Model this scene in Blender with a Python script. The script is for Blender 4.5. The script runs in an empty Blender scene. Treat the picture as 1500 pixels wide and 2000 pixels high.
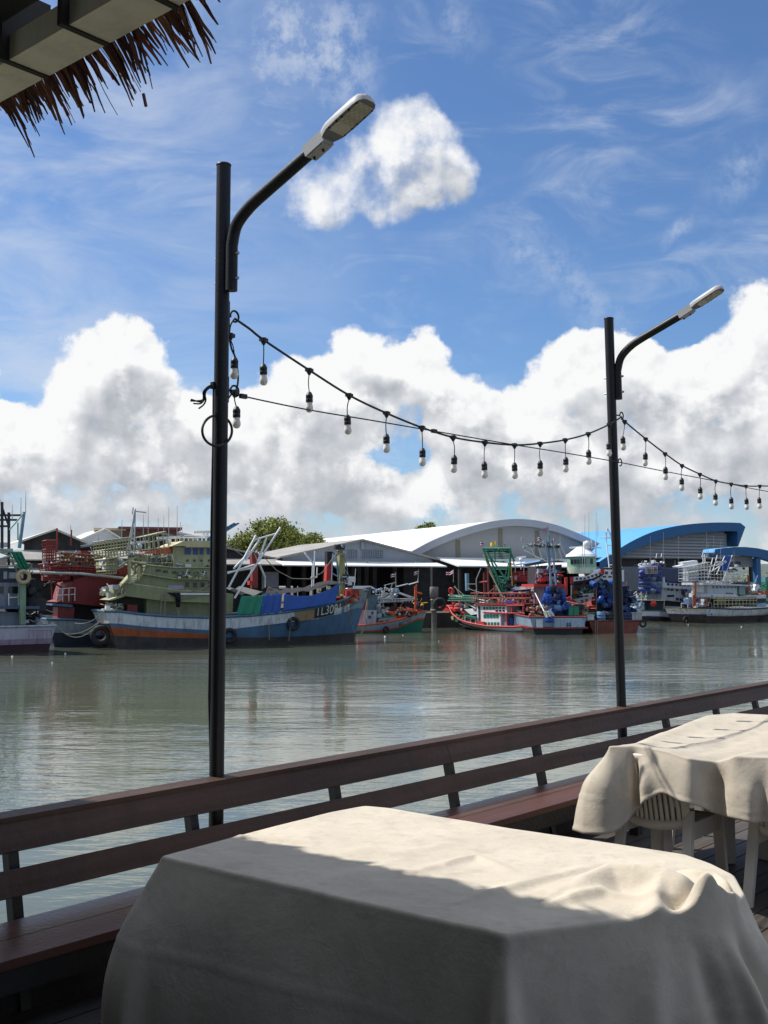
import bpy, bmesh, math, random
import numpy as np
from mathutils import Vector, Matrix, Euler, noise as mnoise
R = math.radians
rnd = random.Random(7)
S = bpy.context.scene
COL = S.collection

# ------------------------------------------------------------------ camera
FPX = 2150.0                      # focal length in pixels of the 1500 x 2000 photograph
ZC = 1.78                         # eye height above the deck
PITCH = math.atan(145 / FPX)
ZW = -2.4                         # river level below the deck
cam_d = bpy.data.cameras.new('camera')
cam = bpy.data.objects.new('camera', cam_d); COL.objects.link(cam)
cam.location = (0, 0, ZC)
cam.rotation_euler = (R(90) + PITCH, 0, 0)
cam_d.sensor_fit = 'VERTICAL'; cam_d.sensor_height = 24.0
cam_d.lens = 24.0 * FPX / 2000
cam_d.clip_start = 0.05; cam_d.clip_end = 9000
S.camera = cam

# ------------------------------------------------------------------ light and exposure
SUN_TO = Vector((-.74, .235, 1.0)).normalized()       # towards the sun: high on the left
SUN_EL = math.asin(SUN_TO.z)
SUN_AZ = math.atan2(SUN_TO.x, SUN_TO.y)                  # clockwise from +Y
sun_d = bpy.data.lights.new('sun', 'SUN'); sun_d.energy = 4.2; sun_d.angle = R(0.53); sun_d.color = (1.0, 0.97, 0.92)
sun = bpy.data.objects.new('sun', sun_d); COL.objects.link(sun)
sun.rotation_euler = (-SUN_TO).to_track_quat('-Z', 'Y').to_euler()
S.view_settings.view_transform = 'Standard'; S.view_settings.look = 'None'
S.view_settings.exposure = 0.35; S.view_settings.gamma = 1.0
S.view_settings.use_curve_mapping = False
S.cycles.max_bounces = 6; S.cycles.diffuse_bounces = 3; S.cycles.glossy_bounces = 3
S.cycles.transparent_max_bounces = 6; S.cycles.caustics_reflective = True; S.cycles.caustics_refractive = False
S.cycles.use_denoising = True
S.cycles.sample_clamp_indirect = 6.0

def ray(px, py):
    x = (px - 750) / FPX; y = (1000 - py) / FPX
    c, s = math.cos(PITCH), math.sin(PITCH)
    return Vector((x, c - y * s, s + y * c))
def P(px, py, Y):                 # the point seen at a pixel, at distance Y ahead
    d = ray(px, py); return Vector((0, 0, ZC)) + d * (Y / d.y)
def G(px, py, z):                 # the point seen at a pixel, on the level z
    d = ray(px, py); return Vector((0, 0, ZC)) + d * ((z - ZC) / d.z)

# ---- sky: Nishita, with cumulus banks and cirrus veils that stand in fixed compass directions
def azel(px, py):
    d = ray(px, py).normalized()
    return math.atan2(d.x, d.y) * 10, math.asin(d.z) * 10
W = bpy.data.worlds.new('World'); S.world = W; W.use_nodes = True
SKYGAIN = 1.0
def build_world():
    nt = W.node_tree; nt.nodes.clear()
    # px, py, rx, ry, weight : cumulus heaps
    blobs = [(790,310,120,95,1.0),(860,330,70,80,.8),(700,380,120,65,.85),(610,405,85,55,.75),(790,250,75,55,.7),
      (225,735,110,105,1),(240,675,60,50,.8),(190,825,125,85,1),(60,875,130,70,.9),(310,800,110,70,.8),(330,845,140,80,1),(20,825,60,35,.5),
      (575,790,115,85,1),(600,740,60,50,.7),(520,870,170,90,1),(630,880,110,70,.8),
      (750,715,120,65,.85),(690,680,55,45,.6),(830,715,60,60,.7),(770,800,120,70,.85),(740,885,100,34,-.30),(960,760,60,30,-.5),(400,690,50,60,-.6),
      (925,800,85,65,1),(905,770,50,35,.7),(890,850,60,50,.8),(1010,840,130,80,1),(1010,790,60,40,.7),
      (1150,750,110,85,1),(1145,700,65,45,.8),(1240,720,60,50,.8),(1300,800,140,100,1),(1390,735,70,60,.9),(1330,730,60,45,.8),
      (1500,650,80,95,1.1),(1470,720,90,80,1),(1440,820,160,110,1),(1560,760,120,160,1),(1180,880,160,80,1),
      (-140,850,160,110,1),(-330,900,200,160,1),(1720,760,170,170,1),(1950,850,200,150,1),(720,965,130,45,.7),(900,930,90,45,.75)]
    rest = random.Random(3)
    for k in range(9):
        blobs.append((-900 - k * 420 + rest.uniform(-90, 90), 860 + rest.uniform(-170, 90), 240, 150, 1.0))
        blobs.append((2300 + k * 420 + rest.uniform(-90, 90), 860 + rest.uniform(-170, 90), 240, 150, 1.0))
    k10 = 10 / FPX
    def mk(nodes, links):
        def N(t, **kw):
            n = nodes.new(t)
            for a, v in kw.items(): setattr(n, a, v)
            return n
        def math_(op, a, b=None, c=None, clamp=False):
            n = N('ShaderNodeMath', operation=op, use_clamp=clamp)
            for i, v in enumerate((a, b, c)):
                if v is None: continue
                if isinstance(v, (int, float)): n.inputs[i].default_value = v
                else: links.new(v, n.inputs[i])
            return n.outputs[0]
        def vec(op, a, b=None, c=None):
            n = N('ShaderNodeVectorMath', operation=op)
            for i, v in enumerate((a, b, c)):
                if v is None: continue
                if isinstance(v, (tuple, list)): n.inputs[i].default_value = v
                else: links.new(v, n.inputs[i])
            return n.outputs[1] if op in ('DOT_PRODUCT', 'LENGTH') else n.outputs[0]
        def noise(v, scale, detail, rough, out=0, dist=0.0):
            n = N('ShaderNodeTexNoise'); links.new(v, n.inputs['Vector'])
            n.inputs['Scale'].default_value = scale; n.inputs['Detail'].default_value = detail
            n.inputs['Roughness'].default_value = rough; n.inputs['Distortion'].default_value = dist
            return n.outputs[out]
        def ramp(v, lo, hi, smooth=True):
            n = N('ShaderNodeMapRange', interpolation_type='SMOOTHSTEP' if smooth else 'LINEAR'); links.new(v, n.inputs[0])
            n.inputs[1].default_value = lo; n.inputs[2].default_value = hi
            return n.outputs[0]
        return N, math_, vec, noise, ramp
    # density of the cumulus as a group so that it can be read twice
    g = bpy.data.node_groups.new('cumulus_density', 'ShaderNodeTree')
    g.interface.new_socket('Vector', in_out='INPUT', socket_type='NodeSocketVector')
    g.interface.new_socket('Density', in_out='OUTPUT', socket_type='NodeSocketFloat'); g.interface.new_socket('Soft', in_out='OUTPUT', socket_type='NodeSocketFloat'); g.interface.new_socket('Mid', in_out='OUTPUT', socket_type='NodeSocketFloat')
    N, math_, vec, noise, ramp = mk(g.nodes, g.links)
    gi = N('NodeGroupInput'); go = N('NodeGroupOutput')
    v = gi.outputs[0]
    wn = N('ShaderNodeTexNoise'); g.links.new(v, wn.inputs['Vector']); wn.inputs['Scale'].default_value = 2.2; wn.inputs['Detail'].default_value = 3
    w1 = vec('SUBTRACT', wn.outputs['Color'], (.5, .5, .5)); w1 = vec('MULTIPLY', w1, (.36, .30, 0)); vw = vec('ADD', v, w1)
    acc = None
    for (px, py, rx, ry, wt) in blobs:
        if 0 <= px <= 1500: a, e = azel(px, py)
        else: a, e = (px - 750) * k10, math.atan((1145 - py) / FPX) * 10
        sx, sy = 1 / (rx * k10 * 1.35), 1 / (ry * k10 * 1.35)
        m = vec('MULTIPLY_ADD', vw, (sx, sy, 0), (-a * sx, -e * sy, 0))
        d = vec('DOT_PRODUCT', m, m)
        f = math_('MULTIPLY_ADD', d, -1.0, 1.0, clamp=True)
        acc = math_('MULTIPLY', f, wt) if acc is None else math_('MULTIPLY_ADD', f, wt, acc)
    acc = math_('MINIMUM', acc, 1.1)
    sep = N('ShaderNodeSeparateXYZ'); g.links.new(v, sep.inputs[0])
    el = sep.outputs[1]
    band = math_('SUBTRACT', ramp(el, -.3, .35), ramp(el, .85, 1.45)); band = math_('MULTIPLY', band, .70)
    acc = math_('ADD', acc, band)
    n1 = noise(v, 2.4, 10, .60); n2 = noise(v, 9.0, 5, .6)
    d = math_('MULTIPLY_ADD', n1, 2.25, -1.14); d = math_('ADD', d, acc)
    d = math_('MULTIPLY_ADD', n2, .30, d)
    g.links.new(math_('ADD', d, -.52), go.inputs[0])
    sfn = noise(v, 1.7, 2.5, .5); sf = math_('MULTIPLY_ADD', sfn, 1.7, -.87); sf = math_('ADD', sf, acc)
    g.links.new(sf, go.inputs[1])
    mdn = noise(v, 2.4, 4.5, .52); md = math_('MULTIPLY_ADD', mdn, 2.6, 0.0); md = math_('MULTIPLY_ADD', acc, .35, md); g.links.new(md, go.inputs[2])

    N, math_, vec, noise, ramp = mk(nt.nodes, nt.links); L = nt.links
    tc = N('ShaderNodeTexCoord'); sp = N('ShaderNodeSeparateXYZ'); L.new(tc.outputs['Generated'], sp.inputs[0])
    az = math_('MULTIPLY', math_('ARCTAN2', sp.outputs[0], sp.outputs[1]), 10.0)
    el = math_('MULTIPLY', math_('ARCSINE', sp.outputs[2]), 10.0)
    cv = N('ShaderNodeCombineXYZ'); L.new(az, cv.inputs[0]); L.new(el, cv.inputs[1]); v = cv.outputs[0]
    def dens(vv):
        n = N('ShaderNodeGroup'); n.node_tree = g; L.new(vv, n.inputs[0]); return n.outputs
    d0 = dens(v)[0]; m0 = dens(v)[2]
    d1 = dens(vec('ADD', v, (-.18, .44, 0)))[1]
    d2 = dens(vec('ADD', v, (-.09, .15, 0)))[2]
    N_ = nt.nodes.new('ShaderNodeMapRange'); N_.interpolation_type = 'SMOOTHSTEP'; L.new(d0, N_.inputs[0]); L.new(math_('ADD', math_('MULTIPLY', ramp(el, 2.75, 3.3), .62), math_('MULTIPLY_ADD', noise(v, 1.1, 2, .5), 1.0, -.04)), N_.inputs[2])
    cover = N_.outputs[0]
    thick = ramp(d1, .22, 1.25, False)
    edge = math_('SUBTRACT', m0, d2); edge = math_('MULTIPLY', edge, .75)
    hi = math_('MULTIPLY', math_('MAXIMUM', edge, 0.0), 1.0); lo = math_('MULTIPLY', math_('MINIMUM', edge, 0.0), .8)
    puff = ramp(noise(vec('ADD', v, (3.3, 1.7, 0)), 2.3, 7, .58), .50, .64); puff = math_('MULTIPLY', puff, math_('MULTIPLY', ramp(el, .25, 1.0), .42))
    lit = math_('ADD', math_('ADD', 1.03, hi), math_('ADD', lo, puff)); lit = math_('SUBTRACT', lit, math_('MULTIPLY', thick, .80), clamp=True)
    cr = N('ShaderNodeValToRGB'); L.new(lit, cr.inputs[0])
    cr.color_ramp.elements[0].position = .0; cr.color_ramp.elements[0].color = (3.6, 3.85, 4.2, 1)
    cr.color_ramp.elements[1].position = 1.0; cr.color_ramp.elements[1].color = (7.9, 7.92, 7.95, 1)
    e = cr.color_ramp.elements.new(.45); e.color = (5.3, 5.5, 5.8, 1)
    # cirrus
    m = N('ShaderNodeMapping'); L.new(v, m.inputs[0]); m.inputs['Rotation'].default_value = (0, 0, R(24)); m.inputs['Scale'].default_value = (.55, 1.5, 1)
    c1 = noise(m.outputs[0], 1.5, 8, .62, dist=.9)
    c2 = noise(v, .7, 4, .5)
    cir = math_('MULTIPLY', ramp(c1, .40, .80), ramp(c2, .34, .64))
    leftb = ramp(az, .6, -2.8); lowb = math_('SUBTRACT', 1.0, ramp(el, 1.6, 4.8))
    veil = math_('MULTIPLY', leftb, .62); veil = math_('MULTIPLY', veil, ramp(noise(m.outputs[0], .9, 6, .6, dist=.6), .28, .72))
    cir = math_('MAXIMUM', math_('MULTIPLY', cir, .62), veil)
    over = math_('MULTIPLY', ramp(el, 5.2, 6.6), math_('MULTIPLY', ramp(noise(v, .55, 5, .55), .30, .50), .9)); cir = math_('MAXIMUM', cir, over)  # unseen cloud cover overhead, added to make the sky's light more neutral
    # named streaks: two at the upper right, one below the middle cloud
    def streak(x0, y0, x1, y1, wd, amt):
        a0, e0 = azel(x0, y0); a1, e1 = azel(x1, y1); ln = math.hypot(a1 - a0, e1 - e0); ux, uy = (a1 - a0) / ln, (e1 - e0) / ln
        wob = noise(v, 2.0, 6, .6, 1); wv = vec('ADD', v, vec('MULTIPLY', vec('SUBTRACT', wob, (.5, .5, .5)), (.5, .5, 0)))
        r = vec('SUBTRACT', wv, (a0, e0, 0))
        t = vec('DOT_PRODUCT', r, (ux, uy, 0)); s = math_('ABSOLUTE', vec('DOT_PRODUCT', r, (-uy, ux, 0)))
        f = math_('SUBTRACT', 1.0, ramp(s, 0, wd)); f = math_('MULTIPLY', f, ramp(t, -.1, .25)); f = math_('MULTIPLY', f, math_('SUBTRACT', 1.0, ramp(t, ln - .5, ln + .1)))
        f = math_('MULTIPLY', f, ramp(noise(v, 5, 6, .65), .30, .68))
        return math_('MULTIPLY', f, amt)
    for s in ((1290,480,1380,400,.13,.6),(1395,390,1510,255,.22,.40),(970,430,1240,650,.34,.33),(480,90,760,100,.75,.62),(850,30,960,90,.3,.35)):
        cir = math_('MAXIMUM', cir, streak(*s))
    sky = N('ShaderNodeTexSky'); sky.sky_type = 'NISHITA'; sky.sun_disc = False
    sky.sun_elevation = SUN_EL; sky.sun_rotation = SUN_AZ
    sky.air_density = 1.0; sky.dust_density = .35; sky.ozone_density = 3.0; sky.altitude = 0
    tint = N('ShaderNodeMix', data_type='RGBA', blend_type='MULTIPLY'); tint.inputs[0].default_value = 1.0
    L.new(sky.outputs[0], tint.inputs[6]); tint.inputs[7].default_value = (.70, .86, 1.05, 1)
    mx = N('ShaderNodeMix', data_type='RGBA'); L.new(cir, mx.inputs[0]); L.new(tint.outputs[2], mx.inputs[6]); mx.inputs[7].default_value = (5.6, 6.1, 6.9, 1)
    mx2 = N('ShaderNodeMix', data_type='RGBA'); L.new(cover, mx2.inputs[0]); L.new(mx.outputs[2], mx2.inputs[6]); L.new(cr.outputs[0], mx2.inputs[7])
    # distant stratus along the horizon
    hz = math_('SUBTRACT', 1.0, ramp(el, .1, .95)); hz = math_('MULTIPLY', hz, .50)
    mx3 = N('ShaderNodeMix', data_type='RGBA'); L.new(hz, mx3.inputs[0]); L.new(mx2.outputs[2], mx3.inputs[6]); mx3.inputs[7].default_value = (4.8, 5.15, 5.6, 1)
    bg = N('ShaderNodeBackground'); L.new(mx3.outputs[2], bg.inputs[0]); bg.inputs[1].default_value = .095
    out = N('ShaderNodeOutputWorld'); L.new(bg.outputs[0], out.inputs[0])
    W.cycles.sampling_method = 'MANUAL'; W.cycles.sample_map_resolution = 512
build_world()

# ------------------------------------------------------------------ helpers
def lin(h):
    h = h.lstrip('#'); c = [int(h[i:i + 2], 16) / 255 for i in (0, 2, 4)]
    return tuple(x / 12.92 if x <= .04045 else ((x + .055) / 1.055) ** 2.4 for x in c)
MATS = {}
def M(name, col, rough=.6, var=.15, scale=2.0, metal=0.0, bump=0.0, bscale=40.0, streak=0.0, streakcol=(.05, .03, .02), planks=0.0, spec=.5, vscale=(1, 1, 1), coat=0.0):
    """procedural paint / wood / cloth: base colour with large and small variation, optional runs of rust or grime, plank seams, bump"""
    if name in MATS: return MATS[name]
    if isinstance(col, str): col = lin(col)
    m = bpy.data.materials.new(name); m.use_nodes = True; MATS[name] = m
    nt = m.node_tree; nd = nt.nodes; L = nt.links; b = nd['Principled BSDF']
    b.inputs['Roughness'].default_value = rough; b.inputs['Metallic'].default_value = metal; b.inputs['Specular IOR Level'].default_value = spec
    b.inputs['Coat Weight'].default_value = coat
    tc = nd.new('ShaderNodeTexCoord'); mp = nd.new('ShaderNodeMapping'); L.new(tc.outputs['Object'], mp.inputs[0]); mp.inputs['Scale'].default_value = vscale
    n = nd.new('ShaderNodeTexNoise'); L.new(mp.outputs[0], n.inputs[0]); n.inputs['Scale'].default_value = scale; n.inputs['Detail'].default_value = 8; n.inputs['Roughness'].default_value = .62
    r = nd.new('ShaderNodeMapRange'); L.new(n.outputs[0], r.inputs[0]); r.inputs[1].default_value = .3; r.inputs[2].default_value = .7; r.inputs[3].default_value = 1 - var; r.inputs[4].default_value = 1 + var
    mul = nd.new('ShaderNodeMix'); mul.data_type = 'RGBA'; mul.blend_type = 'MULTIPLY'; mul.inputs[0].default_value = 1
    mul.inputs[6].default_value = (*col, 1); L.new(r.outputs[0], mul.inputs[7]); cur = mul.outputs[2]
    if streak > 0:
        mp2 = nd.new('ShaderNodeMapping'); L.new(tc.outputs['Object'], mp2.inputs[0]); mp2.inputs['Scale'].default_value = (3.0, 3.0, .35)
        n2 = nd.new('ShaderNodeTexNoise'); L.new(mp2.outputs[0], n2.inputs[0]); n2.inputs['Scale'].default_value = 1.6; n2.inputs['Detail'].default_value = 9; n2.inputs['Roughness'].default_value = .7
        r2 = nd.new('ShaderNodeMapRange'); L.new(n2.outputs[0], r2.inputs[0]); r2.inputs[1].default_value = .48; r2.inputs[2].default_value = .72; r2.inputs[4].default_value = streak
        mx = nd.new('ShaderNodeMix'); mx.data_type = 'RGBA'; L.new(r2.outputs[0], mx.inputs[0]); L.new(cur, mx.inputs[6]); mx.inputs[7].default_value = (*streakcol, 1); cur = mx.outputs[2]
    hgt = None
    if planks > 0:
        sx = nd.new('ShaderNodeSeparateXYZ'); L.new(tc.outputs['Object'], sx.inputs[0])
        fr = nd.new('ShaderNodeMath'); fr.operation = 'FRACT'; dv = nd.new('ShaderNodeMath'); dv.operation = 'DIVIDE'; dv.inputs[1].default_value = planks
        L.new(sx.outputs[2], dv.inputs[0]); L.new(dv.outputs[0], fr.inputs[0])
        cp = nd.new('ShaderNodeMath'); cp.operation = 'COMPARE'; cp.inputs[1].default_value = .5; cp.inputs[2].default_value = .42; L.new(fr.outputs[0], cp.inputs[0]); hgt = cp.outputs[0]
    if bump > 0 or hgt is not None:
        bp = nd.new('ShaderNodeBump'); bp.inputs['Strength'].default_value = max(bump, .4 if hgt is not None else 0); bp.inputs['Distance'].default_value = .02
        n3 = nd.new('ShaderNodeTexNoise'); L.new(tc.outputs['Object'], n3.inputs[0]); n3.inputs['Scale'].default_value = bscale; n3.inputs['Detail'].default_value = 4
        if hgt is not None:
            ad = nd.new('ShaderNodeMath'); ad.operation = 'MULTIPLY_ADD'; L.new(n3.outputs[0], ad.inputs[0]); ad.inputs[1].default_value = .3; L.new(hgt, ad.inputs[2]); L.new(ad.outputs[0], bp.inputs['Height'])
        else: L.new(n3.outputs[0], bp.inputs['Height'])
        L.new(bp.outputs[0], b.inputs['Normal'])
    L.new(cur, b.inputs['Base Color'])
    return m

class MB:
    """collects shapes and links them as one mesh object"""
    def __init__(s): s.v = []; s.f = []; s.mi = []; s.sm = []
    def add(s, vs, fs, mi=0, smooth=False):
        o = len(s.v); s.v += [tuple(x) for x in vs]
        for f in fs: s.f.append([i + o for i in f]); s.mi.append(mi); s.sm.append(smooth)
        return s
    def box(s, p0, p1, mi=0):
        (x0, y0, z0), (x1, y1, z1) = p0, p1
        vs = [(x0, y0, z0), (x1, y0, z0), (x1, y1, z0), (x0, y1, z0), (x0, y0, z1), (x1, y0, z1), (x1, y1, z1), (x0, y1, z1)]
        return s.add(vs, [(0, 3, 2, 1), (4, 5, 6, 7), (0, 1, 5, 4), (1, 2, 6, 5), (2, 3, 7, 6), (3, 0, 4, 7)], mi)
    def obox(s, c, ax, ay, az, mi=0):           # centre and three half-axes
        c, ax, ay, az = map(Vector, (c, ax, ay, az))
        vs = [c + ax * i + ay * j + az * k for k in (-1, 1) for (i, j) in ((-1, -1), (1, -1), (1, 1), (-1, 1))]
        return s.add(vs, [(0, 3, 2, 1), (4, 5, 6, 7), (0, 1, 5, 4), (1, 2, 6, 5), (2, 3, 7, 6), (3, 0, 4, 7)], mi)
    def beam(s, a, b, w, h, mi=0, up=(0, 0, 1)):
        a, b = Vector(a), Vector(b); d = b - a; L = d.length
        if L < 1e-6: return s
        d /= L; u = Vector(up); sd = d.cross(u)
        if sd.length < 1e-3: sd = d.cross(Vector((1, 0, 0)))
        sd.normalize(); u = sd.cross(d)
        return s.obox((a + b) / 2, d * (L / 2), sd * (w / 2), u * (h / 2), mi)
    def tube(s, pts, r, n=6, mi=0, smooth=True, caps=True):
        pts = [Vector(p) for p in pts]; k = len(pts)
        rs = r if isinstance(r, (list, tuple)) else [r] * k
        vs = []; ref = None
        for i, p in enumerate(pts):
            d = (pts[min(i + 1, k - 1)] - pts[max(i - 1, 0)])
            if d.length < 1e-9: d = Vector((0, 0, 1))
            d.normalize()
            if ref is None:
                ref = d.cross(Vector((0, 0, 1)))
                if ref.length < 1e-2: ref = d.cross(Vector((1, 0, 0)))
            ref = ref - d * ref.dot(d)
            if ref.length < 1e-6: ref = d.orthogonal()
            ref.normalize(); q = d.cross(ref)
            for j in range(n):
                t = 2 * math.pi * j / n; vs.append(p + ref * (rs[i] * math.cos(t)) + q * (rs[i] * math.sin(t)))
        fs = [(i * n + j, i * n + (j + 1) % n, (i + 1) * n + (j + 1) % n, (i + 1) * n + j) for i in range(k - 1) for j in range(n)]
        s.add(vs, fs, mi, smooth)
        if caps:
            s.add(vs[:n], [tuple(range(n - 1, -1, -1))], mi); s.add(vs[-n:], [tuple(range(n))], mi)
        return s
    def prism(s, poly, y0, y1, mi=0):           # outline in (x, z), from y0 to y1
        n = len(poly)
        ar = sum(poly[i][0] * poly[(i + 1) % n][1] - poly[(i + 1) % n][0] * poly[i][1] for i in range(n))
        if ar < 0: poly = poly[::-1]
        vs = [(x, y0, z) for x, z in poly] + [(x, y1, z) for x, z in poly]
        return s.add(vs, [tuple(range(n)), tuple(range(2 * n - 1, n - 1, -1))] + [((i + 1) % n, i, n + i, n + (i + 1) % n) for i in range(n)], mi)
    def lathe(s, prof, c=(0, 0, 0), n=16, mi=0, smooth=True, axis=None):
        c = Vector(c); rot = Matrix.Identity(3) if axis is None else Vector(axis).normalized().to_track_quat('Z', 'Y').to_matrix()
        vs = []
        for (r, z) in prof:
            for j in range(n):
                t = 2 * math.pi * j / n; vs.append(c + rot @ Vector((r * math.cos(t), r * math.sin(t), z)))
        k = len(prof)
        s.add(vs, [(i * n + j, i * n + (j + 1) % n, (i + 1) * n + (j + 1) % n, (i + 1) * n + j) for i in range(k - 1) for j in range(n)], mi, smooth)
        if prof[0][0] > 1e-5: s.add(vs[:n], [tuple(range(n - 1, -1, -1))], mi)
        if prof[-1][0] > 1e-5: s.add(vs[-n:], [tuple(range(n))], mi)
        return s
    def torus(s, c, R_, r, axis=(0, 0, 1), n=20, m=8, mi=0):
        c = Vector(c); rot = Vector(axis).normalized().to_track_quat('Z', 'Y').to_matrix(); vs = []
        for i in range(n):
            a = 2 * math.pi * i / n
            for j in range(m):
                b = 2 * math.pi * j / m; q = R_ + r * math.cos(b)
                vs.append(c + rot @ Vector((q * math.cos(a), q * math.sin(a), r * math.sin(b))))
        return s.add(vs, [(i * m + j, ((i + 1) % n) * m + j, ((i + 1) % n) * m + (j + 1) % m, i * m + (j + 1) % m) for i in range(n) for j in range(m)], mi, True)
    def grid(s, fn, nu, nv, mi=0, smooth=True):
        vs = [fn(i / nu, j / nv) for i in range(nu + 1) for j in range(nv + 1)]
        return s.add(vs, [(i * (nv + 1) + j, (i + 1) * (nv + 1) + j, (i + 1) * (nv + 1) + j + 1, i * (nv + 1) + j + 1) for i in range(nu) for j in range(nv)], mi, smooth)
    def build(s, name, mats, parent=None, loc=None):
        me = bpy.data.meshes.new(name); me.from_pydata(s.v, [], s.f)
        for m in (mats if isinstance(mats, (list, tuple)) else [mats]): me.materials.append(m)
        me.polygons.foreach_set('material_index', s.mi); me.polygons.foreach_set('use_smooth', s.sm); me.update()
        o = bpy.data.objects.new(name, me); COL.objects.link(o)
        if parent is not None: o.parent = parent
        if loc is not None: o.location = loc
        return o
def tag(o, label, cat, group=None):
    o['label'] = label; o['category'] = cat
    if group: o['group'] = group
    return o
def struct(o): o['kind'] = 'structure'; return o
def stuff(o): o['kind'] = 'stuff'; return o
def thing(name, label, cat, loc=(0, 0, 0), rz=0.0, group=None):
    o = bpy.data.objects.new(name, None); COL.objects.link(o); o.location = loc; o.rotation_euler = (0, 0, rz); o.empty_display_size = .2
    return tag(o, label, cat, group)
def dup(o, loc, rot, label, group=None):
    """a copy of a thing with copies of its parts and sub-parts"""
    r = o.copy(); COL.objects.link(r); r.location = loc; r.rotation_euler = rot; r['label'] = label
    if group: r['group'] = group
    for c in list(o.children):
        d = c.copy(); COL.objects.link(d); d.parent = r
        for e in list(c.children):
            h = e.copy(); COL.objects.link(h); h.parent = d
    return r
def smooth_pts(pts, k=6):           # Catmull-Rom through points
    pts = [Vector(p) for p in pts]; out = []
    for i in range(len(pts) - 1):
        a, b, c, d = pts[max(i - 1, 0)], pts[i], pts[i + 1], pts[min(i + 2, len(pts) - 1)]
        for j in range(k):
            t = j / k; out.append(.5 * ((2 * b) + (c - a) * t + (2 * a - 5 * b + 4 * c - d) * t * t + (3 * b - a - 3 * c + d) * t ** 3))
    return out + [pts[-1]]
def rope(mb, a, b, sag, r, n=14, mi=0, sides=5):
    a, b = Vector(a), Vector(b)
    mb.tube([a.lerp(b, i / n) - Vector((0, 0, sag * 4 * (i / n) * (1 - i / n))) for i in range(n + 1)], r, sides, mi)

class Plane:
    """an upright plane through a point with a heading (clockwise from +Y); q() gives the local (x, y, z) seen at a pixel"""
    def __init__(s, origin, heading):
        s.O = Vector(origin); h = R(heading); s.a = Vector((math.sin(h), math.cos(h), 0)); s.b = Vector((-s.a.y, s.a.x, 0)); s.rz = math.atan2(s.a.y, s.a.x)
    def q(s, px, py, y=0.0):
        d = ray(px, py); c = Vector((0, 0, ZC)); p0 = s.O + s.b * y
        t = (p0 - c).dot(s.b) / d.dot(s.b); p = c + d * t - s.O
        return Vector((p.dot(s.a), y, p.z))
    def w(s, p): return s.O + s.a * p[0] + s.b * p[1] + Vector((0, 0, p[2]))
CROP = {1: (0, 960, 5.884), 2: (180, 980, 5.357), 3: (430, 1000, 5.0), 4: (680, 1000, 7.405), 5: (840, 1000, 6.25), 6: (1030, 1000, 6.25), 7: (1230, 1000, 5.5556)}
def px(k, x, y): ox, oy, s = CROP[k]; return ox + x / s, oy + y / s
# ------------------------------------------------------------------ river and deck
def water_mat():
    m = bpy.data.materials.new('river_water'); m.use_nodes = True; nt = m.node_tree; nd = nt.nodes; L = nt.links; b = nd['Principled BSDF']
    b.inputs['Roughness'].default_value = .03; b.inputs['IOR'].default_value = 1.33; b.inputs['Specular IOR Level'].default_value = .5
    tc = nd.new('ShaderNodeTexCoord')
    def nz(scale, det, sc=(1, 1, 1), rough=.55, rot=0, dist=0):
        mp = nd.new('ShaderNodeMapping'); L.new(tc.outputs['Object'], mp.inputs[0]); mp.inputs['Scale'].default_value = sc; mp.inputs['Rotation'].default_value = (0, 0, rot)
        n = nd.new('ShaderNodeTexNoise'); L.new(mp.outputs[0], n.inputs[0]); n.inputs['Scale'].default_value = scale; n.inputs['Detail'].default_value = det; n.inputs['Roughness'].default_value = rough; n.inputs['Distortion'].default_value = dist
        return n.outputs[0]
    def ma(op, a, b_, c=None):
        n = nd.new('ShaderNodeMath'); n.operation = op
        for i, v in enumerate((a, b_, c)):
            if v is None: continue
            if isinstance(v, (int, float)): n.inputs[i].default_value = v
            else: L.new(v, n.inputs[i])
        return n.outputs[0]
    big = nz(.62, 3, (.7, 1.4, 1), .5, R(8), .4); mid = nz(2.2, 3, (.6, 1.7, 1), .5, R(-9), .5); fine = nz(7, 2, (.7, 1.6, 1), .5)
    patch = nz(.055, 3, (1, 2.2, 1), .5, R(10))
    pr = nd.new('ShaderNodeMapRange'); L.new(patch, pr.inputs[0]); pr.inputs[1].default_value = .35; pr.inputs[2].default_value = .65; pr.inputs[3].default_value = .25; pr.inputs[4].default_value = 1.3
    h = ma('MULTIPLY_ADD', mid, .46, big); h = ma('MULTIPLY_ADD', fine, .08, h); h = ma('MULTIPLY', h, pr.outputs[0])
    bp = nd.new('ShaderNodeBump'); bp.inputs['Strength'].default_value = .33; bp.inputs['Distance'].default_value = .10; L.new(h, bp.inputs['Height']); L.new(bp.outputs[0], b.inputs['Normal'])
    silt = nz(.03, 5, (1, 1.4, 1))
    mr = nd.new('ShaderNodeMapRange'); L.new(silt, mr.inputs[0]); mr.inputs[1].default_value = .3; mr.inputs[2].default_value = .7
    mx = nd.new('ShaderNodeMix'); mx.data_type = 'RGBA'; L.new(mr.outputs[0], mx.inputs[0]); mx.inputs[6].default_value = (.080, .094, .066, 1); mx.inputs[7].default_value = (.106, .118, .086, 1)
    L.new(mx.outputs[2], b.inputs['Base Color'])
    return m
mb = MB(); mb.add([(-900, -60, 0), (900, -60, 0), (900, 1500, 0), (-900, 1500, 0)], [(0, 1, 2, 3)])
struct(mb.build('river', water_mat(), loc=(0, 0, ZW)))

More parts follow.
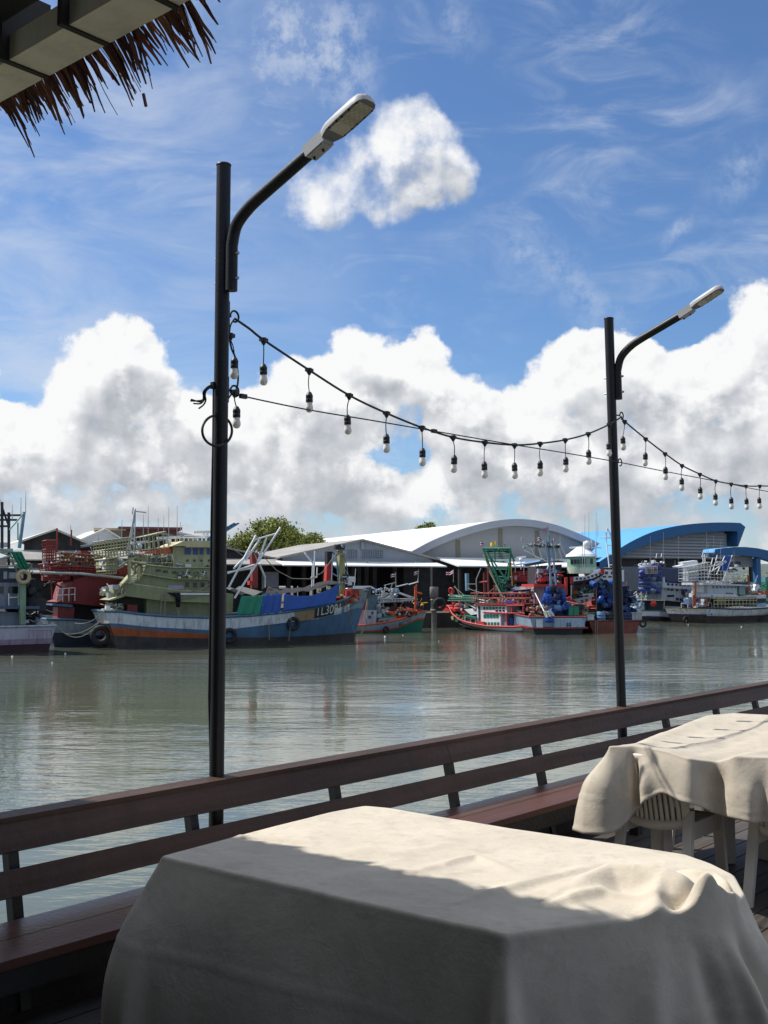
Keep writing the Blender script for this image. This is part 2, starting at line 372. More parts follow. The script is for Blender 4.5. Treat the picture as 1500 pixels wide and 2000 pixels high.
# bench frame: local x along the rail, y out over the water, z up
FA, FB = G(0, 1604, .78), G(1500, 1337, .78)
_h = math.degrees(math.atan2((FB - FA).x, (FB - FA).y))
BF = Plane((FA.x, FA.y, 0), _h)
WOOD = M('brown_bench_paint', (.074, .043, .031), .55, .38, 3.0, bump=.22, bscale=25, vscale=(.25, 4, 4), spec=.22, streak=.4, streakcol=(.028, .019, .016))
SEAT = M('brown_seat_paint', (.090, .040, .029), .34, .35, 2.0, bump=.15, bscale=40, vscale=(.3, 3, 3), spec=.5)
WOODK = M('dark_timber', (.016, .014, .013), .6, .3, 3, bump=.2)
IRON = M('black_pole_paint', (.007, .0075, .009), .45, .45, 6, bump=.08, bscale=90, spec=.35, streak=.55, streakcol=(.026, .024, .022))
X0, X1 = -7.0, 17.0
mb = MB()
for i, (y0, y1) in enumerate([(-8 + k * .145, -8 + k * .145 + .135) for k in range(56)]):
    mb.box((X0, y0, -.04), (X1, y1, 0))
mb.box((X0, -8, -.22), (X1, -7.9, -.05)); mb.box((X0, -.35, -.24), (X1, -.25, -.045)); mb.box((X0, -3, -.24), (X1, -2.9, -.045)); mb.box((X0, .03, -.34), (X1, .09, -.02))
dk = mb.build('deck', M('dark_deck_board', (.080, .066, .055), .55, .35, 2.5, bump=.25, vscale=(.3, 5, 1))); dk.location = BF.O; dk.rotation_euler = (0, 0, BF.rz); struct(dk)
for k in range(8):            # stilts the deck stands on
    pass
bench = thing('slatted_bench', 'long brown timber bench with slatted backrest along the edge of the deck', 'bench', BF.O, BF.rz)
lean = .40
def sl(z): return (z - .78) * lean            # backrest leans out over the water
def board(z0, z1, x0, x1, th=.035, bev=.006):
    m = MB(); u = Vector((0, lean, 1)).normalized(); n = Vector((0, -1, lean)).normalized()
    c = Vector(((x0 + x1) / 2, (sl(z0) + sl(z1)) / 2, (z0 + z1) / 2)) - n * (th / 2)
    m.obox(c, (abs(x1 - x0) / 2, 0, 0), n * (th / 2), u * ((z1 - z0) / 2 / u.z)); return m
board(.655, .775, X0, BF.q(870, 1450).x).build('back_rail', WOOD, bench)
board(.655, .775, BF.q(870, 1450).x + .004, X1).build('back_rail', WOOD, bench)
m = MB(); m.obox((X0 / 2 + X1 / 2, sl(.78) + .035, .785), ((X1 - X0) / 2, 0, 0), (0, .045, .004), (0, -.001, .011)); m.build('top_rail', WOOD, bench)
board(.484, .588, X0, BF.q(1190, 1440).x).build('back_slat', WOOD, bench)
board(.484, .588, BF.q(1190, 1440).x + .004, X1).build('back_slat', WOOD, bench)
for (y0, y1) in ((-.355, -.15), (-.58, -.361)):
    MB().box((X0, y0, .365), (X1, y1, .40)).build('seat_plank', SEAT, bench)
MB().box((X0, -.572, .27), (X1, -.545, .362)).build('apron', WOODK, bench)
xs = [BF.q(a, b_, sl(.55)).x for a, b_ in ((50, 1690), (404, 1600), (683, 1540), (905, 1495), (1075, 1462), (1325, 1407), (1422, 1387), (1497, 1371))]
dx = xs[-1] - xs[-2]
xs.sort()
xs += [xs[-1] + 1.1 * k for k in range(1, 6)] + [xs[0] - 1.05 * k for k in range(1, 4)]
for x in xs:
    m = MB(); m.beam((x, sl(.77) + .06, .765), (x, sl(.36) + .07, .0), .05, .05); m.build('back_post', IRON, bench)
for k in range(17):
    x = X0 + .5 + k * 1.4
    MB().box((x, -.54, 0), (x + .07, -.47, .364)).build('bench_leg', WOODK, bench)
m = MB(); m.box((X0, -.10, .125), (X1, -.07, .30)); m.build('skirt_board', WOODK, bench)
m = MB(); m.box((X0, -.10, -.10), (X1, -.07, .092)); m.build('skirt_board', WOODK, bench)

# ------------------------------------------------------------------ lamp posts
LAMPW = M('lamp_grey_paint', (.40, .40, .385), .45, .08, 5)
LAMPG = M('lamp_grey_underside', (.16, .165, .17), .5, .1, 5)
BOLT = M('bolt_steel', (.30, .30, .31), .35, .1, 5, metal=.8)
def lens_mat():
    m = M('lamp_lens', (.42, .40, .32), .25, .05, 8); nt = m.node_tree; nd = nt.nodes; L = nt.links; b = nd['Principled BSDF']
    tc = nd.new('ShaderNodeTexCoord'); v = nd.new('ShaderNodeTexVoronoi'); v.inputs['Randomness'].default_value = 0; v.inputs['Scale'].default_value = 42; L.new(tc.outputs['Object'], v.inputs[0])
    r = nd.new('ShaderNodeMapRange'); L.new(v.outputs[0], r.inputs[0]); r.inputs[1].default_value = .25; r.inputs[2].default_value = .5
    mx = nd.new('ShaderNodeMix'); mx.data_type = 'RGBA'; L.new(r.outputs[0], mx.inputs[0]); mx.inputs[6].default_value = (.50, .48, .36, 1); mx.inputs[7].default_value = (.36, .345, .27, 1); L.new(mx.outputs[2], b.inputs['Base Color'])
    return m
LENS = lens_mat(); PANEL = M('lamp_driver_cover', (.50, .48, .40), .4, .05, 8)
INH = _h + 90                                  # heading of the arms: in over the deck
def lamp_post(top, foot, arm, head, dia, label, hook_z):
    """pixels of: pole top, pole foot seen at the rail, the arm's centre line, and the ends of the lamp head"""
    base = BF.q(*foot, .075)                    # just outside the rail
    bw = BF.w(base); Yp = bw.y
    topw = P(*top, Yp)
    root = thing('lamp_post', label, 'street lamp', (bw.x, bw.y, -.45), 0)
    rel = lambda p: Vector(p) - Vector((bw.x, bw.y, -.45))
    d = (topw - bw); d /= d.z; low = bw + d * (-.45 - bw.z)
    r = dia / 2
    m = MB(); m.tube([rel(low), rel(topw)], r, 20); m.lathe([(r + .002, -.006), (r + .002, .002), (r - .004, .006), (0, .008)], rel(topw), 20); m.build('pole', IRON, root)
    pl = Plane((bw.x, bw.y, 0), INH)
    # move the arm's plane so that the arm touches the pole
    pts = [pl.w(pl.q(x, y, 0)) for x, y in arm]
    ar = r * .82
    pp = smooth_pts(pts[1:-1], 6); pp = [pts[0]] + pp + [pts[-1]]
    m = MB(); m.tube([rel(p) for p in pp], ar, 18); am = m.build('lamp_arm', IRON, root)
    for zf in (.25, .8):
        z = pts[0].z + (pts[1].z - pts[0].z) * zf
        c = pts[0].lerp(pts[1], zf); m = MB()
        m.tube([rel(c + pl.a * (ar - .005)), rel(c + pl.a * (ar + .02))], .009, 8); m.tube([rel(c - pl.a * (ar + 2 * r + .02)), rel(c - pl.a * (ar + r))], .006, 8)
        m.build('arm_bolt', BOLT, root)
    # head
    h0 = pts[-1]; h1 = pl.w(pl.q(*head, 0)); ax = (h1 - h0); Ln = ax.length; ax.normalize()
    wd = Vector((math.sin(R(_h)), math.cos(R(_h)), 0)); up = ax.cross(wd).normalized()
    if up.z < 0: up = -up
    hm = bpy.data.objects.new('lamp_head', None); 
    def hp(u, v, w): return rel(h0 + ax * u * Ln + wd * v * Ln + up * w * Ln)
    prof = [(.30, .095), (.36, .125), (.42, .148), (.60, .158), (.86, .155), (.94, .14), (.985, .10), (1.0, .055)]
    n = len(prof); vs = []
    for u, v in prof:
        k = .05 if u < .95 else .03
        vs += [hp(u, -v, -.03), hp(u, v, -.03), hp(u, v, k * .5), hp(u, v * .8, k + .02), hp(u, -v * .8, k + .02), hp(u, -v, k * .5)]
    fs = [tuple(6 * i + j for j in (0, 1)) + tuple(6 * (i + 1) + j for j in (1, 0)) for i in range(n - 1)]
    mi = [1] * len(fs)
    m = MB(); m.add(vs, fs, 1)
    m.add(vs, [(6 * i + j, 6 * i + (j + 1) % 6, 6 * (i + 1) + (j + 1) % 6, 6 * (i + 1) + j) for i in range(n - 1) for j in range(1, 6)], 0, True)
    m.add(vs, [(0, 1, 2, 3, 4, 5)], 0); m.add(vs, [tuple(6 * (n - 1) + j for j in (5, 4, 3, 2, 1, 0))], 0)
    head_o = m.build('lamp_head', [LAMPW, LAMPG], root)
    m = MB(); m.obox(hp(.15, 0, 0), rel(h0 + ax * .155 * Ln) - rel(h0), wd * .088 * Ln, up * .07 * Ln); m.obox(hp(.15, 0, -.06), ax * .12 * Ln, wd * .07 * Ln, up * .03 * Ln)
    m.build('lamp_neck', LAMPW, root)
    m = MB(); m.obox(hp(.77, 0, -.0335), ax * .165 * Ln, wd * .118 * Ln, up * .004 * Ln); m.build('led_panel', LENS, head_o)
    m = MB(); m.obox(hp(.52, 0, -.0335), ax * .082 * Ln, wd * .118 * Ln, up * .004 * Ln); m.build('cover_panel', PANEL, head_o)
    for u in (.46, .58, .66, .78, .90):
        for v in (-.128, .128): MB().obox(hp(u, v, -.036), ax * .008 * Ln, wd * .012 * Ln, up * .006 * Ln).build('panel_clip', IRON, head_o)
    for u in (.05, .2): MB().tube([hp(u, 0, -.09), hp(u, 0, -.115)], .016 * Ln, 8).build('clamp_screw', IRON, head_o)
    # cable hooks: an open ring on a small plate
    for hx, hy in hook_z:
        c = BF.w(BF.q(hx, hy, .075)); m = MB(); b0 = bw + d * (c.z - bw.z)
        m.tube([rel(c + Vector((0, 0, .0)) + (BF.a * (.030 * math.cos(t)) + Vector((0, 0, .030 * math.sin(t)))))for t in [R(200 - 25 * k) for k in range(13)]], .006, 6)
        m.tube([rel(b0 + BF.a * r * .6), rel(c - BF.a * .028)], .006, 6)
        m.obox(rel(b0 + BF.a * (r + .003)), BF.a * .004, BF.b * .012, (0, 0, .07))
        m.build('cable_hook', IRON, root)
    return root, bw, d
LP1 = lamp_post((437, 322), (423, 1522), [(452, 568), (453, 480), (462, 440), (487, 405), (520, 374), (604, 300)], (722, 193), .0775, 'tall black lamp post nearest to the covered table in shade', [(458, 618), (458, 764)])
LP2 = lamp_post((1189, 622), (1214, 1385), [(1208, 780), (1206, 725), (1213, 698), (1232, 676), (1255, 660), (1328, 617)], (1411, 562), .0775, 'black lamp post farther along the bench, its arm before the big right cloud', [(1214, 812), (1211, 903)])
# the next post of the row stands beyond the right edge and carries the far ends of the wires
STEP = LP2[1] - LP1[1]; dup(LP2[0], LP2[0].location + STEP, (0, 0, 0), 'black lamp post next in the row beyond the far one')
HOOK3 = BF.w(BF.q(1214, 812, .075)) + STEP; HOOK4 = BF.w(BF.q(1211, 903, .06)) + STEP
# conduit that runs down the back of the near post
m = MB(); pl_pts = [(418, 752), (417, 860), (414, 1000), (412, 1150), (410, 1300), (409, 1360), (412, 1500), (412, 1600)]
m.tube([BF.w(BF.q(x, y, .10)) for x, y in pl_pts], .008, 8); cd = m.build('power_cable', IRON); tag(cd, 'black power cable running down the left side of the near lamp post', 'cable')
m = MB(); c = BF.w(BF.q(425, 841, .075)); 
ring = [BF.w(BF.q(425 + 29 * math.cos(t) - 1, 841 + 30 * math.sin(t), .075 - .055 * math.sin(t * .5 + .6))) for t in [R(-70 + 18 * k) for k in range(20)]]
m.tube(smooth_pts(ring, 3), .007, 8); tag(m.build('cable_coil', IRON), 'black cable bent into a loop around the near lamp post', 'cable')
m = MB()
for e in ([(418, 752), (406, 757), (399, 768), (402, 780), (398, 790), (388, 798)], [(418, 752), (404, 760), (398, 772), (394, 785), (373, 780)], [(416, 753), (402, 764), (400, 778), (392, 788), (378, 788)], [(418, 750), (405, 756), (397, 766), (397, 780), (384, 783), (372, 783)]):
    m.tube(smooth_pts([BF.w(BF.q(x, y, .09 + .01 * i)) for i, (x, y) in enumerate(e)], 4), .0045, 6)
m.obox(BF.w(BF.q(417, 753, .09)), BF.a * .012, BF.b * .012, (0, 0, .018)); tag(m.build('cut_cable_bundle', IRON), 'frayed bundle of cut black cables sticking out left of the near lamp post', 'cable')

# ------------------------------------------------------------------ string lights
BULB = M('bulb_glass', (.80, .76, .66), .25, .03, 8, spec=.6)
b_ = BULB.node_tree.nodes['Principled BSDF']; b_.inputs['Subsurface Weight'].default_value = .3; b_.inputs['Subsurface Radius'].default_value = (.02, .02, .015)
RUB = M('black_rubber', (.012, .012, .013), .5, .2, 20)
def bulb_at(root, rel, top, bot, tilt=(0, 0, 1)):
    """a socket with its bulb, the whole .118 long, hanging on a thin wire from top; bot is the bulb's lowest point"""
    ax = Vector(tilt).normalized(); s0 = bot + ax * .122
    bend = Vector((rnd.uniform(-.006, .006), rnd.uniform(-.006, .006), 0))
    m = MB(); m.tube(smooth_pts([rel(top), rel(top.lerp(s0, .5) + bend), rel(s0 - ax * .008)], 4), .0032, 6); m.build('drop_wire', RUB, root)
    m = MB(); m.lathe([(.006, .122), (.012, .118), (.019, .104), (.021, .100), (.021, .086), (.0185, .084), (.021, .080), (.021, .062), (.017, .058)], rel(bot), 14, axis=ax); so = m.build('bulb_socket', RUB, root)
    m = MB(); m.lathe([(.0005, 0), (.010, .002), (.017, .008), (.0215, .017), (.023, .026), (.0215, .036), (.019, .045), (.0175, .060)][::-1], rel(bot), 16, axis=ax); m.build('light_bulb', BULB, so)
def string(name, label, knots, drops, extra=(), y=.075, start=None):
    pts = [k if isinstance(k, Vector) else BF.w(BF.q(k[0], k[1], y)) for k in knots]
    root = thing(name, label, 'string lights', pts[0], 0, 'string lights between the lamp posts'); rel = lambda p: Vector(p) - pts[0]
    m = MB(); m.tube([rel(p) for p in smooth_pts(pts, 5)], .0068, 7); m.build('light_cable', RUB, root)
    for (a, b, c, dd) in drops:
        t = BF.w(BF.q(a, b, y)); m = MB()
        m.obox(rel(t), BF.a * .026, BF.b * .010, (0, 0, .010)); m.lathe([(.016, .012), (.019, -.006), (.010, -.022), (.005, -.030)], rel(t), 10); m.build('cable_joint', RUB, root)
        bulb_at(root, rel, t + Vector((0, 0, -.02)), BF.w(BF.q(c, dd, y)), (rnd.uniform(-.05, .05), rnd.uniform(-.05, .05), 1))
    for e in extra:
        m = MB(); m.tube(smooth_pts([rel(BF.w(BF.q(a, b, y))) for a, b in e], 4), .0055, 6); m.build('light_cable', RUB, root)
    return root
string('string_lights', 'near span of string lights drooping from the near to the far lamp post',
    [(458, 622), (487, 642), (515, 664), (604, 723), (682, 772), (755, 807), (824, 835), (885, 854), (947, 864), (1005, 869), (1055, 866), (1104, 859), (1149, 847), (1190, 829), (1214, 814)],
    [(515, 664, 515, 753), (604, 723, 604, 806), (682, 772, 680, 849), (755, 807, 755, 885), (824, 835, 825, 911), (885, 854, 886, 924), (947, 864, 947, 935), (1005, 869, 1006, 936), (1055, 866, 1055, 931), (1104, 859, 1105, 923), (1149, 847, 1150, 908), (1190, 829, 1190, 892), (450, 655, 457, 741), (458, 766, 462, 837)],
    [[(458, 622), (450, 635), (448, 655), (452, 680), (460, 700), (465, 735), (462, 758), (450, 772), (440, 790), (440, 810)], [(458, 766), (466, 772), (478, 775)]])
string('string_lights', 'far span of string lights leaving the far lamp post to the right',
    [(1214, 814), (1220, 823), (1261, 857), (1299, 886), (1332, 909), (1367, 926), (1398, 939), (1428, 945), (1457, 949), (1484, 949), (1515, 944), HOOK3],
    [(1220, 823, 1218, 880), (1261, 857, 1260, 911), (1299, 886, 1300, 938), (1332, 909, 1332, 959), (1367, 926, 1368, 976), (1398, 939, 1398, 988), (1428, 945, 1429, 995), (1457, 949, 1459, 996), (1484, 949, 1484, 994)])
m = MB(); m.tube(smooth_pts([BF.w(BF.q(a, b, .06)) for a, b in ((458, 768), (480, 775), (600, 800), (720, 820), (848, 842), (1000, 868), (1100, 884), (1211, 903))], 3), .0042, 6)
for a, b in ((475, 774), (848, 842)): m.obox(BF.w(BF.q(a, b, .06)), BF.a * .022, BF.b * .01, (0, 0, .012))
tag(m.build('support_wire', RUB), 'thin black wire from the near lamp post to the far one below the bulbs', 'wire')
m = MB(); m.tube(smooth_pts([BF.w(BF.q(a, b, .06)) for a, b in ((1211, 903), (1300, 921), (1400, 940), (1500, 960))] + [HOOK4], 3), .0042, 6)
tag(m.build('support_wire', RUB), 'thin black wire leaving the far lamp post to the right under its bulbs', 'wire')

# ------------------------------------------------------------------ thatched roof over the camera side
ZE = 3.6
E0, E1 = G(0, 200, ZE), G(370, 0, ZE)
RF = Plane((G(200, 92, ZE).x, G(200, 92, ZE).y, 0), math.degrees(math.atan2((E1 - E0).x, (E1 - E0).y)))
def roof():
    loc = lambda p: Vector(((p - RF.O).dot(RF.a), (p - RF.O).dot(RF.b), p.z))
    j0, j1 = loc(G(98, 152, ZE)), loc(G(218.5, 89.5, ZE)); yi = loc(G(138, 47, ZE)).y; st = j1.x - j0.x
    root = thing('thatched_roof', 'thatched roof edge with pale boxed eave and ragged dry palm fringe overhead', 'roof', RF.O, RF.rz)
    xa, xb = -5.5, 8.5
    pale = M('eave_board', (.86, .82, .66), .8, .10, 2.0, bump=.1, streak=.35, streakcol=(.22, .20, .14))
    m = MB(); x = j0.x - st * 10
    while x < xb:
        m.box((x + .012, yi, ZE), (x + st - .012, 0, ZE + .09)); x += st
    m.build('eave_board', pale, root)
    x = j0.x - st * 10; mt = M('eave_strap', (.020, .018, .016), .7, .2, 5)
    m = MB()
    while x < xb: m.box((x - .012, yi - .03, ZE - .006), (x + .012, 0, ZE + .26)); x += st
    sp = m.build('eave_strap', mt, root)
    m = MB(); m.prism([(-.20, ZE + .15), (-.20, ZE + .25), (-5.0, ZE + 2.1), (-10.5, ZE - .2), (-10.5, ZE - .3), (-5.0, ZE + 2.0), (yi - .1, ZE + .30)], -xb, -xa)  # rear slope, out of view, extended to darken the near cover's front
    # prism runs along y: turn it to run along the eave
    m.v = [(-v[1], v[0], v[2]) for v in m.v]
    m.build('roof_slope', M('thatch_brown', (.15, .105, .065), .9, .4, 6, bump=.8, bscale=14), root)
    m = MB(); m.box((xa, yi - .16, ZE + .12), (xb, yi - .03, ZE + .30)); m.build('roof_beam', M('dark_beam', (.012, .011, .010), .8, .2, 4), root)
    MB().box((xa, -4.4, .02), (xb, -4.25, ZE + 1.5)).build('unseen_shade_wall', M('shade_wall_brown', (.15, .12, .09), .8, .3, 2), root)  # wall behind the camera, added to keep light off the near cover
    # fringe: palm leaflets in bunches, blown out over the edge
    xl, xr = loc(E0).x, loc(E1).x
    rr = random.Random(5); m = MB(); x = xa; again = False
    while x < xb or not again:
        if x >= xb: again = True; x = xl - .6
        if again and x > xr + .4: break
        near = -1.6 < x < 1.7
        nl = rr.randint(4, 11) if near else 4; sp = rr.uniform(.006, .016) if near else .05
        blen = rr.uniform(.07, .19) * (.22 if x > xr - .04 or x < xl - .05 else 1); bout = rr.uniform(.75, 1.35); bdr = rr.uniform(-.16, .22); mi = 0 if rr.random() < .7 else 1
        for k_ in range(nl):
            x += sp * rr.uniform(.35, 1.2)
            ln = blen * rr.uniform(.6, 1.15); w = rr.uniform(.004, .010) if near else .022
            u = Vector((bdr + rr.uniform(-.10, .10), bout + rr.uniform(-.15, .15), -1)).normalized(); cur = rr.uniform(-.10, .12); k = 6; sag = rr.uniform(.05, .30)
            p = Vector((x, rr.uniform(-.04, .01), ZE + rr.uniform(.05, .10))); wid = Vector((1, rr.uniform(-.9, .9), rr.uniform(-.5, .5))).normalized(); vs = []; kn = rr.uniform(-.03, .03)
            for i in range(k + 1):
                t = i / k; q = p + u * (ln + .06) * t + Vector((cur * t * t * ln + kn * max(0, t - .55), 0, -sag * t * t * ln)) + Vector((rr.uniform(-.0025, .0025), 0, rr.uniform(-.002, .002)))
                ww = w * (.75 + .5 * math.sin(math.pi * min(1, t * 1.2))) * (1 if i < k else .55) * (1 - .25 * t); vs += [q - wid * ww, q + wid * ww]
            m.add(vs, [(2 * i, 2 * i + 1, 2 * i + 3, 2 * i + 2) for i in range(k)], mi if rr.random() < .8 else 1 - mi)
        x += rr.choice((.0, .01, .02, .035)) if near else .03
    m.tube([(-.02, .0, ZE + .08), (-.015, .11, ZE - .02), (.0, .16, ZE - .10)], .0015, 4); m.obox((.003, .175, ZE - .125), (.004, 0, 0), (0, .002, 0), (0, .006, -.02))
    fr = m.build('palm_fringe', [M('dry_palm_dark', (.120, .050, .034), .75, .5, 8, vscale=(6, 1, 1)), M('dry_palm_brown', (.26, .115, .060), .7, .4, 8, vscale=(6, 1, 1))], root); stuff(fr)
    sd = fr.modifiers.new('thick', 'SOLIDIFY'); sd.thickness = .002
roof()
# ------------------------------------------------------------------ plastic chairs and covered tables
PLA = M('cream_plastic', (.68, .63, .54), .38, .06, 4, spec=.5)
def make_chair():
    root = thing('plastic_chair', 'cream plastic chair', 'chair', (0, 0, 0), 0, 'plastic chairs around the covered tables')
    # local: faces +y, back at y = -.22
    m = MB()
    def seat(u, v):
        x = (u - .5) * .43 * (1 - .08 * (1 - v)); y = -.20 + v * .42
        return (x, y, .43 - .025 * (1 - (2 * u - 1) ** 2) * (1 - (2 * v - 1) ** 2) - .02 * max(0, v - .85) / .15)
    m.grid(seat, 10, 10); s = m.build('seat', PLA, root); sd = s.modifiers.new('t', 'SOLIDIFY'); sd.thickness = .022; sd.offset = -1
    def bk(u, z):                       # the curved shell of the back
        x = (u - .5) * .44; return Vector((x, -.20 - .10 * (z - .43) / .4 - .055 * (1 - (2 * u - 1) ** 2), z))
    m = MB()
    def strip(u0, u1, z0, z1, n=3, k=4):
        vs = []; 
        for i in range(n + 1):
            for j in range(k + 1):
                vs.append(bk(u0 + (u1 - u0) * i / n, (z0(u0 + (u1 - u0) * i / n) if callable(z0) else z0) + ((z1 if not callable(z1) else z1(u0 + (u1 - u0) * i / n)) - (z0(u0 + (u1 - u0) * i / n) if callable(z0) else z0)) * j / k))
        m.add(vs, [(i * (k + 1) + j, (i + 1) * (k + 1) + j, (i + 1) * (k + 1) + j + 1, i * (k + 1) + j + 1) for i in range(n) for j in range(k)], 0, True)
    lo = lambda u: .375 + .03 * (2 * u - 1) ** 2; l2 = lambda u: lo(u) + .055
    hi = lambda u: .812 - .05 * (2 * u - 1) ** 4
    h2 = lambda u: hi(u) - .05
    strip(0, 1, lo, l2, 14, 2); strip(0, 1, h2, hi, 14, 2); strip(0, .10, l2, h2, 2, 6); strip(.90, 1, l2, h2, 2, 6)
    ns = 11
    for i in range(ns):
        u = .10 + .80 * (i + .5) / ns; strip(u - .023, u + .023, l2, h2, 1, 6)
    b = m.build('backrest', PLA, root); sd = b.modifiers.new('t', 'SOLIDIFY'); sd.thickness = .014
    for sx in (-1, 1):
        # rear leg runs up into the side of the back
        m = MB(); m.beam((sx * .205, -.20, .50), (sx * .225, -.29, 0), .055, .035, up=(0, 1, 0)); m.build('leg', PLA, root)
        m = MB(); m.beam((sx * .200, .20, .43), (sx * .215, .235, 0), .060, .035, up=(0, 1, 0)); m.build('leg', PLA, root)
        m = MB(); m.prism([(-.24, .33), (.22, .33), (.22, .425), (-.22, .425)], sx * .205 - .008, sx * .205 + .008); m.v = [(v[1], v[0], v[2]) for v in m.v]; m.build('side_rail', PLA, root)
    m = MB(); m.box((-.2, .205, .34), (.2, .22, .42)); m.build('seat_rail', PLA, root)
    return root
CH0 = make_chair(); CH_USED = [False]
def chair(x, y, facing, label):
    h = -facing
    if not CH_USED[0]:
        CH_USED[0] = True; CH0.location = (x, y, 0); CH0.rotation_euler = (0, 0, h); CH0['label'] = label; return CH0
    return dup(CH0, (x, y, 0), (0, 0, h), label)

def simple_table(name, label, quad, zt):
    """a table whose top is the given outline"""
    c = sum((Vector((q[0], q[1], 0)) for q in quad), Vector()) / 4
    root = thing(name, label, 'table', c, 0)
    ins = [(Vector((q[0], q[1], 0)) - c) * .97 for q in quad]
    m = MB(); n = 4; vs = [(p.x, p.y, zt - .03) for p in ins] + [(p.x, p.y, zt) for p in ins]
    m.add(vs, [(3, 2, 1, 0), (4, 5, 6, 7)] + [(i, (i + 1) % 4, 4 + (i + 1) % 4, 4 + i) for i in range(4)]); m.build('tabletop', M('table_white_plastic', (.5, .48, .43), .5), root)
    for p in ins:
        q = p * .86; MB().box((q.x - .025, q.y - .025, 0), (q.x + .025, q.y + .025, zt - .031)).build('leg', M('table_white_plastic', (.5, .48, .43)), root)
    return root

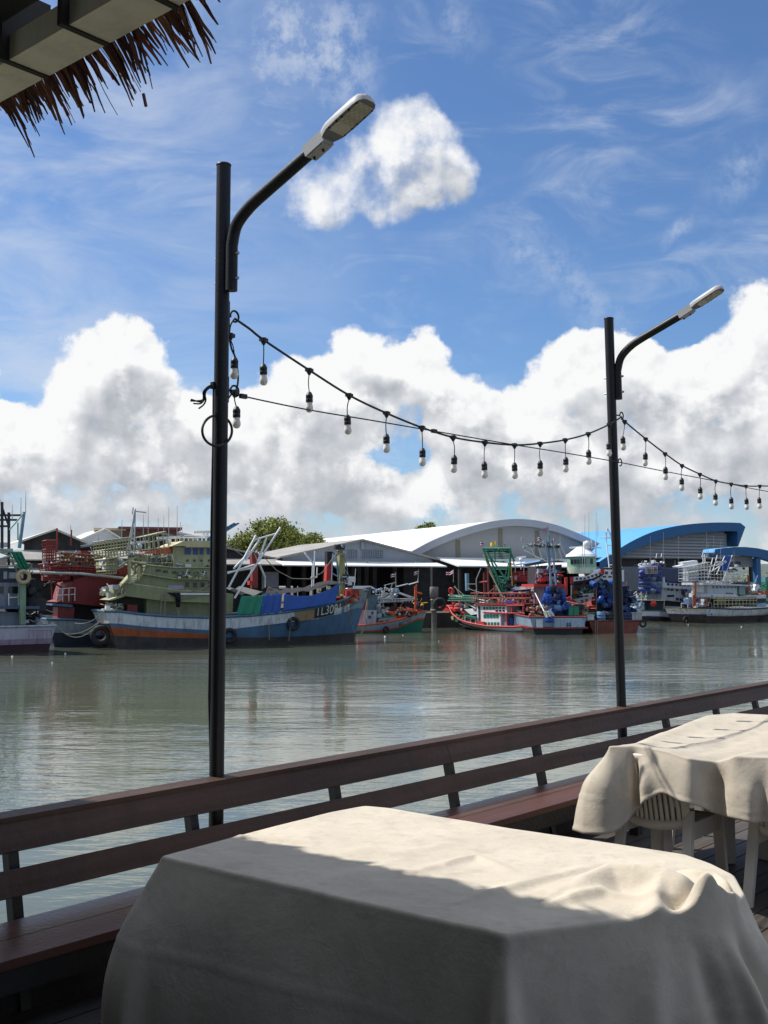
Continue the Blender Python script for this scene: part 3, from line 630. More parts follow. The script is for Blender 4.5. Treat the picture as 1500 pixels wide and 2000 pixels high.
def cover(pts, drops, flares, bulges, ridges=(), folds=(), ns=420, nr=46, nh=44, rr=.016, zc=None, center=None, wrk=.004, seed=1, corner=.014):
    """a canvas sheet over a table: pts is the outline of its top, with for each point how far it hangs, how far it flares and bulges"""
    P3 = np.array([[p.x, p.y, p.z] for p in pts]); n = len(P3)
    seg = np.linalg.norm((np.roll(P3, -1, 0) - P3)[:, :2], axis=1); acc = np.concatenate([[0], np.cumsum(seg)]); L = acc[-1]
    u = np.arange(ns) / ns * L
    def per(vals):
        v = np.concatenate([vals, vals[:1]]); return np.interp(u, acc, v)
    def gs(a, sig):
        k = np.fft.rfftfreq(ns, L / ns); f = np.exp(-2 * (np.pi * k * sig) ** 2); return np.fft.irfft(np.fft.rfft(a) * f, ns)
    X, Y, Z = [gs(per(P3[:, c]), corner) for c in range(3)]
    nx, ny = gs(per(P3[:, 0]), .03), gs(per(P3[:, 1]), .03)
    tx, ty = np.gradient(np.concatenate([nx[-2:], nx, nx[:2]]))[2:-2], np.gradient(np.concatenate([ny[-2:], ny, ny[:2]]))[2:-2]
    area = np.sum(P3[:, 0] * np.roll(P3[:, 1], -1) - np.roll(P3[:, 0], -1) * P3[:, 1]); sg = 1 if area > 0 else -1
    ln = np.hypot(tx, ty); ox, oy = sg * ty / ln, -sg * tx / ln
    D_, F_, Bu = gs(per(np.array(drops)), .03), gs(per(np.array(flares)), .03), gs(per(np.array(bulges)), .03)
    c = P3.mean(0) if center is None else np.array(center); zc_ = c[2] if zc is None else zc
    rows = []
    for k in range(1, nr + 1):
        r = (k / nr) ** .8; x = c[0] + (X - ox * rr - c[0]) * r; y = c[1] + (Y - oy * rr - c[1]) * r; z = zc_ + (Z - zc_) * r ** 2.2; rows.append((x, y, z, np.zeros(ns), r))
    arc_ = rr * math.pi / 2
    for k in range(1, nh + 1):
        t = (k / nh) ** 1.35; l = t * D_
        ph = np.minimum(l / rr, math.pi / 2); out = -rr + rr * np.sin(ph); dn = rr * (1 - np.cos(ph)); h = np.maximum(l - arc_, 0); q = h / np.maximum(D_ - arc_, 1e-3)
        out = out + F_ * q + Bu * np.sin(np.pi * np.minimum(q, 1)) ; dn = dn + h
        for (x0, y0, w, amp, h0, h1, sl) in folds:
            i0 = np.argmin((X - x0) ** 2 + (Y - y0) ** 2); ds = (u - u[i0] - sl * h + L / 2) % L - L / 2; g = np.clip((h - h0) / max(h1 - h0, 1e-3), 0, 1); g = g * g * (3 - 2 * g); out = out + amp * np.exp(-(ds / w) ** 2) * g
        rows.append((X + ox * out, Y + oy * out, Z - dn, h, 1.0))
    V = np.stack([np.stack([a, b, z], -1) for a, b, z, _, _ in rows]); H = np.stack([h for *_, h, _ in rows]); Rr = np.array([r for *_, r in rows])
    flat = V.reshape(-1, 3); top = np.exp(-(H.reshape(-1) / .03) ** 2); edgef = np.repeat(np.clip((1 - Rr) / .04, 0, 1), ns) * (H.reshape(-1) == 0)
    for poly, amp, wl, wr in ridges:
        q = np.array([[p[0], p[1]] for p in poly]); best = np.full(len(flat), 9.0); sd = np.zeros(len(flat)); tp = np.zeros(len(flat)); tot = np.sum(np.linalg.norm(q[1:] - q[:-1], axis=1)); run = 0
        for a, b in zip(q[:-1], q[1:]):
            e = b - a; l = np.linalg.norm(e); t = np.clip(((flat[:, :2] - a) @ e) / (l * l), 0, 1); d = flat[:, :2] - a - t[:, None] * e; dd = np.hypot(d[:, 0], d[:, 1]); m_ = dd < best; best[m_] = dd[m_]; sd[m_] = (e[0] * d[:, 1] - e[1] * d[:, 0])[m_]; tp[m_] = ((run + t * l) / tot)[m_]; run += l
        w = np.where(sd > 0, wl, wr); flat[:, 2] += amp * np.exp(-np.abs(best / w) ** 1.7) * (np.sin(np.pi * np.clip(tp * .86 + .07, 0, 1)) ** .6) * top
    for i in range(len(flat)):
        p = Vector(flat[i]); a = mnoise.fractal(p * 3.1 + Vector((seed, 0, 0)), .8, 2.1, 4); rg = 1 - abs(mnoise.noise(Vector((p.x * 2.3 + p.y * 1.1, p.y * 3.4 - p.x, p.z * 2.0 + seed)))) * 2.4
        flat[i, 2] += wrk * (a + .9 * max(rg, 0) ** 3) * (.35 + .65 * edgef[i] if H.reshape(-1)[i] == 0 else .2)
        if H.reshape(-1)[i] > .02:
            hh = H.reshape(-1)[i]; k = i % ns; sm = .0035 * math.exp(-((hh - .27) / .007) ** 2) + .004 * (hh > D_[k] - .045); flat[i, 0] += ox[k] * sm; flat[i, 1] += oy[k] * sm; dq = 2.2 * wrk * mnoise.fractal(Vector((p.x * 3.2, p.y * 3.2, p.z * 1.3 + seed)), .9, 2.0, 3) * min(1, H.reshape(-1)[i] / .15); flat[i, 0] += ox[k] * dq; flat[i, 1] += oy[k] * dq
    return flat, len(rows), ns
def cover_obj(name, data, c, mat, label, cat, group):
    flat, nrow, ns = data; o = flat.mean(0); o[2] = 0; m = MB(); vs = (flat - o).tolist(); vs.append([float(flat[:ns, 0].mean() - o[0]), float(flat[:ns, 1].mean() - o[1]), float(flat[:ns, 2].mean())])
    fs = [(i * ns + j, i * ns + (j + 1) % ns, (i + 1) * ns + (j + 1) % ns, (i + 1) * ns + j) for i in range(nrow - 1) for j in range(ns)] + [(len(vs) - 1, (j + 1) % ns, j) for j in range(ns)]
    m.add(vs, fs, 0, True); ob = m.build(name, mat, loc=tuple(o)); tag(ob, label, cat, group)
    bm = bmesh.new(); bm.from_mesh(ob.data); bmesh.ops.recalc_face_normals(bm, faces=bm.faces); bm.to_mesh(ob.data); bm.free()
    s = ob.modifiers.new('thick', 'SOLIDIFY'); s.thickness = .003; s.offset = -1
    return ob
def canvas_mat(name, col, back):
    m = M(name, col, .86, .10, 3.5, bump=.10, bscale=260, spec=.25)
    nt = m.node_tree; nd = nt.nodes; L = nt.links; b = nd['Principled BSDF']
    tc = [n for n in nd if n.type == 'TEX_COORD'][0]
    # crumple: creases of ridged noise, and fine weave
    n1 = nd.new('ShaderNodeTexNoise'); n1.noise_dimensions = '3D'; L.new(tc.outputs['Object'], n1.inputs[0]); n1.inputs['Scale'].default_value = 3.2; n1.inputs['Detail'].default_value = 6; n1.inputs['Roughness'].default_value = .6; n1.inputs['Distortion'].default_value = .25
    bp0 = [n for n in nd if n.type == 'BUMP'][0]
    bp = nd.new('ShaderNodeBump'); bp.inputs['Strength'].default_value = .34; bp.inputs['Distance'].default_value = .03; 
    n4 = nd.new('ShaderNodeTexNoise'); L.new(tc.outputs['Object'], n4.inputs[0]); n4.inputs['Scale'].default_value = 4.3; n4.inputs['Detail'].default_value = 3; n4.inputs['Roughness'].default_value = .5
    ab = nd.new('ShaderNodeMath'); ab.operation = 'SUBTRACT'; L.new(n4.outputs[0], ab.inputs[0]); ab.inputs[1].default_value = .5; a2 = nd.new('ShaderNodeMath'); a2.operation = 'ABSOLUTE'; L.new(ab.outputs[0], a2.inputs[0]); mr = nd.new('ShaderNodeMapRange'); L.new(a2.outputs[0], mr.inputs[0]); mr.inputs[2].default_value = .018; mr.inputs[3].default_value = .03; mr.inputs[4].default_value = 0
    ad = nd.new('ShaderNodeMath'); ad.operation = 'ADD'; L.new(n1.outputs[0], ad.inputs[0]); L.new(mr.outputs[0], ad.inputs[1]); L.new(ad.outputs[0], bp.inputs['Height']); L.new(bp.outputs[0], bp0.inputs['Normal'])
    # stains
    n2 = nd.new('ShaderNodeTexNoise'); L.new(tc.outputs['Object'], n2.inputs[0]); n2.inputs['Scale'].default_value = 9; n2.inputs['Detail'].default_value = 9; n2.inputs['Roughness'].default_value = .75
    r = nd.new('ShaderNodeMapRange'); L.new(n2.outputs[0], r.inputs[0]); r.inputs[1].default_value = .50; r.inputs[2].default_value = .78; r.inputs[4].default_value = .62
    old = b.inputs['Base Color'].links[0].from_socket
    mx = nd.new('ShaderNodeMix'); mx.data_type = 'RGBA'; L.new(r.outputs[0], mx.inputs[0]); L.new(old, mx.inputs[6]); mx.inputs[7].default_value = (*[c * .55 for c in col], 1); L.new(mx.outputs[2], b.inputs['Base Color'])
    return m
CANV = canvas_mat('grey_canvas', (.55, .485, .39), None)
CANV2 = canvas_mat('tan_canvas', (.48, .42, .335), None)
XY = lambda v: (v.x, v.y)
def vec2(a): return Vector((a[0], a[1], 0))
# --- near table
ZT = .78
A, B, C, D = G(316, 1672, ZT), G(985, 1825, ZT), G(715, 1574, ZT), G(1425, 1700, ZT)
quad1 = [XY(A), XY(B), XY(D), XY(C)]
simple_table('dining_table', 'table hidden under the big grey canvas cover in the foreground', quad1, ZT - .02)
uu = ((B - A) + (D - C)) / 2; vv = ((C - A) + (D - B)) / 2; ul, vl = uu.length, vv.length; uu.normalize(); vv.normalize()
Z1 = ZT
# outline of the top: left corner, near corner, near end of the chair back, right bulge, far right corner, far corner
ol = [(310, 1672, Z1), (985, 1826, Z1), (1284, 1788, Z1), (1365, 1778, Z1), (1440, 1768, .77), (1457, 1746, .77), (1436, 1708, Z1), (1395, 1688, Z1), (1340, 1668, Z1), (1000, 1617, Z1), (760, 1577, Z1 + .004), (712, 1573, Z1 + .004), (640, 1586, Z1), (455, 1633, Z1)]
pts = [G(*p) for p in ol]
drops = [.70, .72, .72, .66, .66, .62, .46, .34, .34, .40, .40, .45, .55, .66]
flare = [.20, .10, .10, .07, .13, .13, .07, .08, .08, .10, .10, .12, .14, .17]
bulge = [.075, .00, .03, .05, .05, .04, .02, .00, .00, .00, .00, .02, .05, .09]
RG = lambda *q: [(lambda v: (v.x, v.y))(G(*p)) for p in q]
ridges = [(RG((1120, 1735, .80), (1195, 1706, .82), (1290, 1705, .84), (1350, 1722, .84), (1415, 1775, .80)), .085, .085, .06),
    (RG((1285, 1700, .86), (1284, 1790, .78)), .042, .026, .045), (RG((1330, 1690, .82), (1400, 1720, .80), (1446, 1775, .77)), .055, .020, .028), (RG((1310, 1735, .84), (1390, 1740, .80), (1440, 1762, .77)), -.060, .024, .024), (RG((1350, 1745, .82), (1405, 1765, .79), (1425, 1772, .77)), .050, .018, .026),
    (RG((1080, 1760, .79), (1180, 1740, .80), (1270, 1745, .82)), .022, .028, .018), (RG((900, 1760, .79), (1060, 1720, .79), (1160, 1690, .79)), .016, .05, .020),
    (RG((820, 1700, .79), (930, 1672, .79), (1000, 1700, .79)), .016, .026, .026), (RG((640, 1650, .79), (760, 1668, .79), (870, 1650, .79)), .007, .04, .03), (RG((940, 1830, .78), (960, 1760, .78), (1080, 1690, .78)), .006, .06, .04), (RG((470, 1632, .78), (545, 1641, .78), (610, 1650, .78)), .011, .010, .022), (RG((470, 1637, .78), (545, 1646, .78), (600, 1653, .78)), -.008, .008, .008), (RG((600, 1735, .78), (760, 1690, .78), (900, 1640, .78)), .004, .05, .05)]
f3 = lambda x, y, *a: (G(x, y, Z1).x, G(x, y, Z1).y, *a)
folds = [f3(985, 1826, .024, .050, .02, .25, .0), f3(940, 1818, .06, -.018, .05, .4, .06), f3(1040, 1819, .06, -.020, .05, .4, -.06), f3(1284, 1788, .05, .035, .0, .3, -.25), f3(1180, 1800, .10, -.025, .05, .4, -.35), f3(330, 1676, .05, .035, .03, .45, .05), f3(430, 1700, .10, -.020, .05, .5, .10), f3(350, 1660, .05, -.035, .05, .4, -.10), f3(700, 1760, .22, .012, .1, .6, .0),
    f3(1350, 1780, .035, -.04, .01, .25, .15), f3(1400, 1773, .03, .045, .01, .25, .2), f3(1432, 1769, .025, -.045, .01, .2, .15), f3(1456, 1752, .05, .06, .02, .3, .1), f3(1450, 1722, .03, -.04, .01, .2, .0)]
cover_obj('table_cover', cover(pts, drops, flare, bulge, ridges, folds, 620, 66, 46, .014, zc=Z1 + .004, center=(*G(870, 1700, Z1).xy, Z1), wrk=.0035, seed=3), None, CANV, 'big grey canvas cover over the nearest table, half in the roof shadow', 'table cover', 'canvas table covers')

# --- far table
F0, F1 = G(1188, 1457, .85), G(1500, 1478, .85)
ud = vec2(F1 - F0).normalized(); vd = Vector((math.sin(R(_h)), math.cos(R(_h)), 0))
def t2(a, b): return vec2(F0) + ud * a + vd * b
quad2 = [XY(t2(.10, .12)), XY(t2(1.75, .12)), XY(t2(1.75, 1.2)), XY(t2(.10, 1.2))]
simple_table('dining_table', 'table under the sunlit tan canvas cover at the right', quad2, .745)
fc = math.atan2(vd.x, vd.y)
for i, a in enumerate((.20, .95)):
    c = t2(a, .0) + vd * .355
    chair(c.x, c.y, fc, ['cream plastic chair under the near left corner of the tan cover', 'cream plastic chair at the right edge under the tan cover'][i])
fk = G(1437, 1396, .86); w_ = vec2(fk) - vec2(F0); dt_ = ud.x * vd.y - ud.y * vd.x; fa = (w_.x * vd.y - w_.y * vd.x) / dt_; fb = (ud.x * w_.y - ud.y * w_.x) / dt_
for i, a in enumerate((fa, fa + .62)):
    c = t2(a, fb) - vd * .42
    chair(c.x, c.y, fc + math.pi, ['cream plastic chair on the bench side of the tan covered table', 'cream plastic chair on the far right of the tan covered table'][i])
e_ = t2(2.35, 0); e2_ = t2(2.35, fb)
ol = [(1186, 1458, .85), (1240, 1457, .855), (1300, 1466, .85), (1345, 1479, .83), (1400, 1488, .80), (1432, 1479, .84), (1500, 1478, .85), (1590, 1488, .85)]
pts = [G(*p) for p in ol] + [Vector((e_.x, e_.y, .82)), Vector((e2_.x, e2_.y, .84))] + [G(*p) for p in ((1620, 1400, .86), (1500, 1396, .865), (1432, 1392, .865), (1375, 1399, .845), (1300, 1428, .80), (1238, 1452, .815))]
drops = [.50, .38, .23, .25, .30, .33, .36, .37, .40, .35, .3, .3, .3, .32, .40, .46]
flare = [.14, .05, .05, .05, .03, .05, .06, .05, .05, .08, .08, .08, .08, .08, .14, .20]
bulge = [.02, .02, .02, .01, .0, .02, .02, .01, .0, .0, .0, .0, .0, .0, .02, .03]
ridges = [(RG((1235, 1456, .85), (1300, 1430, .82), (1390, 1398, .85)), .016, .05, .07), (RG((1340, 1478, .83), (1420, 1445, .82), (1500, 1420, .83)), -.014, .08, .08), (RG((1432, 1480, .84), (1500, 1462, .83), (1600, 1455, .83)), .016, .03, .05), (RG((1250, 1470, .84), (1330, 1452, .83), (1400, 1440, .82)), .006, .04, .04)]
g3 = lambda x, y, z, *a: (G(x, y, z).x, G(x, y, z).y, *a)
folds = [g3(1190, 1458, .85, .045, .07, .0, .22, -.05), g3(1236, 1457, .85, .028, -.075, .0, .16, .10), g3(1275, 1460, .85, .04, .035, .0, .2, .10), g3(1400, 1488, .80, .09, -.045, .0, .15, .0), g3(1345, 1479, .83, .06, .02, .05, .3, -.1), g3(1456, 1478, .85, .05, .04, .0, .3, .05), g3(1490, 1478, .85, .03, -.03, .05, .3, .0), g3(1240, 1450, .82, .06, .05, .0, .3, -.2), g3(1560, 1484, .85, .06, .03, .0, .3, .0)]
cover_obj('table_cover', cover(pts, drops, flare, bulge, ridges, folds, 520, 46, 40, .014, zc=.80, wrk=.0045, seed=11), None, CANV2, 'sunlit tan canvas cover over the farther table with plastic chairs beneath', 'table cover', 'canvas table covers')
# ------------------------------------------------------------------ far bank
DARK = M('dark_posts_and_shade', (.036, .033, .031), .9, .4, 1.5)  # near-black colour standing in for shade inside the sheds; also for dark posts
CONC = M('weathered_concrete', (.20, .19, .17), .85, .3, .8, streak=.6, streakcol=(.05, .045, .04))
LAND = M('bank_earth', (.085, .075, .055), .95, .3, .05)
ed = [(-600, -60), (-140, 56), (-40, 86), (-12, 104), (6, 112), (22, 127), (33, 146), (60, 168), (240, 300), (1500, 800)]
m = MB(); vs = [(x, y, -.9) for x, y in ed] + [(4000, 3500, -.9), (4000, 8000, -.9), (-4000, 8000, -.9), (-4000, -60, -.9)]
m.add(vs, [tuple(range(len(vs)))]); struct(m.build('ground', LAND))
m = MB()
for i in range(len(ed) - 1):
    a, b = ed[i], ed[i + 1]; m.add([(a[0], a[1], ZW - 1), (b[0], b[1], ZW - 1), (b[0], b[1], -.9), (a[0], a[1], -.9)], [(0, 1, 2, 3)])
struct(m.build('quay', M('quay_wall', (.05, .046, .04), .9, .4, .6, streak=.6)))
# hills far off at the right
m = MB(); 
def hill(u, v):
    x = 520 + u * 1500; y = 1900 - u * 500 + v * 500
    h = (26 + 20 * math.sin(u * 5 + .4) + 11 * math.sin(u * 13 + 1) + 4 * math.sin(u * 41)) * math.sin(math.pi * min(1, v * .9 + .05)) * min(1, u * 7 + .12)
    return (x, y, h - .9)
m.grid(hill, 80, 8); struct(m.build('hills', M('hill_forest', (.085, .105, .095), .95, .3, .02)))

HEAD = 65.0
SHEETW = M('white_roof_sheet', (.80, .80, .775), .55, .07, .35, streak=.22, streakcol=(.45, .42, .37))
ROOFG = M('grey_roof_sheet', (.30, .285, .26), .8, .25, .6, streak=.4, streakcol=(.1, .085, .07))
ROOFD = M('dark_roof_sheet', (.10, .092, .085), .85, .3, .8, streak=.4)
def facade(px_, py_, Y, heading=HEAD):
    p = P(px_, py_, Y); return Plane((p.x, p.y, -.9), heading)
def gable(name, label, pl, peak, left, right, depth, wallm, roofm, wall_low, over=.6, thick=.18, open_below=True, posts=(), postm=None, zextra=()):
    root = thing(name, label, 'shed', pl.O, pl.rz)
    a, b, c = pl.q(*left), pl.q(*peak), pl.q(*right); zl = pl.q(peak[0], wall_low).z
    lo = min(a.x, b.x) + over; hi = max(c.x, b.x) - over
    def zr(x): return a.z + (b.z - a.z) * (x - a.x) / (b.x - a.x) if x < b.x else c.z + (b.z - c.z) * (c.x - x) / (c.x - b.x)
    m = MB(); m.prism([(lo, zl), (hi, zl), (hi, zr(hi) - thick), (b.x, b.z - thick), (lo, zr(lo) - thick)], over, over + .2); m.build('gable_wall', wallm, root)
    m = MB(); m.prism([(a.x, a.z - thick), (b.x, b.z - thick), (b.x, b.z), (a.x, a.z)], 0, depth); m.build('roof_slope', roofm, root)
    m = MB(); m.prism([(b.x + .004, b.z - thick), (c.x, c.z - thick), (c.x, c.z), (b.x + .004, b.z)], 0, depth); m.build('roof_slope', roofm, root)
    if open_below:
        m = MB(); m.box((lo, over + .25, zl), (lo + .2, depth - .3, zr(lo) - thick - .02)); m.box((hi - .2, over + .25, zl), (hi, depth - .3, zr(hi) - thick - .02)); m.build('side_wall', wallm, root)
        for x in posts:
            q = pl.q(x, 1150); MB().box((q.x - .22, over + .3, 0), (q.x + .22, over + .74, zl - .003)).build('post', postm or DARK, root)
            MB().box((q.x - .22, depth - 1, 0), (q.x + .22, depth - .6, zl + .4)).build('post', postm or DARK, root)
    else:
        m = MB(); m.box((lo + .002, over + .202, 0), (hi - .002, depth - .3, zl + .1)); m.build('dark_interior', DARK, root)  # solid dark block painted as the shaded interior
    return root, a, b, c, zl
# --- pale grey gable shed with barred windows, open underneath
GREYW = M('pale_grey_wall', (.36, .40, .44), .8, .10, .6, streak=.25, streakcol=(.16, .16, .16))
pl = facade(709, 1150, 120)
r_, a, b, c, zl = gable('market_shed', 'pale grey gabled fish shed, open on posts beneath a thin white canopy', pl, (709, 1052.5), (546, 1087), (857, 1091), 20, GREYW, ROOFG, 1099, posts=(570, 600, 640, 697, 708, 723, 739, 779), postm=DARK)
q0, q1 = pl.q(550, 1101, -2), pl.q(868, 1107, -2)
m = MB(); m.prism([(0, 0), (0, .16), (-2.6, -.3), (-2.6, -.42)], q0.x, q1.x); m.v = [(v[1], v[0], v[2] + zl - .05) for v in m.v]; m.build('canopy', SHEETW, r_)
for k, (x0, x1) in enumerate(((678, 698), (706.5, 747.5))):
    w0, w1 = pl.q(x0, 1074, .55), pl.q(x1, 1090, .55); f = MB().box((w0.x, .55, w1.z), (w1.x, .597, w0.z)).build('window', M('grille_dark', (.075, .08, .085), .7), r_)
    m = MB(); n = 12 if k else 6
    for i in range(n + 1): x = w0.x + (w1.x - w0.x) * i / n; m.box((x - .03, .50, w1.z), (x + .03, .546, w0.z))
    for i in range(5): z = w1.z + (w0.z - w1.z) * i / 4; m.box((w0.x, .52, z - .03), (w1.x, .545, z + .03))
    m.build('window_grille', GREYW, f)
m = MB(); m.box((pl.q(548, 1150).x, 19.2, 2.7), (pl.q(853, 1150).x, 19.4, zl + .4)); m.box((pl.q(548, 1150).x, 19.2, 0), (pl.q(655, 1150).x, 19.4, 2.69)); m.build('back_wall', DARK, r_)
w0, w1 = pl.q(800, 1112), pl.q(853, 1150); m = MB(); m.box((w0.x, 1.5, 0), (w1.x, 19, zl)); m.build('dark_partition', DARK, r_)
m = MB(); qa = pl.q(711, 1056); m.box((qa.x - .15, .35, qa.z - .9), (qa.x + .15, .59, qa.z - .1)); m.build('ridge_bracket', GREYW, r_)
m = MB()
for x0, y0, x1, y1 in ((714, 1094, 722, 1104), (809, 1096, 816, 1105), (594, 1079, 612, 1101)): m.beam(pl.q(x0, y0, -.2), pl.q(x1, y1, -1.6), .1, .1)
m.build('canopy_stay', GREYW, r_)

# --- long dark shed on the left, its front gable blackened
BLK = M('blackened_wall', (.060, .056, .052), .9, .5, .7, streak=.7, streakcol=(.012, .011, .010))
pl = facade(109, 1150, 104)
r_, a, b, c, zl = gable('old_shed', 'old shed with soot black gable and sunlit pale roof at far left', pl, (109, 1032), (36, 1057), (172, 1059), 30, BLK, M('pale_old_roof', (.60, .56, .48), .8, .12, .5), 1084, open_below=False)
m = MB(); x0, x1 = a.x - 1, c.x + 6
for zz, y1 in ((zl + .3, -3.0), (zl - .9, -4.5)):
    m.prism([(0, zz), (0, zz + .14), (y1, zz - .8), (y1, zz - .92)], x0, x1)
m.v = [(v[1], v[0], v[2]) for v in m.v]; m.build('lean_to_roof', ROOFG, r_)
pl2 = pl
pl = facade(314, 1150, 112)
r_, a, b, c, zl = gable('long_shed', 'wide low shed with dark gable behind the khaki trawler', pl, (314, 1039.5), (128, 1072), (552, 1092), 26, M('dark_gable', (.052, .049, .046), .9, .4, .7, streak=.6), ROOFG, 1092, open_below=False)
m = MB(); m.prism([(0, zl), (0, zl + .14), (-3.5, zl - .5), (-3.5, zl - .62)], a.x, c.x); m.v = [(v[1], v[0], v[2]) for v in m.v]; m.build('lean_to_roof', ROOFG, r_)
w0, w1 = pl.q(512, 1117, -1), pl.q(544, 1150, -1); m = MB(); m.box((w0.x, -1, 0), (w1.x, -.8, w0.z)); m.build('grey_door', M('grey_door', (.25, .26, .28), .7), r_)
# --- buildings that show over the sheds
def block(name, label, x0, x1, ytop, Y, mat, depth=10, roof=None, cat='building', roofx=.5):
    pl = facade((x0 + x1) / 2, 1150, Y, 75); a, b = pl.q(x0, ytop), pl.q(x1, ytop)
    root = thing(name, label, cat, pl.O, pl.rz); m = MB(); m.box((a.x, 0, 0), (b.x, depth, a.z)); m.build('wall', mat, root)
    if roof: MB().box((a.x - roofx, -roofx, a.z + .003), (b.x + roofx, depth + roofx, a.z + .3)).build('roof', roof, root)
    return root, pl, a, b
block('beige_building', 'flat roofed beige building above the old shed', 191, 238, 1036, 136, M('beige_wall', (.34, .31, .24), .85, .1, .5), roof=M('tan_roof', (.45, .36, .22), .8))
block('brown_building', 'flat roofed red brown building beside the beige one', 239, 347, 1033.5, 137, M('brown_wall', (.11, .055, .045), .85, .2, .5), roof=M('rust_roof', (.17, .055, .045), .8))
pl = facade(185, 1150, 134)
gable('white_hall', 'small hall with bright white roof left of the beige building', pl, (206, 1031), (140, 1060), (250, 1058), 14, SHEETW, SHEETW, 1070, open_below=False)
pl = facade(380, 1150, 140)
gable('white_hall', 'low white roofed hall behind the wheelhouse of the khaki trawler', pl, (352, 1039), (330, 1046), (430, 1056), 14, SHEETW, SHEETW, 1070, open_below=False)
# --- blue crane jib
pl = facade(440, 1150, 128, 90); root = thing('blue_crane', 'blue lattice crane jib behind the near lamp post', 'crane', pl.O, pl.rz); BLUEP = M('blue_crane_paint', (.03, .16, .30), .5, .15)
m = MB(); a, b = pl.q(398, 1060), pl.q(462, 1022)
for o in (-.35, .35):
    for e in (-.35, .35): m.beam(a + Vector((o, e, 0)), b + Vector((o * .6, e * .6, 0)), .16, .16)
for i in range(10):
    t = i / 10; p = a.lerp(b, t); q = a.lerp(b, t + .1)
    for e in (-.3, .3): m.beam(p + Vector((-.3, e, 0)), q + Vector((.3, e, 0)), .1, .1); m.beam(p + Vector((.3, e, 0)), q + Vector((-.3, e, 0)), .1, .1)
m.build('crane_jib', BLUEP, root); m = MB(); m.beam((a.x, 0, 0), (a.x, 0, a.z + .5), .9, .9); m.build('crane_mast', BLUEP, root)

# --- white arched warehouse
GRC = M('warehouse_wall', (.42, .41, .39), .85, .05, .3, streak=.15, streakcol=(.25, .24, .22)); FASC = M('warehouse_fascia', (.45, .46, .49), .7, .05, .3)
pl = facade(838, 1150, 142)
root = thing('arched_warehouse', 'huge white warehouse with curved roof and grey front', 'warehouse', pl.O, pl.rz)
outer = [(735, 1108), (770, 1094), (808, 1075), (840, 1058), (872, 1044.5), (904, 1033), (944, 1022), (975, 1016.5), (1008, 1014), (1045, 1016.5), (1080, 1024), (1107, 1033), (1151.6, 1052), (1190, 1073), (1222, 1096)]
oq = [pl.q(x, y) for x, y in outer]; zb = pl.q(1000, 1093).z
arc = smooth_pts([Vector((p.x, 0, p.z)) for p in oq], 5)
th = .9
def inset(k):
    a, b = arc[max(k - 1, 0)], arc[min(k + 1, len(arc) - 1)]; t = (b - a).normalized(); return arc[k] - Vector((-t.z, 0, t.x)) * th
inn = [inset(k) for k in range(len(arc))]
m = MB(); n = len(arc); vs = []
for y in (0, 62):
    vs += [(p.x, y, p.z) for p in arc]
m.add(vs, [(i, i + 1, n + i + 1, n + i) for i in range(n - 1)], 0, True); m.build('curved_roof', SHEETW, root)
m = MB(); vs = [(p.x, -.05, p.z + .03) for p in arc] + [(p.x, -.05, p.z) for p in inn] + [(p.x, 1.1, p.z) for p in inn] + [(p.x, 1.1, p.z + .03) for p in arc]
m.add(vs, [(i, n + i, n + i + 1, i + 1) for i in range(n - 1)] + [(n + i, 2 * n + i, 2 * n + i + 1, n + i + 1) for i in range(n - 1)] + [(3 * n + i, i, i + 1, 3 * n + i + 1) for i in range(n - 1)]); m.build('roof_fascia', FASC, root)
m = MB(); pts = [(p.x, p.z - .02) for p in inn if p.z > 0]; poly = [(pts[0][0], 0)] + pts + [(pts[-1][0], 0)]; m.prism(poly, 1.0, 1.3); m.build('front_wall', GRC, root)
OLV = M('olive_strip', (.26, .235, .16), .8, .1)
for x0, x1 in ((890.5, 899), (974, 982), (1045.5, 1053.5), (1123, 1131)):
    a, b = pl.q(x0, 1093, .95), pl.q(x1, 1093, .95); zt = min((p.z for p in inn if abs(p.x - (a.x + b.x) / 2) < 1.3)) - .1
    MB().box((a.x, .93, a.z - 1), (b.x, .985, zt)).build('wall_strip', OLV, root)
m = MB()
for k in range(1, 7):
    y = k * 9.0; vs = [(p.x, y, p.z + .03) for p in arc] + [(p.x, y + .5, p.z + .03) for p in arc]; m.add(vs, [(i, i + 1, n + i + 1, n + i) for i in range(n - 1)], 0, True)
m.build('roof_seam', M('roof_seam', (.70, .70, .68), .6), root)
a, b = pl.q(852, 1093, -.1), pl.q(1228, 1093, -.1); d = pl.q(1000, 1108, -6).z
m = MB(); m.prism([(-.06, a.z + .1), (-.06, a.z + .3), (-6, d + .16), (-6, d)], a.x, b.x); m.v = [(v[1], v[0], v[2]) for v in m.v]; m.build('front_canopy', SHEETW, root)
for k in range(9):
    x = a.x + .4 + (b.x - a.x - .8) * k / 8; MB().box((x - .15, -5.7, 0), (x + .15, -5.4, d + .02)).build('canopy_post', DARK, root)
MB().box((a.x, .5, 0), (b.x, .92, a.z)).build('canopy_shade_wall', DARK, root)  # dark wall put in as the shade under the canopy

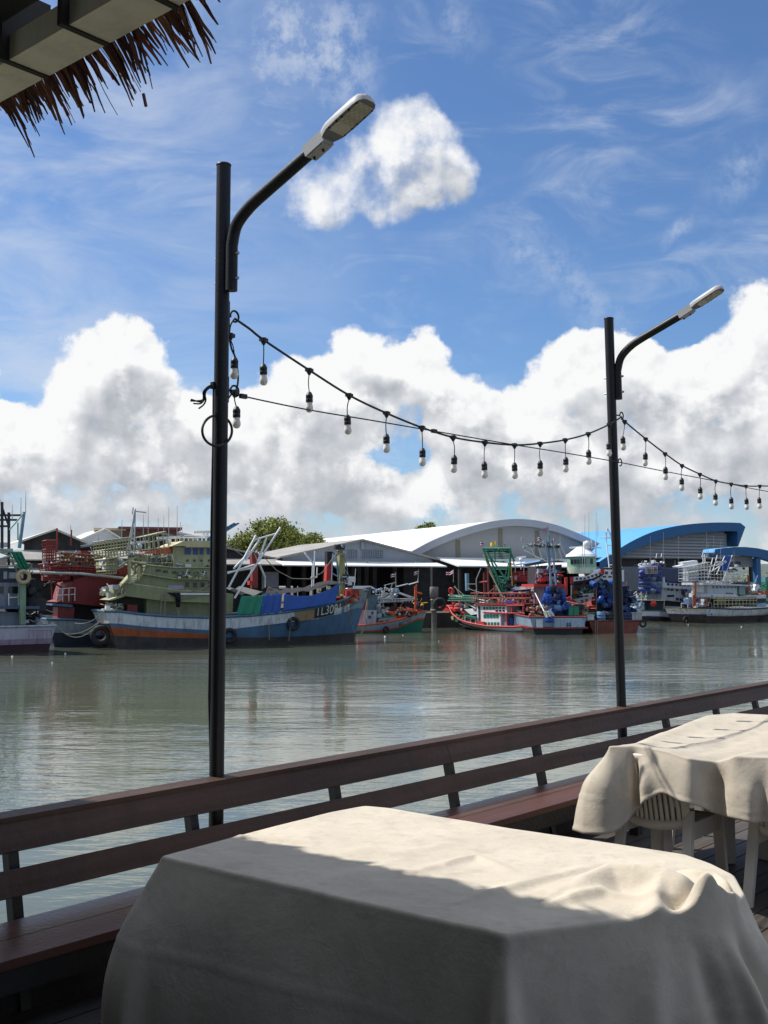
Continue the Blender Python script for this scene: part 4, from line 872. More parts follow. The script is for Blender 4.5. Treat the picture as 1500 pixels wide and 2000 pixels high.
# --- blue arched warehouse
BLUR = M('blue_roof_sheet', (.085, .31, .62), .7, .06, .3); BLUF = M('blue_fascia', (.022, .115, .27), .55, .08, .3)
LOUV = M('grey_cladding', (.24, .235, .24), .7, .08, .5, planks=.42)
pl = facade(1320, 1150, 150)
root = thing('arched_warehouse', 'warehouse with blue curved roof and grey slatted front', 'warehouse', pl.O, pl.rz)
outer = [px(7, x, y) for x, y in ((-330, 540), (-160, 430), (0, 330), (200, 235), (400, 175), (640, 135), (900, 117), (1100, 117), (1200, 122))]
inner = [px(7, x, y) for x, y in ((-330, 630), (-160, 525), (0, 425), (200, 350), (400, 288), (640, 238), (900, 214), (1080, 207), (1165, 212))]
A_ = smooth_pts([Vector((pl.q(*p).x, 0, pl.q(*p).z)) for p in outer], 4); I_ = smooth_pts([Vector((pl.q(*p).x, 0, pl.q(*p).z)) for p in inner], 4); n = len(A_)
e0, e1, e2 = [pl.q(*px(7, *p)) for p in ((1252, 165), (1175, 375), (1165, 372))]
A2 = A_ + [Vector((e0.x, 0, e0.z)), Vector((e1.x, 0, e1.z))]
m = MB(); nn = len(A2); m.add([(p.x, 0, p.z) for p in A2] + [(p.x, 55, p.z) for p in A2], [(i, i + 1, nn + i + 1, nn + i) for i in range(nn - 1)], 0, True); m.build('curved_roof', BLUR, root)
I2 = I_ + [I_[-1] + Vector((.05, 0, -.05)), Vector((e2.x, 0, e2.z))]
m = MB(); m.add([(p.x, -.06, p.z + .03) for p in A2] + [(p.x, -.06, p.z) for p in I2] + [(p.x, 1.4, p.z) for p in I2], [(i, nn + i, nn + i + 1, i + 1) for i in range(nn - 1)] + [(nn + i, 2 * nn + i, 2 * nn + i + 1, nn + i + 1) for i in range(nn - 1)]); m.build('roof_fascia', BLUF, root)
zc = pl.q(*px(7, 500, 505)).z; xe = pl.q(*px(7, 1082, 300)).x
top = [(p.x, p.z - .03) for p in I_ if p.x < xe]; m = MB(); m.prism([(top[0][0], zc)] + [t for t in top if t[1] > zc] + [(xe, top[-1][1]), (xe, zc)], 1.0, 1.3); sf_ = m.build('slatted_front', LOUV, root)
m = MB(); z_ = zc + .1
while z_ < max(t[1] for t in top) - .3:
    xl_ = min([t[0] for t in top if t[1] > z_ + .3] or [xe]); 
    if xe - xl_ > 1: m.prism([(.997, z_), (.997, z_ + .26), (.84, z_)], xl_, xe - .05)
    z_ += .42
m.v = [(v[1], v[0], v[2]) for v in m.v]; m.build('cladding_slats', M('pale_slat', (.36, .355, .36), .7, .08), sf_)
w = pl.q(*px(7, 1165, 370)); m = MB(); m.box((xe + .003, 2.0, pl.q(*px(7, 1100, 380)).z), (w.x - .05, 12, I_[-1].z - .2)); m.build('end_box', M('pale_cladding', (.5, .5, .49), .7, .05), root)
m = MB(); m.box((top[0][0], 1.35, 0), (xe, 50, zc)); m.build('dark_hall', DARK, root)  # solid dark block in place of the shaded opening
for k in range(8): x = top[0][0] + 3 + k * 6; m = MB(); m.box((x - .2, .9, 0), (x + .2, 1.3, zc)); m.build('post', DARK, root)
pl = facade(1450, 1150, 141)
root = thing('blue_arched_shed', 'smaller blue arched roof on a blue column at far right', 'shed', pl.O, pl.rz)
outer = [px(7, x, y) for x, y in ((918, 440), (925, 405), (1010, 393), (1130, 381), (1250, 381), (1380, 394), (1500, 420), (1650, 470), (1750, 515))]
inner = [px(7, x, y) for x, y in ((922, 458), (930, 456), (1010, 462), (1130, 468), (1250, 474), (1380, 490), (1500, 522), (1650, 570), (1750, 600))]
A_ = [pl.q(*p) for p in outer]; I_ = [pl.q(*p) for p in inner]; n = len(A_)
m = MB(); m.add([(p.x, 0, p.z) for p in A_] + [(p.x, 2.2, p.z) for p in A_], [(i, i + 1, n + i + 1, n + i) for i in range(n - 1)], 0, True); m.build('curved_roof', BLUR, root)
m = MB(); m.add([(p.x, -.05, p.z + .02) for p in A_] + [(p.x, -.05, p.z) for p in I_] + [(p.x, 1, p.z) for p in I_], [(i, n + i, n + i + 1, i + 1) for i in range(n - 1)] + [(n + i, 2 * n + i, 2 * n + i + 1, n + i + 1) for i in range(n - 1)]); m.build('roof_fascia', BLUF, root)
a, b = pl.q(*px(7, 1100, 600)), pl.q(*px(7, 1400, 595)); m = MB(); m.prism([(a.x, a.z), (b.x, b.z)] + [(p.x, p.z - .02) for p in I_[5:2:-1]], .8, 1.0); m.build('slatted_front', LOUV, root)
for x in (1408, 1700):
    a = pl.q(*px(7, x, 700)); MB().box((a.x - .35, .1, 0), (a.x + .35, .78, pl.q(*px(7, 1408, 500)).z)).build('column', BLUF, root)

# ------------------------------------------------------------------ trees
def leafmat(name, c): return M(name, c, .7, .35, 1.2, spec=.3)
LEAF = [leafmat('leaf_dark', (.10, .125, .028)), leafmat('leaf_mid', (.18, .225, .045)), leafmat('leaf_light', (.28, .29, .07))]
BARK = M('bark', (.10, .075, .05), .9, .3, 3)
def tree(base, lobes, label, n=5200, size=.34, seed=1, group=None):
    """lobes: centre (x, y, z above base) and radius"""
    rr = random.Random(seed); root = thing('tree', label, 'tree', base, 0, group)
    m = MB(); tz = max(l[2] for l in lobes) * .6
    m.tube([(0, 0, 0), (.1, 0, tz * .5), (0, .1, tz)], [.38, .3, .2], 8)
    for (x, y, z, r) in lobes: m.tube([(0, 0, tz * .55), (x * .5, y * .5, tz * .55 + (z - tz * .55) * .6), (x, y, z)], [.16, .11, .04], 6)
    m.build('trunk', BARK, root)
    tot = sum(l[3] ** 2 for l in lobes); m = MB()
    for (x, y, z, r) in lobes:
        # clumps on the lobe's surface, leaves about each clump
        nc = max(8, int(26 * r)); per = int(n * r * r / tot / nc)
        for k in range(nc):
            d = Vector((rr.gauss(0, 1), rr.gauss(0, 1), rr.gauss(0, 1))).normalized(); c = Vector((x, y, z)) + Vector((d.x, d.y, d.z * .85)) * r * rr.uniform(.55, 1.02); cr = rr.uniform(.25, .5) * min(1, r / 2) * 1.25
            for q in range(per):
                p = c + Vector((rr.gauss(0, cr), rr.gauss(0, cr), rr.gauss(0, cr * .7))); nrm = (Vector((rr.gauss(0, 1), rr.gauss(0, 1), rr.gauss(.4, 1))) + d).normalized()
                u = nrm.orthogonal().normalized(); u = Matrix.Rotation(rr.uniform(0, 6.28), 3, nrm) @ u; v = nrm.cross(u); s = size * rr.uniform(.6, 1.25)
                m.add([p - u * s * .5, p + v * s * .28, p + u * s * .5, p - v * s * .28], [(0, 1, 2, 3)], rr.choice((0, 1, 1, 2, 2)))
    m.build('crown', LEAF, root); return root
b = P(540, 1150, 175); b.z = -.9; k = 175 / 2150
def lb(x, y, r, dy=0): p = P(x, y, 175 + dy); return (p.x - b.x, p.y - b.y, p.z - b.z, r * k)
tree(b, [lb(532, 1042, 34), lb(500, 1052, 30), lb(560, 1050, 30), lb(545, 1030, 24), lb(512, 1030, 20), lb(475, 1062, 26), lb(578, 1060, 22), lb(458, 1070, 20), lb(530, 1068, 34, 3)], 'large olive green tree behind the long shed', 12000, .46, 2)
b = P(600, 1150, 178); b.z = -.9; k = 178 / 2150
def lb(x, y, r, dy=0): p = P(x, y, 178 + dy); return (p.x - b.x, p.y - b.y, p.z - b.z, r * k)
tree(b, [lb(590, 1058, 18), lb(612, 1056, 17), lb(600, 1066, 22), lb(630, 1064, 11), lb(575, 1066, 18)], 'lower bushy tree just right of the large olive tree', 5200, .42, 3)
b = P(830, 1150, 232); b.z = -.9; k = 232 / 2150
def lb(x, y, r, dy=0): p = P(x, y, 232 + dy); return (p.x - b.x, p.y - b.y, p.z - b.z, r * k)
tree(b, [lb(832, 1036, 15), lb(842, 1028, 9), lb(822, 1036, 10), lb(850, 1040, 10)], 'small treetop showing over the white warehouse roof', 2600, .45, 4)
for i, (x, Y, h) in enumerate(((655, 143, 3.2), (700, 146, 3.6), (735, 143, 3.4), (775, 150, 5.0), (803, 146, 4.2))):
    b = P(x, 1150, Y); b.z = -.9
    tree(b, [(0, 0, h * .6, h * .42), (1.6, 0, h * .5, h * .36), (-1.7, .3, h * .5, h * .36), (.2, -.6, h * .9, h * .3)], 'green bush standing in the yard behind the fish shed posts', 900, .34, 20 + i, 'bushes behind the fish shed')
for i, (x, Y, r) in enumerate(((1462, 190, 3.0), (1485, 195, 2.4), (1520, 190, 3.0))):
    b = P(x, 1150, Y); b.z = -.9
    tree(b, [(0, 0, r * .9, r), (2.5, 0, r * .7, r * .8), (-2.4, 0, r * .7, r * .8)], 'dark green tree on the bank beyond the blue column', 900, .45, 40 + i, 'trees beyond the blue column')
# ------------------------------------------------------------------ fishing boats
def pnt(name, col, var=.16, streak=.62, sc=(.06, .03, .02), rough=.6, scale=1.2): return M(name, col, rough, var, scale, streak=streak, streakcol=sc)
WHT = pnt('boat_white', (.60, .64, .66), .14, .65); WHT2 = pnt('boat_white_clean', (.78, .80, .82), .06, .2, (.3, .28, .25)); BLU = pnt('boat_blue', (.060, .14, .24), .25, .65, (.10, .085, .07)); BLUL = pnt('boat_pale_blue', (.20, .34, .46))
ORG = pnt('boat_orange', (.36, .085, .025), .25); BOT = pnt('boat_bottom', (.045, .042, .038), .4, .7, (.11, .07, .045)); KHA = M('khaki_paint', (.235, .245, .125), .6, .16, 1.2, streak=.5, streakcol=(.10, .10, .06), planks=.17)
KHL = pnt('khaki_light', (.36, .36, .20), .14, .45); CRM = pnt('cream_paint', (.52, .47, .26), .1, .2); MAR = M('maroon_paint', (.19, .016, .020), .6, .2, 1.2, streak=.4, streakcol=(.05, .01, .01), planks=.22); MARL = pnt('red_oxide_paint', (.26, .035, .03), .2)
NAV = pnt('boat_navy', (.016, .030, .055), .3); LIL = pnt('boat_lilac', (.36, .26, .36), .15); GRY = pnt('boat_grey', (.19, .22, .27), .12); GRYL = pnt('boat_pale_grey', (.36, .40, .44), .1)
GRN = pnt('boat_green', (.012, .17, .10), .15, .3); GRNP = pnt('green_post', (.20, .30, .20), .15); RED = pnt('boat_red', (.50, .035, .030), .15, .3); REDO = pnt('boat_orange_red', (.60, .10, .03), .15, .3)
BLK2 = pnt('boat_black', (.016, .016, .018), .3, .3); RUST = pnt('rust_red', (.19, .050, .030), .35, .7, (.07, .03, .02)); STL = M('galvanised_steel', (.42, .44, .45), .5, .12, 4, metal=.3); STLW = M('white_steel', (.70, .71, .70), .5, .08, 3)
WIN = M('boat_glass', (.012, .016, .022), .12, .2, 3); WINB = M('blue_shutter', (.03, .07, .22), .4, .1, 3); WING = M('green_glass', (.01, .16, .12), .25, .1, 3); ROPE = M('mooring_rope', (.26, .24, .19), .9, .15, 20); NETB = M('black_net', (.014, .014, .016), .95, .4, 5, bump=.6, bscale=12)
DECKB = pnt('deck_planks', (.16, .13, .10), .3); TYR = M('tyre_rubber', (.016, .016, .017), .75, .3, 10, bump=.3); YEL = M('yellow_paint', (.65, .42, .03), .6, .1, 4); PLB = M('blue_plastic', (.012, .060, .30), .35, .15, 2); PLB2 = M('pale_blue_plastic', (.10, .20, .36), .4, .15, 2); PLN = M('navy_plastic', (.010, .022, .085), .45, .2, 2); PLW = M('white_plastic', (.62, .64, .64), .4, .1, 3); ORW = M('orange_cloth', (.55, .10, .05), .8, .15, 2)

class Boat(Plane):
    def __init__(s, name, label, wl, heading, k):
        super().__init__(G(*wl, ZW), heading); s.k = k; s.root = thing(name, label, 'fishing boat', s.O, s.rz, 'fishing boats moored along the far bank')
    def at(s, x, y, lat=0.0, k=None): return s.q(*px(k or s.k, x, y), lat)
    def xz(s, pts, lat=0.0, k=None):
        r = []
        for p in pts:
            v = s.at(p[0], p[1], lat, p[2] if len(p) > 2 else k); r.append((v.x, v.z))
        return r
    def hull(s, B, xw, xd, sheer, bands, mats, stern=.84, full=2.3, mid=.45, flip=False, swap=False, deck=.75, deckm=None, rail=None, railr=.10, nst=36, bowtop=None):
        """bands: bottom up, (upper boundary [(x, z)...], material index or f(x)); the last one ends at the sheer"""
        def ip(pl, x): pl = sorted(pl); return float(np.interp(x, [p[0] for p in pl], [p[1] for p in pl]))
        zs = max(z for x, z in sheer) if not flip else max(z for x, z in sheer)
        lv = [[(0, -.7)]] + [b[0] for b in bands[:-1]] + [sheer]; mis = [b[1] for b in bands]
        seq = []                                    # interleave a mid level in each band
        for i in range(len(lv) - 1): seq += [(i, 0), (i, .5)]
        seq += [(len(lv) - 1, 0)]
        def hb(t, w):
            tt = 1 - t if flip else t
            bow = 1 - max(0, (tt - mid) / (1 - mid)) ** full; st = stern + (1 - stern) * min(1, tt / .3)
            bow = max(bow, 0.012); low = .80 if tt < mid else .80 - .45 * ((tt - mid) / (1 - mid))
            return B / 2 * min(bow, st) * (low + (1 - low) * max(0, w) ** .7)
        s.B = B
        def lvl(i, f, x): 
            z = ip(lv[i], x)
            if f: z += (ip(lv[i + 1], x) - z) * f
            return z
        def station(t, i, f):
            x = xd[0] + (xd[1] - xd[0]) * t
            for _ in range(3):
                z = lvl(i, f, x); zt = ip(sheer, x); w = min(1, max(0, z / max(zt, .1))); x = (xw[0] + (xd[0] - xw[0]) * w) * (1 - t) + (xw[1] + (xd[1] - xw[1]) * w ** 1.2) * t
            return x, z, hb(t, w)
        def V(x, y, z): return (y - B / 2, x, z) if swap else (x, y, z)
        s.V = V; s.station = station
        def ypt(x, z):                              # near-side hull surface at x, z
            t = (x - xd[0]) / (xd[1] - xd[0]); w = min(1, max(0, z / max(ip(sheer, x), .1)))
            for _ in range(4):
                x0 = xw[0] + (xd[0] - xw[0]) * w; x1 = xw[1] + (xd[1] - xw[1]) * w ** 1.2; t = min(1, max(0, (x - x0) / (x1 - x0)))
            return B / 2 - hb(t, w)
        s.ypt = ypt
        m = MB(); K = len(seq)
        for side in (-1, 1):
            vs = []; xs_ = []
            for a in range(nst + 1):
                t = a / nst
                for (i, f) in seq: x, z, h = station(t, i, f); vs.append(V(x, B / 2 + side * h, z)); xs_.append(x)
            for a in range(nst):
                for j in range(K - 1):
                    mi = mis[j // 2]; mi = mi(xs_[a * K + j]) if callable(mi) else mi
                    q = (a * K + j, (a + 1) * K + j, (a + 1) * K + j + 1, a * K + j + 1)
                    m.add([vs[k_] for k_ in q], [(0, 1, 2, 3) if side < 0 else (3, 2, 1, 0)], mi, True)
        te = 1 if flip else 0                       # transom
        for j in range(K - 1):
            mi = mis[j // 2]; (x0, z0, h0), (x1, z1, h1) = station(te, *seq[j]), station(te, *seq[j + 1]); mi = mi(x0) if callable(mi) else mi
            m.add([V(x0, B / 2 - h0, z0), V(x0, B / 2 + h0, z0), V(x1, B / 2 + h1, z1), V(x1, B / 2 - h1, z1)], [(0, 1, 2, 3)], mi)
        ho = m.build('hull', mats, s.root); s.hullo = ho
        # weld so that the shading is smooth
        bm = bmesh.new(); bm.from_mesh(ho.data); bmesh.ops.remove_doubles(bm, verts=bm.verts, dist=.002); bm.to_mesh(ho.data); bm.free()
        e = ho.modifiers.new('edges', 'EDGE_SPLIT'); e.split_angle = R(38)
        # deck
        dk = []; up = []
        for a in range(nst + 1):
            x, z, h = station(a / nst, len(lv) - 1, 0); dk.append((x, z - deck, max(h - .12, .01))); up.append((x, z, h))
        m = MB(); vs = []
        for (x, z, h) in dk: vs += [V(x, B / 2 - h, z), V(x, B / 2 + h, z)]
        m.add(vs, [(2 * i, 2 * i + 1, 2 * i + 3, 2 * i + 2) for i in range(nst)]); m.build('deck', deckm or DECKB, s.root)
        if rail:
            m = MB(); m.tube([V(x, B / 2 - h, z) for x, z, h in up], railr, 5); m.tube([V(x, B / 2 + h, z) for x, z, h in up], railr, 5)
            x, z, h = up[-1 if flip else 0]; m.tube([V(x, B / 2 - h, z), V(x, B / 2 + h, z)], railr, 5); m.build('gunwale', rail, s.root)
        s.up = up
    def wall(s, name, pts, y0, y1, mat, k=None, lat=None):
        return MB().prism(s.xz(pts, y0 if lat is None else lat, k), y0, y1).build(name, mat, s.root)
    def wins(s, host, rects, y, mat, k=None, name='window', t=.04):
        for (x0, y0, x1, y1) in rects:
            a, b = s.at(x0, y0, y, k), s.at(x1, y1, y, k); MB().box((a.x, y - t, b.z), (b.x, y - .003, a.z)).build(name, mat, host)
    def tubes(s, name, lines, r, mat, lat=0.0, n=5, k=None):
        m = MB()
        for L in lines: m.tube([s.at(p[0], p[1], p[2] if len(p) > 2 else lat, k) for p in L], r, n)
        return m.build(name, mat, s.root)
    def grid(s, name, c00, c10, c11, c01, nu, nv, r, mat, lat=0.0, dy=0.0, k=None):
        A = [s.at(*c, lat, k) for c in (c00, c10, c11, c01)]; m = MB(); D_ = Vector((0, dy, 0))
        def L(a, b): m.tube([a, b], r, 4, smooth=False)
        for e in ((Vector(), D_) if dy else (Vector(),)):
            for i in range(nu + 1): L(A[0].lerp(A[1], i / nu) + e, A[3].lerp(A[2], i / nu) + e)
            for j in range(nv + 1): L(A[0].lerp(A[3], j / nv) + e, A[1].lerp(A[2], j / nv) + e)
        if dy:
            for i in range(nu + 1):
                for j in range(0, nv + 1, max(1, nv // 2)): p = A[0].lerp(A[1], i / nu).lerp(A[3].lerp(A[2], i / nu), j / nv); L(p, p + D_)
        return m.build(name, mat, s.root)
    def rails(s, name, pts, h, mat, posts, lat=0.0, r=.03, k=None, rows=2, dy=None):
        P0 = [s.at(x, y, lat, k) for x, y in pts]; m = MB()
        for off in ([0] if dy is None else [0, dy]):
            Q = [p + Vector((0, off, 0)) for p in P0]
            for j in range(1, rows + 1): m.tube([p + Vector((0, 0, h * j / rows)) for p in Q], r, 4)
            L = sum((Q[i + 1] - Q[i]).length for i in range(len(Q) - 1))
            for i in range(posts + 1):
                d = L * i / posts
                for j in range(len(Q) - 1):
                    l = (Q[j + 1] - Q[j]).length
                    if d <= l + 1e-6: p = Q[j].lerp(Q[j + 1], min(1, d / l)); break
                    d -= l
                m.tube([p, p + Vector((0, 0, h))], r, 4)
        return m.build(name, mat, s.root)
    def whips(s, pts, lat=2.0, r=.022):
        m = MB()
        for (x, y0, y1) in pts: a, b = s.at(x, y1, lat), s.at(x + 2, y0, lat); m.tube([a, b], [r * 1.4, r * .6], 4)
        return m.build('whip_antenna', STL, s.root)
    def radar(s, x, y, w, lat=2.0, k=None):
        p = s.at(x, y, lat, k); kx = (s.at(x + w / 2, y, lat, k).x - p.x); m = MB(); m.obox(p, (kx, 0, .05), (0, .06, 0), (0, 0, .09)); m.lathe([(.16, -.45), (.22, -.3), (.2, -.1), (0, -.09)], p, 10); m.tube([p - Vector((0, 0, 1.2)), p - Vector((0, 0, .3))], .05, 6); return m.build('radar', STLW, s.root)
    def gear(s, name, c0, c1, lat0, lat1, n, mats, seed, k=None, size=.35):
        """a heap of small deck gear: boxes, coils, floats, pipes"""
        rr = random.Random(seed); a, b = s.at(*c0, lat0, k), s.at(*c1, lat0, k); m = MB()
        for i in range(n):
            x = rr.uniform(min(a.x, b.x), max(a.x, b.x)); y = rr.uniform(lat0, lat1); z0 = min(a.z, b.z); hgt = abs(a.z - b.z); z = z0 + hgt * rr.random() ** 1.5 * .9; q = rr.random(); sz = size * rr.uniform(.4, 1); mi = rr.randrange(len(mats))
            if q < .35: m.obox((x, y, z), Vector((sz * .6, rr.uniform(-.1, .1), 0)), Vector((rr.uniform(-.05, .05), sz * .5, 0)), Vector((0, 0, sz * .45)), mi)
            elif q < .6: m.torus((x, y, z), sz * .5, sz * .14, (rr.gauss(0, .4), rr.gauss(0, .4), 1), 10, 5, mi)
            elif q < .8: m.lathe([(.02, -sz * .5), (sz * .35, -sz * .3), (sz * .42, 0), (sz * .35, sz * .3), (.02, sz * .5)], (x, y, z), 8, mi, axis=(rr.gauss(0, 1), rr.gauss(0, 1), .6))
            else: u = Vector((rr.gauss(0, 1), rr.gauss(0, .5), abs(rr.gauss(0, .8)))).normalized() * sz * 2; m.tube([Vector((x, y, z)), Vector((x, y, z)) + u], .035, 5, mi)
        return stuff(m.build(name, mats, s.root)) if False else m.build(name, mats, s.root)
    def tyre(s, x, y, r, label, lat=None, k=None):
        p = s.at(x, y, 0, k); yy = s.ypt(p.x, p.z) if lat is None else lat; p = s.at(x, y, yy - .12, k)
        r *= .8; o = MB().torus((0, 0, 0), r, r * .36, (0, 1, 0), 18, 8).build('tyre_fender', TYR); o.location = s.w(p); o.rotation_euler = (0, 0, s.rz); tag(o, label, 'tyre', 'tyre fenders on the hulls')
        return o
    def text(s, txt, c, size, mat, host, lean=0.0, k=None, lat=None, sx=1.0):
        cu = bpy.data.curves.new('lettering', 'FONT'); cu.body = txt; cu.size = 1; cu.extrude = .0; o = bpy.data.objects.new('lettering', cu); COL.objects.link(o)
        dg = bpy.context.evaluated_depsgraph_get(); me = bpy.data.meshes.new_from_object(o.evaluated_get(dg)); bpy.data.objects.remove(o); bpy.data.curves.remove(cu)
        p0 = s.at(*c, 0, k)
        for v in me.vertices:
            x = p0.x + v.co.x * size * sx; z = p0.z + v.co.y * size + v.co.x * size * lean; y = (s.ypt(x, z) if lat is None else lat) - .05; v.co = (x, y, z)
        me.materials.append(mat); t = bpy.data.objects.new('lettering', me); COL.objects.link(t); t.parent = host; return t
    def patch(s, name, pts, mat, k=None, off=.03, parent=None, n=10):
        """a plate that lies on the near side of the hull"""
        q = [s.at(x, y, 0, k) for x, y in pts]; m = MB()
        def fn(u, v):
            p = q[3].lerp(q[2], u).lerp(q[0].lerp(q[1], u), v); return (p.x, s.ypt(p.x, p.z) - off, p.z)
        m.grid(fn, n, 3); return m.build(name, mat, parent or s.root)
def tarp(b, name, label, pts, mat, lat, k=None, wave=.10, nu=26, nv=12, cat='tarpaulin', sag=0.0):
    q = [b.at(x, y, lat, k) for x, y in pts]; m = MB(); rr = random.Random(len(label)); ph = rr.uniform(0, 6)
    def fn(u, v):
        p = q[0].lerp(q[1], u).lerp(q[3].lerp(q[2], u), v); f = wave * (.4 + .6 * v)
        return (p.x, p.y - .05 + f * (math.sin(u * 17 + ph + 1.5 * v) + .6 * math.sin(u * 41 + ph * 2 + 3 * v)) * .5 - .1 * v, p.z - sag * math.sin(math.pi * u) * (1 - v))
    m.grid(fn, nu, nv); o = m.build(name, mat); o.location = b.O; o.rotation_euler = (0, 0, b.rz); s_ = o.modifiers.new('t', 'SOLIDIFY'); s_.thickness = .012; return tag(o, label, cat)
def tm(name, c): return M(name, c, .45, .10, 1.5, bump=.3, bscale=6)
TBL, TGR, TDB = tm('blue_tarp', (.012, .075, .33)), tm('green_tarp', (.008, .20, .11)), tm('navy_tarp', (.008, .022, .085))

# ---- far left: lilac topped hull with grey house
b = Boat('fishing_boat', 'grey fishing boat with lilac and white hull cut by the left edge', px(1, 602, 1850), 52, 1)
zz = lambda y: b.at(560, y).z
b.hull(5.2, (-24, 0), (-24, .3), [(-24, zz(1548)), (0, zz(1545))], [([(0, zz(1752))], 0), ([(0, zz(1690))], 1), (None, 2)], [pnt('maroon_bottom', (.055, .022, .028), .3), LIL, M('lilac_white', (.50, .47, .54), .6, .1, 1, streak=.6, streakcol=(.30, .22, .28))], stern=.9, full=2.4, flip=True, rail=GRYL, railr=.08, deck=.3)
b.wall('lower_house', [(-300, 1388), (225, 1388), (222, 1560), (-300, 1560)], .8, 4.4, GRY); b.wall('deck_ledge', [(-300, 1316), (455, 1316), (455, 1350), (-300, 1350)], .3, 4.9, pnt('ledge_blue', (.055, .085, .16)))
h = b.wall('upper_house', [(-300, 1048), (240, 1048), (240, 1314), (-300, 1314)], .9, 4.3, GRY); b.wins(h, [(98, 1092, 205, 1172), (-60, 1092, 40, 1172)], .9, WIN)
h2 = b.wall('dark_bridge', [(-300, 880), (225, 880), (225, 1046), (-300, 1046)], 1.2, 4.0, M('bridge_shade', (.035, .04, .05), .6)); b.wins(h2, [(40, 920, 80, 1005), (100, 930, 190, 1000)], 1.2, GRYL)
b.wall('bridge_roof', [(-300, 655), (150, 655), (150, 700), (-300, 700)], .9, 4.4, GRYL); b.wall('awning_edge', [(-300, 585), (90, 585), (90, 640), (-300, 640)], 2.4, 5.2, WHT2)
b.wall('green_post', [(228, 1020), (300, 1020), (296, 1530), (240, 1530)], .15, .5, GRNP)
b.tubes('mast', [[(22, 120), (22, 700)], [(100, 240), (100, 860)], [(-200, 120), (-200, 700)]], .10, M('mast_black', (.02, .02, .022), .5), 2.2)
b.tubes('mast_yard', [[(-250, 272), (255, 272)], [(-250, 326), (195, 326)], [(-250, 398), (102, 398)], [(16, 160), (100, 400)]], .07, M('mast_black', (.02, .02, .022)), 2.2); b.whips([(140, 150, 320), (240, 70, 272), (295, 0, 240), (5, 90, 160)])
b.tubes('spar', [[(278, 235), (225, 650)]], .12, BLUL, 1.2); b.tubes('stay', [[(275, 250), (110, 440)], [(205, 360), (205, 560)], [(60, 690), (250, 1010)], [(-100, 640), (110, 690), (220, 1000)], [(0, 700), (120, 740)], [(110, 740), (300, 830), (370, 830), (330, 940)]], .045, GRNP, .6); b.tubes('boom', [[(0, 855), (190, 855)], [(0, 770), (120, 740)]], .06, GRYL, .5)
tarp(b, 'green_tarp', 'green tarpaulin bundled on the grey boat at far left', [(110, 690), (243, 690), (312, 880), (262, 945)], TGR, .4, wave=.25)
o = MB().torus((0, 0, 0), .36, .12, (0, 1, 0), 18, 8).build('life_ring', M('tan_ring', (.45, .34, .20), .7)); p = b.at(270, 982, .05); o.location = b.w(p); o.rotation_euler = (0, 0, b.rz); tag(o, 'tan life ring hung under the green tarpaulin at far left', 'life ring')
b.gear('net_pile', (290, 1010), (440, 1310), .6, 3.2, 90, [NETB, BLK2, NETB], 11, size=.9); b.gear('deck_gear', (240, 1400), (560, 1540), .5, 4, 60, [BLK2, GRY, STL, NETB], 12, size=.6); b.tubes('ladder', [[(100, 1170), (100, 1310)], [(212, 1165), (212, 1310)], [(100, 1220), (212, 1216)]], .045, STLW, .75)
b.rails('side_rail', [(330, 1690), (590, 1690)], .55, LIL, 5, -.02, .03, rows=1); b.wall('bollard', [(418, 1238), (450, 1238), (450, 1316), (418, 1316)], .5, .8, LIL)

# ---- dark red boat
b = Boat('fishing_boat', 'dark red fishing boat with tall slatted house and navy hull', px(1, 655, 1792), 63, 1)
b.hull(5.0, (0, 20), (-.6, 21), b.xz([(590, 1470), (850, 1476), (1150, 1500), (1600, 1500)]) , [(b.xz([(640, 1622), (1100, 1655), (1600, 1660)]), 0), (None, 1)], [NAV, pnt('hull_grey_blue', (.30, .36, .40), .12)], stern=.8, rail=BLU, railr=.09)
b.wall('house', [(845, 1012), (1000, 965), (1500, 1010), (1500, 1330), (1250, 1330), (835, 1285)], .6, 4.4, MAR); h = b.wall('aft_wing', [(845, 1030), (770, 1045), (705, 1250), (640, 1270), (830, 1285)], .7, 4.3, MARL)
b.wall('upper_tier', [(820, 840), (1500, 860), (1500, 965), (1000, 965), (845, 1010)], 1.0, 4.0, MARL); b.wins(h, [(1155, 1078, 1212, 1122)], .59, WIN); b.wins(h, [(1145, 920, 1210, 955)], .98, WINB)
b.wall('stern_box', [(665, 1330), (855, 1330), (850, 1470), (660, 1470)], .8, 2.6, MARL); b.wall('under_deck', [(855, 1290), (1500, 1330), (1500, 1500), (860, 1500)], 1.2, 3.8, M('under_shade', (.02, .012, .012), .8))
b.grid('lattice', (535, 560), (640, 560), (640, 800), (535, 800), 4, 7, .04, MARL, .8, 1.5); b.grid('lattice', (510, 830), (800, 830), (800, 1010), (560, 1010), 9, 5, .04, MARL, .7, 2.4); b.grid('deck_rail', (700, 700), (1240, 740), (1240, 860), (700, 850), 14, 3, .035, pnt('rail_brown', (.20, .10, .06)), .9, 3.0); b.grid('deck_rail', (800, 860), (1380, 890), (1380, 960), (800, 960), 14, 3, .045, MARL, .6, 3.2)
b.tubes('boom', [[(468, 932, .3), (920, 945, .3), (1420, 995, .3)]], .10, STL); b.tubes('rail_post', [[(655, 420), (655, 700)], [(820, 440), (815, 620)], [(590, 1020), (600, 1240)], [(600, 1040), (830, 1180)]], .06, MARL, 1.5); b.whips([(812, 385, 440), (1128, 470, 600)])
b.gear('roof_gear', (760, 690), (1200, 840), 1.2, 3.6, 80, [MARL, STL, YEL, M('ochre', (.32, .22, .08), .7), GRY], 13, size=.5); b.gear('roof_gear', (560, 780), (800, 1010), .8, 3.0, 60, [MARL, MARL, WHT], 14, size=.5)
